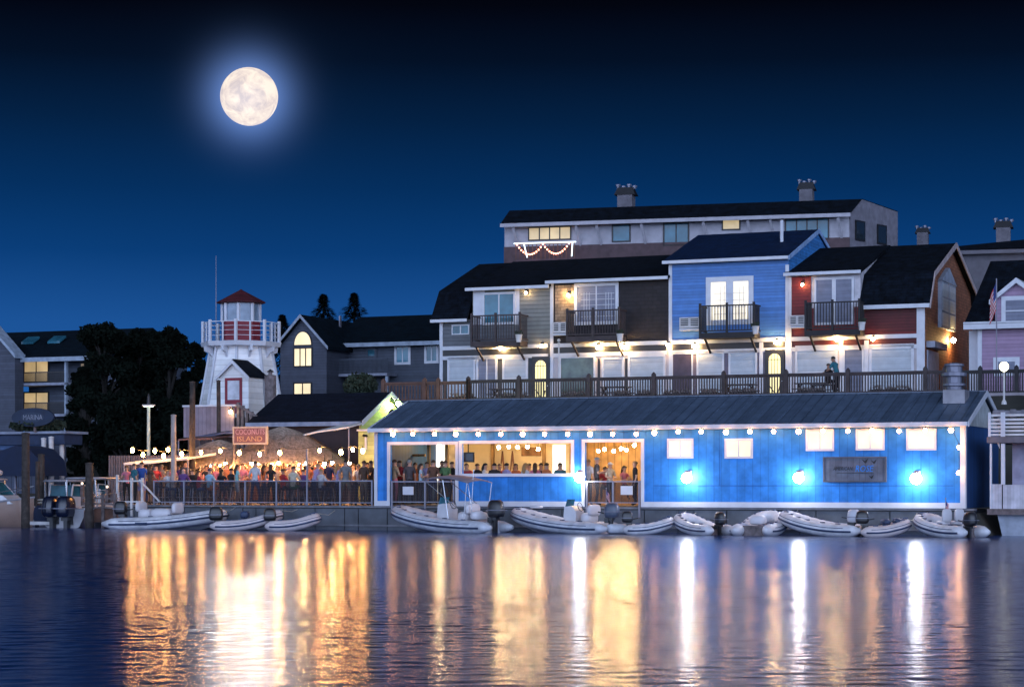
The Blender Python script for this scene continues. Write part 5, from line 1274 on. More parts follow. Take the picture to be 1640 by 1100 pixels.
mb = MB(); mb.ext([(u_+rx*math.cos(x), v, z_+rz_*math.sin(x)) for x in [2*math.pi*i/28 for i in range(28)]], (0, .12, 0)); mb.build('oval_board', M('sign_blue_board', (.006, .018, .05), .6), t)
mb = MB(); mb.ext([(u_+rx*.55*math.cos(x), v-.012, z_+rz_*.52*math.sin(x)) for x in [2*math.pi*i/24 for i in range(24)]], (0, .008, 0)); mb.build('inner_panel', M('sign_mid_blue', (.02, .035, .07), .6), t)
text(t, 'MARINA', 37, 68, 672, 8, v-.022, M('pale_sign_letters', (.22, .24, .30), .6)); 
mb = MB(); mb.bar((u_, v+.2, Q.Z(52, 692, v)), (u_, v+.2, z_), .1); mb.build('post', greywood, t)
t = thing('boat_cover', 'navy blue tarpaulin tent over a stored boat under the boathouse', 'boat cover', (Q.U(20, 6), 6, 1.5)); v = 6
mb = MB(); P = [(-40, 762), (-40, 736), (0, 722), (25, 713), (45, 718), (62, 735), (68, 762)]
mb.ext([(Q.U(x, v), v, Q.Z(20, y, v)) for x, y in P], (0, 2, 0)); mb.build('tarpaulin', canvas_bl, t); mb = MB(); mb.bar((Q.U(25, 7), 7, .5), (Q.U(25, 7), 7, Q.Z(25, 716, 7)), .08); mb.build('pole', steel, t)
# timber jetty
mb = MB(); t = thing('timber_jetty', 'brown timber jetty with plank railing between the piles and the patio ramp', 'jetty', (Q.U(120, -.2), -.2, .6)); v = -.3
mb.box(Q.U(120, v), Q.U(190, v), v, 4.5, .70, .80); mb.build('deck_boards', brownwood, t)
mb = MB(); pb(mb, Q, 146, 812, 190, 836, v-.05, v+.0); mb.build('front_boards', brownwood, t)
mb = MB()
for y_ in (797, 806, 812): mb.bar((Q.U(134, v), v-.1, Q.Z(160, y_, v)), (Q.U(190, v), v-.1, Q.Z(160, y_+1, v)), .07)
mb.build('railing', greywood, t)
mb = MB()
for x in (150, 167, 186): mb.bar((Q.U(x, v), v-.08, -.5), (Q.U(x, v), v-.08, Q.Z(x, 790, v)), .12)
mb.each('post', greywood, t)
mb = MB(); mb.box(Q.U(-60, 4.6), Q.U(186, 4.6), 4.6, 5.6, .62, .75); structure('dock_walkway', mb, greywood)
for i, px in enumerate((108, 124, 132, 160, 172)):
    v = 4.9; u_ = Q.U(px, v); t = thing('dock_pedestal', f'small lit dock post among the moored boats, {ORD[i]} from the left', 'dock post', (u_, v, .75), group='dock posts')
    mb = MB(); mb.box(u_-.07, u_+.07, v-.07, v+.07, .755, 1.5+.15*(i % 3)); mb.build('column', offw if i % 2 else greywood, t); mb = MB(); mb.ball((u_, v-.02, 1.58+.15*(i % 3)), .06, 8); mb.build('light_cap', E('dim_dock_light', (1, .8, .6), 2.0) if i % 2 == 0 else white, t, smooth=True)

# ================================================================ trees
def broadleaf(px, ytop, ybase, v, wpx, seed, label, n=5200, mat=leaf, ls=.15):
    random.seed(seed); u_ = Q.U(px, v); s_ = Q.dep(u_, v)/F; zt_ = Q.Zu(ytop, u_, v); zb_ = gh(u_, v)-.1; R_ = wpx*s_/2; Hh = zt_-zb_
    t = thing('broadleaf_tree', label, 'tree', (u_, v, zb_), group='dark trees left of the lighthouse')
    mb = MB(); mb.tube([(u_, v, zb_), (u_+.2, v, zb_+Hh*.25), (u_-.1, v+.1, zb_+Hh*.5), (u_+.1, v, zb_+Hh*.85)], [.38, .28, .2, .05], 8)
    cl = []
    for k in range(46):
        f_ = random.uniform(.08, .93); rr = R_*(1.0-.75*max(0, f_-.45)**1.1*1.3)*math.sqrt(random.uniform(.02, 1.0)); th = random.uniform(0, 2*math.pi)
        c_ = Vector((u_+rr*.8*math.cos(th), v+rr*.8*math.sin(th), zb_+Hh*f_)); cl.append((c_, random.uniform(.7, 1.3)*R_*.36))
        mb.tube([(u_, v, zb_+Hh*min(f_*.7, .6)), tuple((Vector((u_, v, zb_+Hh*f_*.8))+c_)/2), tuple(c_)], [.12, .07, .02], 5)
    cl.append((Vector((u_, v, zt_-R_*.28)), R_*.32)); cl.append((Vector((u_+R_*.3, v, zt_-R_*.5)), R_*.33)); cl.append((Vector((u_-R_*.35, v, zt_-R_*.55)), R_*.33))
    mb.build('trunk', bark, t)
    mb = MB(); V_ = mb.v; F_ = mb.f
    for j in range(int(n*2.3)):
        c_, r_ = random.choice(cl); d_ = Vector((random.gauss(0, 1), random.gauss(0, 1), random.gauss(0, 1))).normalized()*r_*(random.random()**.42)
        p_ = c_+Vector((d_.x, d_.y, d_.z*.8)); 
        if p_.z > zt_: p_.z = zt_-random.random()*.5
        a_ = Vector((random.gauss(0, 1), random.gauss(0, 1), random.gauss(0, 1))).normalized()*ls*random.uniform(.6, 1.3); b__ = a_.orthogonal().normalized()*ls*.5
        k = len(V_); V_ += [tuple(p_-a_), tuple(p_-b__), tuple(p_+a_), tuple(p_+b__)]; F_.append((k, k+1, k+2, k+3))
    mb.m = [0]*len(F_); mb.build('crown', mat, t)
broadleaf(168, 516, 730, 30, 110, 11, 'tallest dark leafy tree right of the marina condominium', 8000)
broadleaf(222, 524, 730, 33, 96, 12, 'dark leafy tree directly behind the T-shaped lamp post', 7000)
broadleaf(272, 522, 730, 31, 96, 13, 'dark rounded tree left of the lighthouse', 7000)
broadleaf(312, 548, 730, 35, 60, 14, 'smaller dark tree half hidden behind the lighthouse wall', 4500)
broadleaf(135, 585, 740, 26, 70, 15, 'low dark tree beside the condominium balconies', 4500)
broadleaf(205, 620, 760, 20, 130, 16, 'wide low dark tree mass in front of the taller trees', 7000)
broadleaf(285, 630, 760, 19, 90, 17, 'low bushy tree behind the mauve board fence', 4500)
def conifer(px, ytop, v, wpx, seed, label):
    random.seed(seed); u_ = Q.U(px, v); s_ = Q.dep(u_, v)/F; zt_ = Q.Zu(ytop, u_, v); zb_ = 6; Hh = zt_-zb_; R_ = wpx*s_/2
    t = thing('conifer_tree', label, 'conifer', (u_, v, zb_), group='conifers behind the grey gabled house')
    mb = MB(); mb.tube([(u_, v, zb_), (u_, v, zt_)], [.3, .03], 6); mb.build('trunk', bark, t); mb = MB(); V_ = mb.v; F_ = mb.f
    for j in range(7000):
        f_ = random.random(); dz = (zt_-zb_)*(f_**1.5); k9 = int(dz/.42); th = (random.randrange(7)+.5*(k9 % 2))*math.pi*2/7+random.gauss(0, .16)
        r_ = (.12+min(dz, 5)*.72*(.8+.3*math.sin(k9*2.3+seed)))*math.sqrt(random.random())
        p_ = Vector((u_+r_*math.cos(th), v+r_*math.sin(th), zt_-dz-r_*.25+.1)); a_ = Vector((math.cos(th), math.sin(th), random.uniform(-.5, .3)))*.2; b__ = Vector((-math.sin(th), math.cos(th), 0))*.06
        k = len(V_); V_ += [tuple(p_-a_), tuple(p_-b__), tuple(p_+a_), tuple(p_+b__)]; F_.append((k, k+1, k+2, k+3))
    mb.m = [0]*len(F_); mb.build('crown', leaf2, t)
conifer(518, 474, 60, 36, 21, 'left conifer peak above the grey gabled house roof'); conifer(567, 472, 60, 46, 22, 'right conifer peak above the grey gabled house roof'); conifer(452, 507, 56, 22, 23, 'small conifer tip between the lighthouse gallery and the grey gable')
def shrub(px, ytop, ybot, v, wpx, seed, label, n=900):
    random.seed(seed); u_ = Q.U(px, v); s_ = Q.dep(u_, v)/F; zt_, zb_ = Q.Zu(ytop, u_, v), Q.Zu(ybot, u_, v); R_ = wpx*s_/2
    t = thing('garden_shrub', label, 'shrub', (u_, v, zb_), group='shrubs')
    mb = MB()
    for k in range(5): mb.tube([(u_, v, zb_-.3), (u_+R_*.6*math.cos(k*1.3), v+R_*.5*math.sin(k*1.3), zb_+(zt_-zb_)*.7)], [.05, .015], 5)
    mb.build('stems', bark, t); mb = MB()
    for j in range(n):
        d_ = Vector((random.gauss(0, 1), random.gauss(0, 1), random.gauss(0, 1))).normalized()*random.random()**.4
        p_ = Vector((u_+d_.x*R_, v+d_.y*R_, (zt_+zb_)/2+d_.z*(zt_-zb_)/2*(1-.25*random.random()))); a_ = Vector((random.gauss(0, 1), random.gauss(0, 1), random.gauss(0, 1))).normalized()*.12; b__ = a_.orthogonal().normalized()*.06
        mb.add([p_-a_, p_-b__, p_+a_, p_+b__], [(0, 1, 2, 3)])
    mb.build('foliage', shrubm, t)
shrub(577, 595, 640, 17, 56, 31, 'leafy shrub lit green beside the terrace fence end', 1600); shrub(628, 655, 684, 10, 12, 32, 'small green-lit shrub between the yellow shed and the blue roof')
shrub(60, 668, 694, 9.8, 90, 33, 'dark shrub behind the oval marina sign', 1500)
# ================================================================ people
SKIN = [M('skin_light', (.45, .26, .19), .6, noise=.08), M('skin_tan', (.33, .17, .11), .6, noise=.08), M('skin_dark', (.12, .06, .04), .6, noise=.08)]
HAIR = {'black': M('hair_black', (.010, .008, .008), .6), 'brown': M('hair_brown', (.05, .025, .014), .6), 'blond': M('hair_blond', (.32, .20, .09), .6), 'grey': M('hair_grey', (.3, .29, .28), .6), 'bald': None, 'white cap': M('white_cap', (.6, .6, .62), .7), 'dark cap': M('dark_cap', (.02, .03, .07), .7)}
CLO = {}
def cloth(c):
    tab = {'black': (.014, .013, .016), 'navy': (.014, .022, .07), 'blue': (.02, .08, .34), 'white': (.50, .50, .52), 'pale blue': (.28, .45, .58), 'turquoise': (.22, .50, .50), 'red': (.35, .03, .04), 'orange': (.5, .16, .06),
           'pink': (.5, .16, .22), 'lavender': (.32, .28, .48), 'purple': (.12, .05, .18), 'brown': (.08, .045, .03), 'tan': (.38, .27, .18), 'khaki': (.30, .24, .16), 'grey': (.16, .16, .17), 'dark grey': (.05, .05, .06),
           'teal': (.02, .13, .17), 'cream': (.5, .44, .34), 'jeans': (.04, .07, .17), 'green': (.05, .14, .06)}
    if c not in CLO: CLO[c] = M('cloth_'+c.replace(' ', '_'), tab[c], .85, noise=.2, ns=9, bump=.3)
    return CLO[c]
shoe = M('dark_shoes', (.02, .017, .016), .5)
# joints for a 1.75 m figure facing -y; x is its left/right
def pose_joints(kind):
    J = dict(pel=(0, 0, .95), wa=(0, .01, 1.10), ch=(0, .0, 1.30), ub=(0, .01, 1.42), nk=(0, 0, 1.51), hd=(0, -.015, 1.62), ht=(0, -.005, 1.705))
    for s, n in ((-1, 'r'), (1, 'l')):
        J['sh'+n] = (s*.175, .005, 1.41); J['el'+n] = (s*.235, .03, 1.14); J['wr'+n] = (s*.225, -.06, .90)
        J['hp'+n] = (s*.09, 0, .90); J['kn'+n] = (s*.105, -.01, .50); J['an'+n] = (s*.11, .03, .09); J['to'+n] = (s*.125, -.14, .03)
    def sa(n, el, wr): J['el'+n] = el; J['wr'+n] = wr
    if kind == 'drink': sa('r', (-.25, -.0, 1.15), (-.13, -.26, 1.24)); J['knl'] = (.12, -.04, .5)
    if kind == 'both': sa('r', (-.25, -.05, 1.15), (-.10, -.28, 1.10)); sa('l', (.25, -.05, 1.15), (.10, -.28, 1.12))
    if kind == 'lean':
        for k in ('wa', 'ch', 'ub', 'nk', 'hd', 'ht', 'shl', 'shr'):
            x, y, z = J[k]; J[k] = (x, y-(z-.95)*.32, z-(z-.95)*.05)
        sa('r', (-.25, -.27, 1.13), (-.2, -.5, 1.06)); sa('l', (.25, -.27, 1.13), (.2, -.5, 1.06))
    if kind == 'gesture': sa('r', (-.36, -.06, 1.24), (-.42, -.28, 1.42)); sa('l', (.25, .04, 1.16), (.16, -.2, 1.08))
    if kind == 'apart':
        J['knr'] = (-.17, -.02, .5); J['anr'] = (-.2, .03, .09); J['tor'] = (-.24, -.13, .03); J['knl'] = (.17, -.02, .5); J['anl'] = (.2, .03, .09); J['tol'] = (.24, -.13, .03); sa('l', (.27, .05, 1.16), (.2, -.05, .95))
    if kind == 'sit':
        dz = -.22
        for k in list(J):
            if k[:2] not in ('kn', 'an', 'to'): x, y, z = J[k]; J[k] = (x, y+.05, z+dz)
        for s, n in ((-1, 'r'), (1, 'l')):
            J['kn'+n] = (s*.15, -.40, .70); J['an'+n] = (s*.14, -.33, .30); J['to'+n] = (s*.15, -.47, .24)
            J['el'+n] = (s*.25, -.08, .95); J['wr'+n] = (s*.14, -.32, 1.0)
    return J
RAD = dict(pel=(.15, .115), wa=(.125, .10), ch=(.155, .115), ub=(.13, .095), nk=(.058, .06), hd=(.082, .098), ht=(.066, .078), sh=(.07, .07), el=(.045, .045), wr=(.028, .032), hp=(.098, .10), kn=(.06, .06), an=(.04, .045), to=(.035, .03))
BON = [('pel', 'wa'), ('wa', 'ch'), ('ch', 'ub'), ('ub', 'nk'), ('nk', 'hd'), ('hd', 'ht')] + [(a+n, b+n) if a != 'ub' and a != 'pel' else (a, b+n) for n in 'lr' for a, b in (('ub', 'sh'), ('sh', 'el'), ('el', 'wr'), ('pel', 'hp'), ('hp', 'kn'), ('kn', 'an'), ('an', 'to'))]
PM = {}
def person_mesh(kind, bottom, woman):
    key = (kind, bottom, woman)
    if key in PM: return PM[key]
    J = pose_joints(kind); names = list(J); idx = {k: i for i, k in enumerate(names)}
    vs = [Vector(J[k]) for k in names]; rad = []
    for k in names:
        r = RAD.get(k) or RAD[k[:2]]
        f = 1
        if woman: f = {'wa': .80, 'ch': .88, 'ub': .86, 'sh': .82, 'pel': 1.0, 'hp': 1.0, 'nk': .85}.get(k[:2] if k[:2] in ('sh', 'hp') else k, .9)
        rad.append((r[0]*f, r[1]*f))
    ed = [(idx[a], idx[b]) for a, b in BON]; fingers = []
    for n in 'lr':
        w = Vector(J['wr'+n]); d = (w-Vector(J['el'+n])).normalized(); side = Vector((1, 0, 0)) if abs(d.x) < .8 else Vector((0, 0, 1)); side = (side-d*side.dot(d)).normalized(); pal = d.cross(side)
        i0 = len(vs); vs.append(w+d*.075); rad.append((.036, .018)); ed.append((idx['wr'+n], i0)); fingers.append(i0)
        for k, ln in ((-1.5, .05), (-.5, .062), (.5, .058), (1.5, .045)):
            a = len(vs); vs.append(w+d*.105+side*.02*k); rad.append((.010, .010)); ed.append((i0, a)); vs.append(w+d*(.11+ln*.6)+side*.022*k+pal*ln*.45); rad.append((.008, .008)); ed.append((a, a+1)); fingers += [a, a+1]
        a = len(vs); vs.append(w+d*.055+side*(-.045 if n == 'l' else .045)); rad.append((.012, .012)); ed.append((idx['wr'+n], a)); fingers.append(a)
    me = bpy.data.meshes.new('body'); me.from_pydata([tuple(p) for p in vs], ed, []); ob = bpy.data.objects.new('tmp', me); COL.objects.link(ob)
    ob.modifiers.new('Skin', 'SKIN'); sv = me.skin_vertices[0].data
    for i, r in enumerate(rad): sv[i].radius = r; sv[i].use_root = (i == 0)
    ss = ob.modifiers.new('Sub', 'SUBSURF'); ss.levels = 1; ss.render_levels = 1
    dg = bpy.context.evaluated_depsgraph_get(); dg.update(); out = bpy.data.meshes.new_from_object(ob.evaluated_get(dg))
    bpy.data.objects.remove(ob)
    # face details: nose, ears, eyes grown into the same mesh
    hd = Vector(J['hd']); mb = MB(); rx, ry = RAD['hd']
    mb.ball(hd+Vector((0, -ry-.004, -.01)), .016, 6, rz=.024)
    for s in (-1, 1): mb.ball(hd+Vector((s*rx*.98, .01, 0)), .016, 6, rz=.03)
    nb = len(out.vertices); ve = [tuple(v.co) for v in out.vertices]; fe = [tuple(p.vertices) for p in out.polygons]
    # material zones by nearest bone
    segs = [(a, b) for a, b in BON] ; mats = []
    def zone(c):
        best = None
        for a, b in segs:
            A, B = Vector(J[a]), Vector(J[b]); t = max(0, min(1, (c-A).dot(B-A)/max((B-A).length_squared, 1e-6))); d = (c-(A+(B-A)*t)).length/(RAD.get(a) or RAD[a[:2]])[0]
            if best is None or d < best[0]: best = (d, a[:2], b[:2], t)
        _, a, b, t = best
        if b in ('ht', 'hd'): return 0
        if b == 'nk': return 0 if t > .55 else 1
        if b == 'wr': return 0
        if a == 'sh': return 1 if t < (.45 if woman else .75) else 0
        if b == 'to': return 3
        if b == 'an': return 2 if bottom == 'long' and t < .92 else (3 if t > .9 else 0)
        if b == 'kn': return 2 if bottom != 'short' or t < .8 else 0
        if b == 'hp' or (a == 'pe' and b == 'wa' and t < .15): return 2
        return 1
    fv = [Vector(vs[i]) for i in fingers]
    for f in fe:
        c = Vector((0, 0, 0))
        for i in f: c += Vector(ve[i])
        c /= len(f); z = zone(c)
        if min((c-q).length for q in fv) < .05: z = 0
        mats.append(z)
    ve += mb.v; fe += [tuple(i+nb for i in f) for f in mb.f]; mats += [0]*len(mb.f)
    mb2 = MB()
    for s in (-1, 1): mb2.ball(hd+Vector((s*.03, -ry*.93, .012)), .0085, 6)
    mb2.box(-.022, .022, hd.y-ry*.97, hd.y-ry*.9, hd.z-.052, hd.z-.046)
    nb = len(ve); ve += mb2.v; fe += [tuple(i+nb for i in f) for f in mb2.f]; mats += [3]*len(mb2.f)
    if bottom == 'skirt':
        mb3 = MB(); z1 = J['pel'][2]; mb3.lathe((0, J['pel'][1], 0), [(.15, z1+.08), (.19, z1-.08), (.24, z1-.42), (.22, z1-.43)], 14, sy=.8); nb = len(ve); ve += mb3.v; fe += [tuple(i+nb for i in f) for f in mb3.f]; mats += [2]*len(mb3.f)
    m2 = bpy.data.meshes.new('person_body'); m2.from_pydata(ve, [], fe); m2.polygons.foreach_set('use_smooth', [True]*len(fe))
    for k in range(4): m2.materials.append(shoe)
    m2.polygons.foreach_set('material_index', mats); m2.update(); PM[key] = (m2, J); return PM[key]
HM = {}
def hair_mesh(style, kind):
    key = (style, kind)
    if key in HM: return HM[key]
    J = pose_joints(kind); hd = Vector(J['hd'])+Vector((0, .012, .02)); mb = MB()
    n = 14; vs = []; prof = [(0, 1.0)] 
    rows = 7
    for i in range(rows+1):
        ph = math.pi/2-(math.pi/2+(.25 if style == 'short' else .5))*i/rows
        for k in range(n):
            th = 2*math.pi*k/n; fr = max(0, -math.sin(th)); p_ = max(ph, .42*fr) if ph < .42*fr else ph
            r = .098 if style != 'cap' else .104
            vs.append((hd.x+math.cos(p_)*math.cos(th)*r*.95, hd.y+math.cos(p_)*math.sin(th)*(r+.018), hd.z+.012+math.sin(p_)*(r+.012)))
    fs = [(i*n+k, i*n+(k+1) % n, (i+1)*n+(k+1) % n, (i+1)*n+k) for i in range(rows) for k in range(n)]
    fs.append(tuple(range(rows*n, (rows+1)*n))); mb.add(vs, fs)
    if style == 'long': mb.tube([(hd.x, hd.y+.05, hd.z+.02), (hd.x, hd.y+.10, hd.z-.10), (hd.x, hd.y+.10, hd.z-.24), (hd.x, hd.y+.09, hd.z-.33)], [.085, .085, .07, .025], 10, flat=.75)
    if style == 'cap': mb.ext([(hd.x-.06, hd.y-.09, hd.z+.05), (hd.x+.06, hd.y-.09, hd.z+.05), (hd.x+.045, hd.y-.185, hd.z+.035), (hd.x-.045, hd.y-.185, hd.z+.035)], (0, 0, .012))
    me = bpy.data.meshes.new('hair'); me.from_pydata([tuple(p) for p in mb.v], [], mb.f); me.polygons.foreach_set('use_smooth', [True]*len(mb.f)); me.materials.append(shoe); me.update(); HM[key] = me; return me
PI = math.pi
def person(px, v, shirt, pants, hair, pose, face, label, group, h=1.75, skin=0, woman=False, bottom='long', zb=.985, style=None):
    """face: yaw in degrees, 0 looks at the harbour, 180 turns the back"""
    u = Q.U(px, v); t = thing('person', label, 'person', (u, v, zb), group=group, yaw=math.radians(face), local=True)
    t.scale = (h/1.75,)*3
    me, J = person_mesh(pose, bottom, woman)
    b = bpy.data.objects.new('body', me); COL.objects.link(b); b.parent = t
    for i, m_ in enumerate((SKIN[skin], cloth(shirt), cloth(pants), shoe)): b.material_slots[i].link = 'OBJECT'; b.material_slots[i].material = m_
    if hair != 'bald':
        st = style or ('cap' if 'cap' in hair else 'long' if woman else 'short')
        hm = bpy.data.objects.new('hair' if 'cap' not in hair else 'cap', hair_mesh(st, pose)); COL.objects.link(hm); hm.parent = t
        hm.material_slots[0].link = 'OBJECT'; hm.material_slots[0].material = HAIR[hair]
    return t
GP1 = 'people crowding the patio'
W_ = dict(woman=True)
for a in [
  (203, 1.6, 'pink', 'black', 'black', 'drink', 30, 'dark-haired woman in a pink top, leftmost of the patio crowd', 1.66, 0, True, 'long'),
  (215, .9, 'teal', 'black', 'brown', 'stand', 150, 'broad person in a teal top and black trousers beside the ramp railing', 1.74, 0, False, 'long'),
  (227, 1.3, 'blue', 'lavender', 'brown', 'drink', 200, 'man in a bright blue shirt at the left end of the patio', 1.82, 0, False, 'short'),
  (241, .9, 'brown', 'brown', 'brown', 'both', 160, 'woman in a long brown dress standing left of the first railing panel', 1.70, 1, True, 'skirt'),
  (250, 2.8, 'red', 'jeans', 'brown', 'drink', 20, 'person in a red top just behind the woman in the brown dress', 1.70, 0, False, 'long'),
  (259, 3.4, 'cream', 'tan', 'grey', 'both', -20, 'grey-haired person in a cream top near the left railing end', 1.72, 0, False, 'long'),
  (270, 1.5, 'white', 'jeans', 'blond', 'sit', 60, 'blond woman in a white top seated at the leftmost high table', 1.68, 0, True, 'long'),
  (277, 2.9, 'pink', 'black', 'brown', 'gesture', 10, 'woman in a pink top gesturing behind the leftmost high table', 1.66, 0, True, 'long'),
  (286, 3.2, 'purple', 'black', 'black', 'drink', -30, 'person in a purple top under the brown canopy', 1.72, 1, False, 'long'),
  (295, 1.5, 'purple', 'jeans', 'bald', 'sit', 180, 'bald man in a purple shirt seated with his back to the harbour', 1.78, 0, False, 'long'),
  (297, 3.0, 'dark grey', 'black', 'black', 'stand', 10, 'tall dark-haired man in a dark grey shirt behind the seated bald man', 1.86, 1, False, 'long'),
  (309, 1.9, 'black', 'black', 'brown', 'sit', 200, 'person in black seated right of the bald man', 1.72, 0, False, 'long'),
  (319, 1.5, 'red', 'jeans', 'brown', 'sit', 150, 'woman in a red top seated at the second high table', 1.66, 0, True, 'long'),
  (331, 2.9, 'black', 'black', 'black', 'both', 20, 'woman in a black top standing behind the second high table', 1.68, 1, True, 'long'),
  (337, 1.5, 'pale blue', 'orange', 'dark cap', 'sit', 170, 'person in a pale blue shirt and dark cap seated by the third railing post', 1.74, 0, False, 'short'),
  (346, 3.0, 'pink', 'tan', 'blond', 'drink', -10, 'blond woman in a pink top by the bar counter', 1.66, 0, True, 'long'),
  (356, 1.4, 'black', 'black', 'black', 'sit', 180, 'long-haired woman in black seated with her back to the harbour', 1.70, 0, True, 'long'),
  (363, 2.8, 'orange', 'jeans', 'brown', 'stand', 30, 'person in an orange top right of the long-haired woman in black', 1.74, 0, False, 'long'),
  (372, 1.5, 'black', 'khaki', 'black', 'sit', 160, 'black-haired man in a black shirt seated beside the turquoise top', 1.76, 1, False, 'short'),
  (380, 1.1, 'turquoise', 'white', 'brown', 'drink', 140, 'woman in a turquoise top and white shorts by the fourth railing post', 1.68, 0, True, 'short'),
  (389, 2.8, 'pink', 'black', 'brown', 'gesture', 0, 'person in a pink top with a raised arm left of the white shirt', 1.74, 0, False, 'long'),
  (399, 3.2, 'orange', 'tan', 'blond', 'both', -20, 'blond person in an orange top under the patio sign', 1.70, 0, False, 'long'),
  (409, .9, 'white', 'jeans', 'brown', 'apart', 180, 'man in a white shirt and jeans with his back turned below the patio sign', 1.82, 0, False, 'long'),
  (423, 1.4, 'orange', 'jeans', 'brown', 'drink', 160, 'woman in an orange top directly right of the man in the white shirt', 1.66, 1, True, 'long'),
  (434, 1.0, 'black', 'black', 'brown', 'stand', 190, 'long-haired woman in black standing by the fifth railing post', 1.70, 0, True, 'long'),
  (444, 3.0, 'tan', 'black', 'blond', 'drink', 20, 'blond woman in a tan top at the bar counter end', 1.66, 0, True, 'long'),
  (455, 1.5, 'red', 'black', 'black', 'sit', 150, 'dark-haired person in red seated at the fourth high table', 1.72, 1, False, 'long'),
  (458, 5.6, 'lavender', 'black', 'white cap', 'stand', 0, 'bartender in a lavender shirt and white cap under the thatch', 1.84, 0, False, 'long'),
  (475, 5.4, 'white', 'black', 'grey', 'stand', 10, 'tall bartender in a white shirt under the thatch', 1.90, 0, False, 'long'),
  (471, 1.3, 'cream', 'green', 'brown', 'sit', 180, 'broad man in a cream shirt and green shorts seated with his back turned', 1.84, 0, False, 'short'),
  (487, 1.6, 'purple', 'black', 'brown', 'sit', 170, 'person in a purple top seated right of the cream shirt', 1.70, 0, False, 'long'),
  (495, 3.0, 'orange', 'tan', 'brown', 'gesture', -10, 'person in an orange top behind the tall railing post', 1.72, 1, False, 'long'),
  (503, 1.4, 'lavender', 'navy', 'blond', 'lean', 150, 'person in a lavender shirt leaning over the fifth high table', 1.76, 0, False, 'long'),
  (512, 2.9, 'red', 'black', 'black', 'stand', 20, 'dark-haired man in a red shirt left of the navy shirt', 1.84, 0, False, 'long'),
  (516, 1.2, 'white', 'navy', 'blond', 'sit', 160, 'blond person in a white shirt seated in front of the red shirt', 1.72, 0, False, 'long'),
  (527, 2.4, 'navy', 'black', 'black', 'both', 170, 'broad man in a navy shirt with his back to the harbour', 1.86, 0, False, 'long'),
  (541, 1.4, 'lavender', 'navy', 'blond', 'drink', 150, 'blond woman in a lavender top left of the man in the grey shirt', 1.68, 0, True, 'long'),
  (554, .9, 'grey', 'khaki', 'black', 'apart', 190, 'big man in a grey shirt and khaki shorts near the last railing panel', 1.86, 0, False, 'short'),
  (566, 3.0, 'tan', 'brown', 'brown', 'drink', 0, 'person in a tan top in the light between the grey shirt and the shed', 1.70, 0, False, 'long'),
  (575, 2.9, 'white', 'black', 'dark cap', 'lean', 20, 'person in a white shirt and dark cap bending over the rightmost high table', 1.72, 0, False, 'long'),
  (583, 1.0, 'brown', 'tan', 'brown', 'drink', 170, 'person in a brown top and tan trousers near the blue restaurant corner', 1.82, 1, False, 'long'),
  (594, 1.5, 'brown', 'brown', 'black', 'stand', 160, 'rightmost person of the patio crowd in dark brown against the blue wall', 1.82, 1, False, 'long'),
  (233, 4.0, 'cream', 'jeans', 'brown', 'gesture', -30, 'person in a cream top gesturing far behind the man in bright blue', 1.7, 0, False, 'long'),
  (265, 4.6, 'black', 'black', 'blond', 'stand', 60, 'blond woman in black deep under the white lit awning', 1.66, 0, True, 'long'),
  (303, 4.4, 'tan', 'black', 'brown', 'drink', -60, 'person in a tan top deep behind the tall man in dark grey', 1.74, 1, False, 'long'),
  (325, 4.8, 'pink', 'jeans', 'blond', 'both', 40, 'blond woman in a pink top under the left thatch edge', 1.64, 0, True, 'long'),
  (341, 4.2, 'brown', 'black', 'grey', 'stand', -90, 'grey-haired person in brown standing side-on at the bar counter', 1.76, 0, False, 'long'),
  (384, 4.4, 'cream', 'black', 'brown', 'gesture', 30, 'person in a cream top far behind the woman in turquoise', 1.72, 0, False, 'long'),
  (417, 4.9, 'red', 'black', 'black', 'drink', -40, 'person in red at the counter right of the patio sign post', 1.68, 1, False, 'long'),
  (429, 4.3, 'pink', 'tan', 'blond', 'both', 70, 'blond woman in pink close behind the woman in orange', 1.62, 0, True, 'long'),
  (464, 4.0, 'tan', 'jeans', 'brown', 'stand', 10, 'person in a tan top between the two bartenders and the railing', 1.7, 0, False, 'long'),
  (483, 4.5, 'orange', 'black', 'brown', 'drink', -20, 'person in an orange top just right of the tall bartender', 1.74, 0, False, 'long'),
  (508, 4.4, 'cream', 'jeans', 'grey', 'both', 50, 'grey-haired person in a cream top deep behind the lavender shirt', 1.7, 0, False, 'long'),
  (534, 4.2, 'pink', 'black', 'brown', 'gesture', -50, 'person in a pink top right behind the broad man in navy', 1.66, 0, False, 'long'),
  (548, 3.9, 'tan', 'brown', 'blond', 'drink', 90, 'blond person in a tan top side-on behind the big man in grey', 1.72, 0, False, 'long'),
  (588, 4.0, 'orange', 'black', 'black', 'stand', 20, 'person in an orange top in the light by the yellow shed', 1.78, 1, False, 'long')]:
    px, v, sh, pa, ha, po, fc, lab, h_, sk, wo, bo = a
    person(px, v, sh, pa, ha, po, fc, lab, GP1, h_, sk, wo, bo)
GB = 'people inside the restaurant'; zi = z0+.05
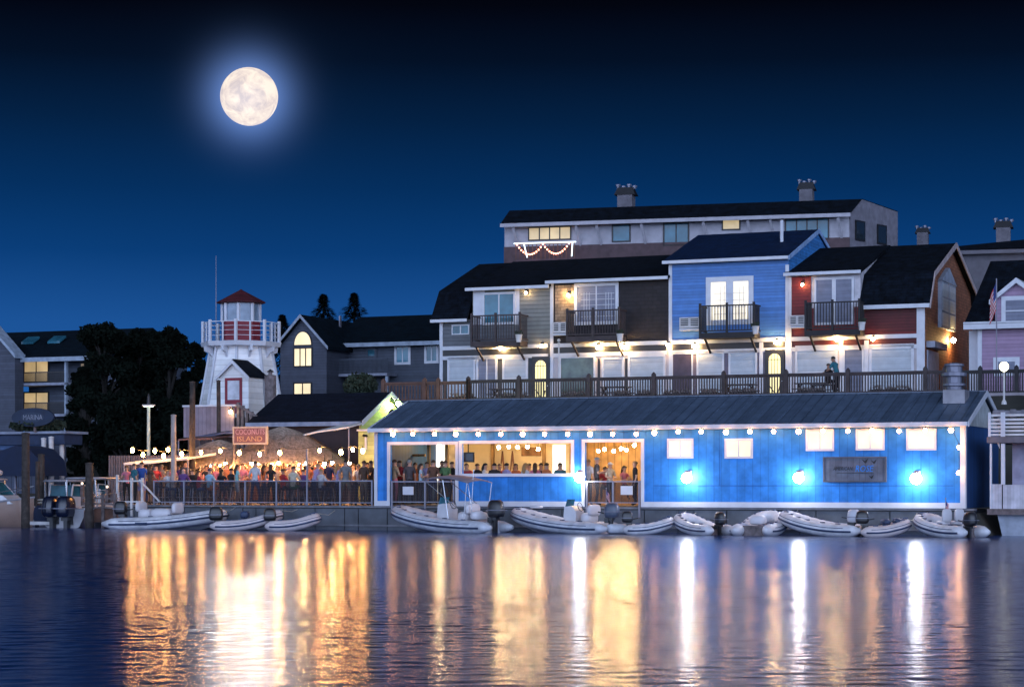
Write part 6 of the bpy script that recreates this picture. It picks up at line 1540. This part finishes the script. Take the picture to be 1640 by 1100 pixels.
for a in [
  (632, .7, 'khaki', 'pink', 'brown', 'both', 150, 'person in a khaki top and pink trousers at the left edge of the left doorway', 1.80, 0, False, 'long'),
  (640, 1.4, 'red', 'brown', 'brown', 'stand', 170, 'person in a red top behind the khaki one in the left doorway', 1.78, 0, False, 'long'),
  (656, .8, 'dark grey', 'black', 'grey', 'stand', 200, 'grey-haired man in a dark grey shirt in the left doorway', 1.80, 0, False, 'long'),
  (665, 2.6, 'orange', 'black', 'brown', 'drink', 10, 'person in an orange top deeper inside the left doorway', 1.70, 0, False, 'long'),
  (674, .7, 'pale blue', 'black', 'black', 'drink', 120, 'dark-haired woman in a pale blue top by the middle railing post', 1.64, 0, True, 'long'),
  (684, 1.5, 'lavender', 'black', 'brown', 'both', 0, 'person in a lavender shirt right of the middle railing post', 1.72, 0, False, 'long'),
  (694, .8, 'brown', 'navy', 'brown', 'stand', 190, 'person in a brown jacket and navy trousers in the left doorway', 1.78, 0, False, 'long'),
  (708, 1.6, 'black', 'black', 'black', 'both', 20, 'person in black standing inside above the boat canopy', 1.76, 1, False, 'long'),
  (714, .9, 'green', 'black', 'brown', 'apart', 170, 'broad man in a dark green shirt at the right of the left doorway', 1.76, 0, False, 'long'),
  (724, 1.5, 'black', 'black', 'brown', 'stand', 160, 'person in black against the right jamb of the left doorway', 1.72, 0, False, 'long')]:
    px, v, sh, pa, ha, po, fc, lab, h_, sk, wo, bo = a
    person(px, v, sh, pa, ha, po, fc, lab, GB, h_, sk, wo, bo, zi)
for i, (px, v, sh, ha, wo, lab) in enumerate([(747, 1.6, 'red', 'brown', 0, 'person in red seated below the television'), (766, 2.2, 'black', 'brown', 0, 'person in black seated right of the television'), (779, 1.4, 'white', 'black', 1, 'dark-haired woman in a white top seated in the window bay'),
        (792, 1.3, 'black', 'black', 0, 'black-haired person in black right of the woman in white'), (800, 2.6, 'red', 'brown', 0, 'person in red under the folded easel'), (813, 1.5, 'lavender', 'black', 0, 'dark-haired person in lavender below the easels'), (826, 2.4, 'orange', 'brown', 1, 'woman in orange right of the easels'),
        (843, 1.5, 'white', 'blond', 1, 'blond woman in white near the middle of the window bay'), (849, 2.7, 'brown', 'black', 0, 'person in brown behind the blond woman'), (857, 1.4, 'pink', 'brown', 1, 'woman in pink right of the window bay middle'), (866, 2.3, 'black', 'black', 0, 'person in black under the last pendant lamp'),
        (877, 1.5, 'orange', 'brown', 0, 'person in an orange top left of the lit doorway panel'), (897, 1.4, 'teal', 'black', 0, 'person in a dark teal shirt at the right of the window bay')]):
    person(px, v, sh, 'black', ha, 'sit', [20, 160, 90, 200, 10, 150][i % 6], lab, GB, 1.80, 0, bool(wo), 'long', zi+.08)
for i, px in enumerate((760, 800, 840, 880)):
    v = 1.9; t = thing('dining_table', f'restaurant table set with glasses, {ORD[i]} from the television in the window bay', 'table', (Q.U(px, v), v, zi), group='tables in the window bay', local=True)
    mb = MB(); mb.box(-.45, .45, -.35, .35, 1.0, 1.05); mb.build('tabletop', canvas_w, t); mb = MB(); mb.tube([(0, 0, 0), (0, 0, 1.0)], .05, 8); mb.lathe((0, 0, 0), [(.25, 0), (.05, .05)], 10); mb.build('pedestal', black, t)
    mb = MB(); random.seed(i+40)
    for k in range(6): mb.lathe((random.uniform(-.38, .38), random.uniform(-.28, .28), 1.05), [(.03, 0), (.035, .14)], 8)
    mb.build('drinking_glasses', M('pale_tumbler', (.55, .5, .42), .15), t)
for a in [
  (942, .8, 'white', 'black', 'blond', 'stand', 170, 'fair-haired person in white at the left edge of the right doorway', 1.78, 0, False, 'long'),
  (956, .9, 'dark grey', 'black', 'grey', 'drink', 120, 'grey-haired man in a dark jacket in the right doorway', 1.86, 0, False, 'long'),
  (969, 2.4, 'red', 'black', 'brown', 'sit', 20, 'person in red seated behind the man in the dark jacket', 1.74, 0, False, 'long'),
  (977, 1.3, 'cream', 'navy', 'white cap', 'both', 60, 'person in a cream shirt and white cap in the middle of the right doorway', 1.66, 0, False, 'long'),
  (1001, 2.0, 'pink', 'black', 'brown', 'sit', 60, 'woman in a bright pink top seated in the right doorway', 1.76, 0, True, 'long'),
  (1017, .9, 'black', 'black', 'blond', 'stand', -60, 'fair-haired person in black at the right jamb of the right doorway', 1.70, 0, False, 'long')]:
    px, v, sh, pa, ha, po, fc, lab, h_, sk, wo, bo = a
    person(px, v, sh, pa, ha, po, fc, lab, GB, h_, sk, wo, bo, zi)
person(1341, 22.9, 'teal', 'black', 'black', 'lean', 250, 'standing person in a blue jacket leaning by a post of the terrace fence', 'people on the terrace', 1.92, 1, False, 'long', ZD)
person(1328, 23.0, 'black', 'black', 'black', 'sit', 60, 'seated person in black holding a red cup behind the terrace fence', 'people on the terrace', 1.78, 1, False, 'long', ZD)
t = thing('terrace_bench', 'dark wooden bench under the seated person on the terrace', 'bench', (Q.U(1322, 23.1), 23.1, ZD), local=True)
mb = MB(); mb.box(-.7, .6, -.2, .2, .5, .56); mb.build('seat', blackw, t); mb = MB()
for x in (-.6, .5): mb.box(x-.04, x+.04, -.17, .17, 0, .5)
mb.build('leg_frame', blackw, t)
for i, px in enumerate((810, 985, 1185, 1300)):
    v = 25.2; t = thing('terrace_table', f'dark terrace table with two benches, {ORD[i]} from the left in front of the row houses', 'table', (Q.U(px, v), v, ZD), group='tables on the terrace', local=True)
    mb = MB(); mb.box(-.8, .8, -.4, .4, .7, .75); mb.build('tabletop', deckwood, t)
    for s in (-1, 1): mb = MB(); mb.box(-.8, .8, s*.7-.13, s*.7+.13, .42, .46); mb.build('bench_seat', deckwood, t)
    mb = MB()
    for x in (-.6, .6): mb.bar((x, -.75, 0), (x, .3, .7), .07); mb.bar((x, .75, 0), (x, -.3, .7), .07)
    mb.build('leg_frame', deckwood, t)
# ================================================================ boats
def boat_root(name, label, px, v, yaw, group, cat='inflatable boat'):
    return thing(name, label, cat, (Q.U(px, v), v, 0), yaw=math.radians(yaw), group=group, local=True)
def outboard(root, x, y, z, s, mat, tilt=0, legm=None):
    """cowling over a leg that goes into the water behind the transom"""
    mb = MB(); mb.box(x-.09*s, x+.05*s, y-.06*s, y+.06*s, -.35, z+.02); mb.box(x-.16*s, x+.08*s, y-.02*s, y+.02*s, -.4, -.2)
    mb.box(x+.02*s, x+.20*s, y-.13*s, y+.13*s, z-.22*s, z-.02); mb.box(x-.13*s, x+.1*s, y-.11*s, y+.11*s, z-.12*s, z+.0)
    m = mb.build('outboard_motor', legm or cowlb, root)
    mb = MB(); mb.rbox((x-.06*s, y, z+.26*s), (.62*s, .40*s, .58*s), taper=.86); c = mb.build('cowling', mat, root, parent=m, smooth=True)
    mb = MB(); mb.box(x-.37*s, x+.2*s, y-.202*s, y+.202*s, z+.20*s, z+.225*s); mb.build('cowling_band', steel, root, parent=m)
    mb = MB(); mb.tube([(x+.1*s, y, z+.12*s), (x+.5*s, y+.08*s, z+.2*s)], .025*s, 6); mb.build('tiller', cowlb, root, parent=m)
    return m
def tube_boat(label, px, v, L_, B_, r, yaw, rise, mat, grp='inflatable boats tied along the sea wall', rib=False, stripe=True, zs=0.0, bench=True, floorc=None, name='inflatable_boat'):
    t = boat_root(name, label, px, v, yaw, grp); w = B_/2-r; zc = r*.78+zs
    def tz(x): f = max(0, x/L_); return zc+rise*f**2.4
    P = []
    xs0 = L_*.55
    n1, n2 = 7, 9; side = [(-r*1.9+(xs0+r*1.9)*i/n1, w*(1-.04*(1-i/n1)), 0) for i in range(n1)]
    arc = [(xs0+(L_-r-xs0)*math.sin(a), w*math.cos(a)**.8) for a in [math.pi/2*i/n2 for i in range(n2)]]
    right = [(x, -y) for x, y, _ in side]+[(x, -y) for x, y in arc]+[(L_-r, 0)]
    left = [(x, -y) for x, y in reversed(right[:-1])]
    path = [(x, y, tz(x)) for x, y in right+left]; N = len(path)
    rad = [r]*N; rad[0] = rad[-1] = r*.28; rad[1] = rad[-2] = r*.86
    if N > 4: rad[2] = rad[-3] = r
    mb = MB(); mb.tube(path, rad, 14); mb.build('tube', mat, t, smooth=True)
    if stripe:
        def offp(i, dz, k):
            a = Vector(path[max(0, i-1)]); b = Vector(path[min(N-1, i+1)]); d = (b-a); nrm = Vector((d.y, -d.x, 0)).normalized(); return tuple(Vector(path[i])+nrm*rad[i]*k+Vector((0, 0, dz)))
        mb = MB(); mb.tube([offp(i, -.02, .985) for i in range(1, N-1)], r*.16, 6)
        mb.tube([offp(i, r*.42, .90) for i in range(2, N-2)], r*.05, 5); mb.build('rub_strake', strake, t)
        mb = MB()
        for i in range(3, N-3, 2):
            mb.box(path[i][0]-.09, path[i][0]+.09, path[i][1]-.03, path[i][1]+.03, path[i][2]+r*.97, path[i][2]+r+.03)
        mb.each('grab_handle', strake, t)
    ya = math.radians(yaw); bx, bz = L_-r, tz(L_-r)+r; gap = -v+.02
    # local direction of the sea wall
    tx, ty = math.sin(ya), math.cos(ya); q = (bx+tx*gap, ty*gap, .96)
    mb = MB(); mb.tube([(bx-.1, 0, bz), ((bx+q[0])/2, q[1]*.5, min(bz, .96)-.10), q], .013, 5); mb.build('mooring_rope', M('pale_rope', (.4, .38, .33), .9), t)
    half = [(x, w-r*.2 if x < xs0 else (w-r*.2)*math.cos(math.asin(min(1, (x-xs0)/(L_-r-xs0)))), tz(x)-r*.45) for x in [L_*.02+(L_-r*1.6-L_*.02)*i/8 for i in range(9)]]
    vs = []; fs = []
    for x, y, z in half: vs += [(x, -y, z), (x, y, z)]
    for i in range(8): fs.append((2*i, 2*i+2, 2*i+3, 2*i+1))
    mb = MB(); mb.add(vs, fs); mb.build('floor', floorc or canvas_gr, t)
    mb = MB(); mb.box(.02, .07, -w+r*.5, w-r*.5, -.05, zc+r*.72); mb.build('transom', hullw if rib else greywood, t)
    if rib:
        vs = []; fs = []; n = 10
        for i in range(n+1):
            f = i/n; x = L_*.94*f; y = w*(1.02 if f < .5 else max(.03, math.cos((f-.5)*math.pi)**.7)); z = tz(x)-r*.25; k = -.22+(.12+rise*.9)*max(0, f-.45)**1.6*2.2
            vs += [(x, -y, z), (x, -y*.8, min(z-.12, k+.22)), (x, 0, min(k, z-.05)), (x, y*.8, min(z-.12, k+.22)), (x, y, z)]
        for i in range(n):
            for j in range(4): fs.append((i*5+j, (i+1)*5+j, (i+1)*5+j+1, i*5+j+1))
        fs.append((0, 1, 2, 3, 4)); mb = MB(); mb.add(vs, fs); mb.build('hull', hullw, t, smooth=False)
    if bench:
        mb = MB(); mb.box(L_*.36, L_*.36+.26, -w+.02, w-.02, zc+r*.45, zc+r*.62); mb.build('seat', cushion, t)
    return t
def rope(root, pts, name='mooring_rope'):
    mb = MB(); mb.tube(pts, .012, 5); mb.build(name, canvas_w, root)
def console(t, x, y, z, wheel=True, wind=True):
    mb = MB(); mb.ext([(x-.28, y-.3, z), (x+.28, y-.3, z), (x+.22, y-.3, z+.62), (x-.10, y-.3, z+.66), (x-.28, y-.3, z+.45)], (0, .6, 0)); c = mb.build('console', hullw, t)
    mb = MB(); mb.ext([(x+.20, y-.27, z+.625), (x+.12, y-.27, z+.9), (x+.09, y-.27, z+.9), (x+.16, y-.27, z+.63)], (0, .54, 0)); mb.build('windscreen', glass_b, t, parent=c)
    mb = MB(); ring = [(x-.30+.05*math.sin(a), y+.17*math.cos(a), z+.62+.16*math.sin(a)) for a in [2*math.pi*k/12 for k in range(13)]]; mb.tube(ring, .014, 5); mb.build('steering_wheel', black, t, parent=c)
    return c
def ped(t, x, y, z, w_=.5, back=True):
    mb = MB(); mb.rbox((x, y, z+.2), (w_, .85, .4)); 
    s = mb.build('helm_seat', cushion, t, smooth=True)
    if back: mb = MB(); mb.rbox((x-w_*.5, y, z+.5), (.18, .85, .42)); mb.build('backrest', cushion, t, parent=s, smooth=True)
def boat_flag(t, x, y, z, h_):
    mb = MB(); mb.tube([(x, y, z), (x, y, z+h_)], .014, 6); mb.ball((x, y, z+h_), .03, 6); p_ = mb.build('flagstaff', steel, t)
    vs_, fs_, ms_ = flag_mesh(.30, .30, .8); mb = MB(); mb.v = [(x-q[0], y+q[1], z+h_-.05+q[2]) for q in vs_]; mb.f = fs_; mb.m = ms_; mb.build('flag', FLM, t, parent=p_)

# 1 big white inflatable left
t = tube_boat('largest white inflatable at the left end of the sea wall with raised white seats', 194, -1.5, 4.85, 1.9, .27, 3, .42, tubew, rib=True, bench=False)
ped(t, 1.25, 0, .42, .6); mb = MB(); mb.rbox((2.0, 0, .64), (1.0, .9, .42)); mb.build('cooler_seat', cushion, t, smooth=True)
mb = MB(); mb.rbox((2.65, 0, .86), (.22, .85, .46)); mb.build('backrest', cushion, t, smooth=True)
outboard(t, -.05, .15, .62, .95, cowlb)
mb = MB(); mb.box(1.2, 1.75, -.955, -.94, .17, .29); mb.build('hull_lettering_patch', strake, t)
# 2, 3 small ones
t = tube_boat('second inflatable from the left with a blue-grey bow and black outboard', 357, -2.3, 2.45, 1.4, .22, 18, .55, tubep); outboard(t, -.22, 0, .42, .95, cowlb); mb = MB(); mb.rbox((.9, 0, .62), (.35, .4, .3)); mb.build('fuel_tank', strake, t, smooth=True)
t = tube_boat('small cream inflatable, third from the left beside the patio', 444, -2.2, 1.75, 1.3, .23, 22, .42, tubep, stripe=True, floorc=canvas_w); outboard(t, -.24, 0, .42, .85, cowlb)
# 4 rib with bimini
t = tube_boat('rigid inflatable with a grey bimini canopy in front of the left restaurant doorway', 787, -2.5, 4.75, 1.95, .27, 166, .62, tubem, rib=True, bench=False, name='rigid_inflatable')
console(t, 2.15, 0, .45); ped(t, 1.15, 0, .40, .5); mb = MB(); mb.rbox((.5, 0, .66), (.4, 1.1, .36)); mb.build('rear_seat', cushion, t, smooth=True)
outboard(t, -.15, 0, .62, 1.15, cowlb)
cv = []; mb = MB(); nn = 9
for i in range(nn):
    f = i/(nn-1); x = .55+2.2*f; z = 1.92+.13*math.sin(math.pi*f)+.10*f
    for j in range(5):
        g = j/4; cv.append((x, -.78+1.56*g, z+.10*math.sin(math.pi*g)))
cv2 = [(a, b, c-.04) for a, b, c in cv]; n0 = len(cv); fs_ = []
for i in range(nn-1):
    for j in range(4): k = i*5+j; fs_ += [(k, k+1, k+6, k+5), (n0+k+5, n0+k+6, n0+k+1, n0+k)]
for i in range(nn-1): fs_ += [(i*5, i*5+5, n0+i*5+5, n0+i*5), (i*5+9, i*5+4, n0+i*5+4, n0+i*5+9)]
for j in range(4): fs_ += [(j+1, j, n0+j, n0+j+1), (n0-5+j, n0-4+j, 2*n0-4+j, 2*n0-5+j)]
mb.add(cv+cv2, fs_)
bim = mb.build('bimini_canopy', M('bimini_canvas', (.20, .17, .20), .8, noise=.15), t, smooth=True)
mb = MB()
for s in (-1, 1):
    mb.tube([(.75, s*.75, .55), (.58, s*.77, 1.90)], .018, 6); mb.tube([(1.5, s*.75, .55), (1.75, s*.77, 2.0)], .018, 6); mb.tube([(1.0, s*.76, .9), (2.7, s*.77, 2.02)], .014, 6)
mb.each('bimini_frame', chrome, t, parent=bim)
mb = MB(); mb.tube([(.75, .3, .6), (.62, .3, 2.35)], .014, 6); mb.ball((.62, .3, 2.37), .04, 6); mb.build('stern_light_pole', chrome, t)
mb = MB(); mb.ball((3.0, -.7, .86), .1, 8); mb.ball((2.75, -.74, .8), .07, 8); mb.ball((3.25, -.68, .75), .08, 8); mb.build('rope_bundle', black, t)
# 5 second rib
t = tube_boat('long rigid inflatable with a flag at its stern, right of the bimini boat', 968, -2.0, 4.05, 1.8, .25, 170, .60, tubem, rib=True, bench=False, name='rigid_inflatable')
console(t, 1.35, 0, .38, wind=False); ped(t, .65, 0, .38, .4); outboard(t, -.38, .2, .62, .98, cowlg); boat_flag(t, .1, -.3, .55, 1.15)
mb = MB(); mb.rbox((3.0, 0, .98), (.5, .35, .1)); mb.build('bow_step', hullw, t, smooth=True)
# 6..11
t = tube_boat('small dinghy with pale tubes between the flag boat and the next dinghy', 1016, -2.3, 1.5, 1.35, .21, 18, .40, tubew); outboard(t, -.22, 0, .45, .72, cowlb); mb = MB(); mb.rbox((-.62, .25, .2), (.9, .45, .35)); mb.build('stern_float', tubem, t, smooth=True)
t = tube_boat('round-bowed dinghy with its outboard at the right, under the second floodlight', 1146, -2.3, 1.95, 1.5, .22, 150, .55, tubew); outboard(t, -.2, 0, .40, .80, cowlb)
t = tube_boat('pale inflatable seen squarely from its stern, below the blue wall', 1207, -2.6, 2.1, 1.72, .24, 87, .62, tubew, bench=True); mb = MB(); mb.rbox((.6, .05, .55), (.5, .6, .35)); mb.build('cushion_bag', cushion, t, smooth=True)
t = tube_boat('long inflatable with a high left bow and white round outboard under the third floodlight', 1371, -2.1, 3.05, 1.5, .24, 166, .58, tubew); outboard(t, -.05, .35, .52, .8, cowlw)
t = tube_boat('small inflatable with dark seats below the restaurant wall sign', 1393, -2.5, 1.45, 1.35, .21, 24, .40, tubep, floorc=strake); outboard(t, -.22, 0, .48, .78, cowlb); mb = MB(); mb.rbox((.55, 0, .52), (.3, .7, .2)); mb.rbox((.95, 0, .55), (.25, .6, .2)); mb.build('dark_seat', strake, t, smooth=True)
t = tube_boat('inflatable with two pale swivel chairs and a small flag near the restaurant corner', 1550, -2.6, 2.2, 1.7, .24, 150, .55, tubew, bench=False); outboard(t, -.05, 0, .42, .85, cowlb)
for k, yy in enumerate((-.32, .32)):
    mb = MB(); mb.tube([(.85, yy, .2), (.85, yy, .45)], .05, 8); mb.rbox((.85, yy, .5), (.42, .42, .14)); s_ = mb.build('swivel_chair', cushion, t, smooth=True)
    mb = MB(); mb.rbox((.66, yy, .76), (.12, .46, .46)); mb.build('backrest', cushion, t, parent=s_, smooth=True)
boat_flag(t, 1.0, .0, .5, .85)

# ================================================================ motor boats of the marina
def motorboat(label, px, v, L_, B_, yaw, mat, mat2=None, top=None, cab=True, fb=.8, motors=0, mm_=cowlb, name='motor_boat'):
    t = boat_root(name, label, px, v, yaw, 'motor boats moored in the marina', 'motor boat'); n = 12; vs = []; fs = []
    for i in range(n+1):
        f = i/n; x = L_*f; y = B_/2*(1 if f < .45 else math.cos((f-.45)/.55*math.pi/2)**.75+.01); z = fb*(1+.35*f*f)
        vs += [(x, -y, z), (x-.0, -y*.97, z*.55), (x*(.98), -y*.78, .05), (x*.96, 0, -.3), (x*.98, y*.78, .05), (x, y*.97, z*.55), (x, y, z)]
    for i in range(n):
        for j in range(6): fs.append((i*7+j, (i+1)*7+j, (i+1)*7+j+1, i*7+j+1))
    fs.append(tuple(range(7))[::-1]); mb = MB(); mb.add(vs, fs); mb.build('hull', mat, t, smooth=True)
    dk = []; 
    for i in range(n+1): f = i/n; dk += [vs[i*7], vs[i*7+6]]
    mb = MB(); mb.add([(a, b, c-.06) for a, b, c in dk], [(2*i, 2*i+2, 2*i+3, 2*i+1) for i in range(n)]); mb.build('deck', hullw, t)
    mb = MB(); mb.tube([(p[0], p[1]*1.01, p[2]+.0) for p in [vs[i*7] for i in range(n+1)]], .045, 6); mb.tube([(p[0], p[1]*1.01, p[2]) for p in [vs[i*7+6] for i in range(n+1)]], .045, 6); mb.build('gunwale', mat2 or hullw, t)
    if cab:
        z = fb; mb = MB(); mb.ext([(L_*.30, -B_*.36, z-.05), (L_*.82, -B_*.36, z+.05), (L_*.70, -B_*.36, z+.42), (L_*.32, -B_*.36, z+.5)], (0, B_*.72, 0)); c = mb.build('cabin', hullw, t)
        mb = MB(); mb.ext([(L_*.31, -B_*.34, z+.505), (L_*.66, -B_*.34, z+.45), (L_*.52, -B_*.30, z+.98), (L_*.33, -B_*.30, z+1.0)], (0, B_*.68, 0)); mb.build('windshield', glass_b, t, parent=c)
        mb = MB()
        for a, b in (((L_*.31, z+.5), (L_*.33, z+1.0)), ((L_*.66, z+.45), (L_*.52, z+.98)), ((L_*.33, z+1.0), (L_*.52, z+.98))):
            for s in (-1, 1): mb.bar((a[0], s*B_*.345, a[1]), (b[0], s*B_*.345, b[1]), .05)
        mb.each('window_frame', hullw, t, parent=c)
    if top:
        zt_ = fb+top; mb = MB(); mb.rbox((L_*.40, 0, zt_), (L_*.42, B_*.85, .12)); tp = mb.build('hard_top', M('dim_gelcoat', (.3, .3, .34), .3), t, smooth=True)
        mb = MB()
        for x in (L_*.25, L_*.55):
            for s in (-1, 1): mb.tube([(x, s*B_*.36, fb-.05), (x-.05, s*B_*.33, zt_-.05)], .03, 6)
        mb.each('top_post', chrome, t, parent=tp)
    for k in range(motors): outboard(t, -.15, (k-(motors-1)/2)*.75, fb*.62, 1.55, mm_)
    mb = MB(); mb.tube([(L_*.55, -B_*.40, fb+.1), (L_*.6, -B_*.38, fb+.5), (L_*.9, -B_*.1, fb+.75), (L_*.99, 0, fb+.8), (L_*.9, B_*.1, fb+.75), (L_*.6, B_*.38, fb+.5)], .02, 6); mb.build('bow_rail', chrome, t)
    return t
t = motorboat('tan-hulled cabin cruiser cut off by the left edge of the scene', -72, -.4, 3.8, 1.9, 8, hulltan, M('dim_gelcoat', (.3, .3, .34), .3), top=1.1, fb=.95)
mb = MB(); mb.rbox((1.6, 0, 2.35), (1.2, .9, .28)); mb.build('radar_arch', hullw, t, smooth=True)
mb = MB(); mb.tube([(1.4, 0, 2.4), (1.35, 0, 2.9)], .02, 5); mb.build('antenna', steel, t)
motorboat('white stern-on motor boat with two big blue-black outboards beside the weathered pile', 100, -.9, 5.2, 2.3, 86, hullw, top=1.3, cab=False, fb=.80, motors=2, mm_=M('navy_cowling', (.008, .012, .03), .25, bump=0, coat=.4))
motorboat('white runabout moored behind the twin-outboard boat', 60, 3.0, 4.6, 2.0, 80, M('dim_gelcoat', (.3, .3, .34), .3), cab=True, top=1.2, fb=.8)
motorboat('white hard-top boat moored behind the jetty railing', 158, 6.3, 4.2, 1.9, 70, M('dim_gelcoat', (.3, .3, .34), .3), cab=True, top=1.3, fb=.8)
motorboat('dark-hulled runabout moored deep in the marina under the trees', 118, 9.5, 4.2, 1.9, 100, M('navy_hull', (.02, .04, .10), .3), cab=True, top=1.3, fb=.85)
# dark folded engine covers / fenders hung by the twin outboards
t = thing('crab_trap_pile', 'heap of folded dark blue tarpaulin and line on the jetty end beside the twin outboards', 'tarpaulin', (Q.U(66, -.9), -.9, .2), local=True)
mb = MB(); mb.rbox((0, .25, .35), (.9, .7, .8)); mb.build('tarpaulin', canvas_bl, t, smooth=True); mb = MB(); mb.tube([(.3*math.cos(a), .25+.25*math.sin(a), .78+.02*a) for a in [k*.5 for k in range(26)]], .025, 5); mb.build('rope_coil', M('pale_rope', (.4, .38, .33), .9), t)
mb = MB(); mb.box(-.6, .55, -.1, .6, -.08, .06); mb.build('float', offw, t)

# ================================================================ houseboat at the right edge
v = .4; t = thing('houseboat', 'white two-deck houseboat with slatted upper railing cut off by the right edge', 'houseboat', (Q.U(1584, v), v, 0))
a, b = Q.U(1583, v), Q.U(1720, v)
def zb2(y): return Q.Z(1610, y, v)
mb = MB(); mb.ext([(Q.U(1606, v), v+.4, -.4), (b, v+.4, -.4), (b, v+.4, zb2(824)), (Q.U(1594, v), v+.4, zb2(824))], (0, 3, 0)); mb.build('hull', M('dim_white_hull', (.38, .42, .50), .4), t)
mb = MB(); mb.box(a-.05, b, v, v+4, zb2(824), zb2(815)); mb.build('lower_deck', greywood, t)
mb = MB(); mb.box(Q.U(1588, v), Q.U(1604, v), v+.05, v+.12, zb2(814.5), zb2(775)); mb.box(Q.U(1606, v), b, v+.05, v+.12, zb2(814.5), zb2(776)); mb.build('lower_panel', M('pale_panel_vertical', (.50, .50, .56), .5, pat='x', pitch=.11, dark=.8), t)
mb = MB(); mb.box(Q.U(1612, v), b, v+1.2, v+3.6, zb2(814.5), zb2(706)); mb.build('cabin', M('lavender_cabin', (.32, .32, .44), .6), t)
for x in (1585, 1603): mb = MB(); mb.box(Q.U(x, v), Q.U(x+(3 if x < 1600 else 6), v), v+.02, v+.14, zb2(814.5 if x < 1600 else 775.5), zb2(710)); mb.build('post', white, t)
mb = MB(); mb.box(a-.05, b, v-.05, v+4, zb2(709), zb2(699)); up = mb.build('upper_deck', M('dark_deck_edge', (.12, .11, .13), .7), t)
mb = MB()
for k, y_ in enumerate((663, 670, 676, 682, 688, 694)): mb.box(a, b, v+.0, v+.04, zb2(y_+3.6), zb2(y_))
mb.build('slatted_railing', offw, t, parent=up); mb = MB()
for x in (1583, 1603, 1606, 1660): mb.box(Q.U(x, v), Q.U(x, v)+.09, v-.05, v-.004, zb2(699), zb2(660))
mb.each('railing_post', white, t, parent=up)
mb = MB(); random.seed(9)
for k in range(7): mb.rbox((Q.U(1588+k*9, v)+.05, v+.7, zb2(661)), (.28, .25, .22+.1*random.random()))
mb.build('deck_cushions', M('dim_cushions', (.2, .19, .22), .8), t, parent=up, smooth=True)
mb = MB(); mb.tube([(Q.U(1611, 3.6), 3.6, 1), (Q.U(1611, 3.6), 3.6, Q.Z(1611, 660, 3.6))], .05, 6)
mb.v = []; mb.f = []; mb.m = []
mb.ext([(Q.U(1592, v), v+.1, zb2(700)), (Q.U(1600, v), v+.1, zb2(700)), (Q.U(1600, v), v+.1, zb2(718))], (0, .08, 0)); mb.build('bracket', offw, t)
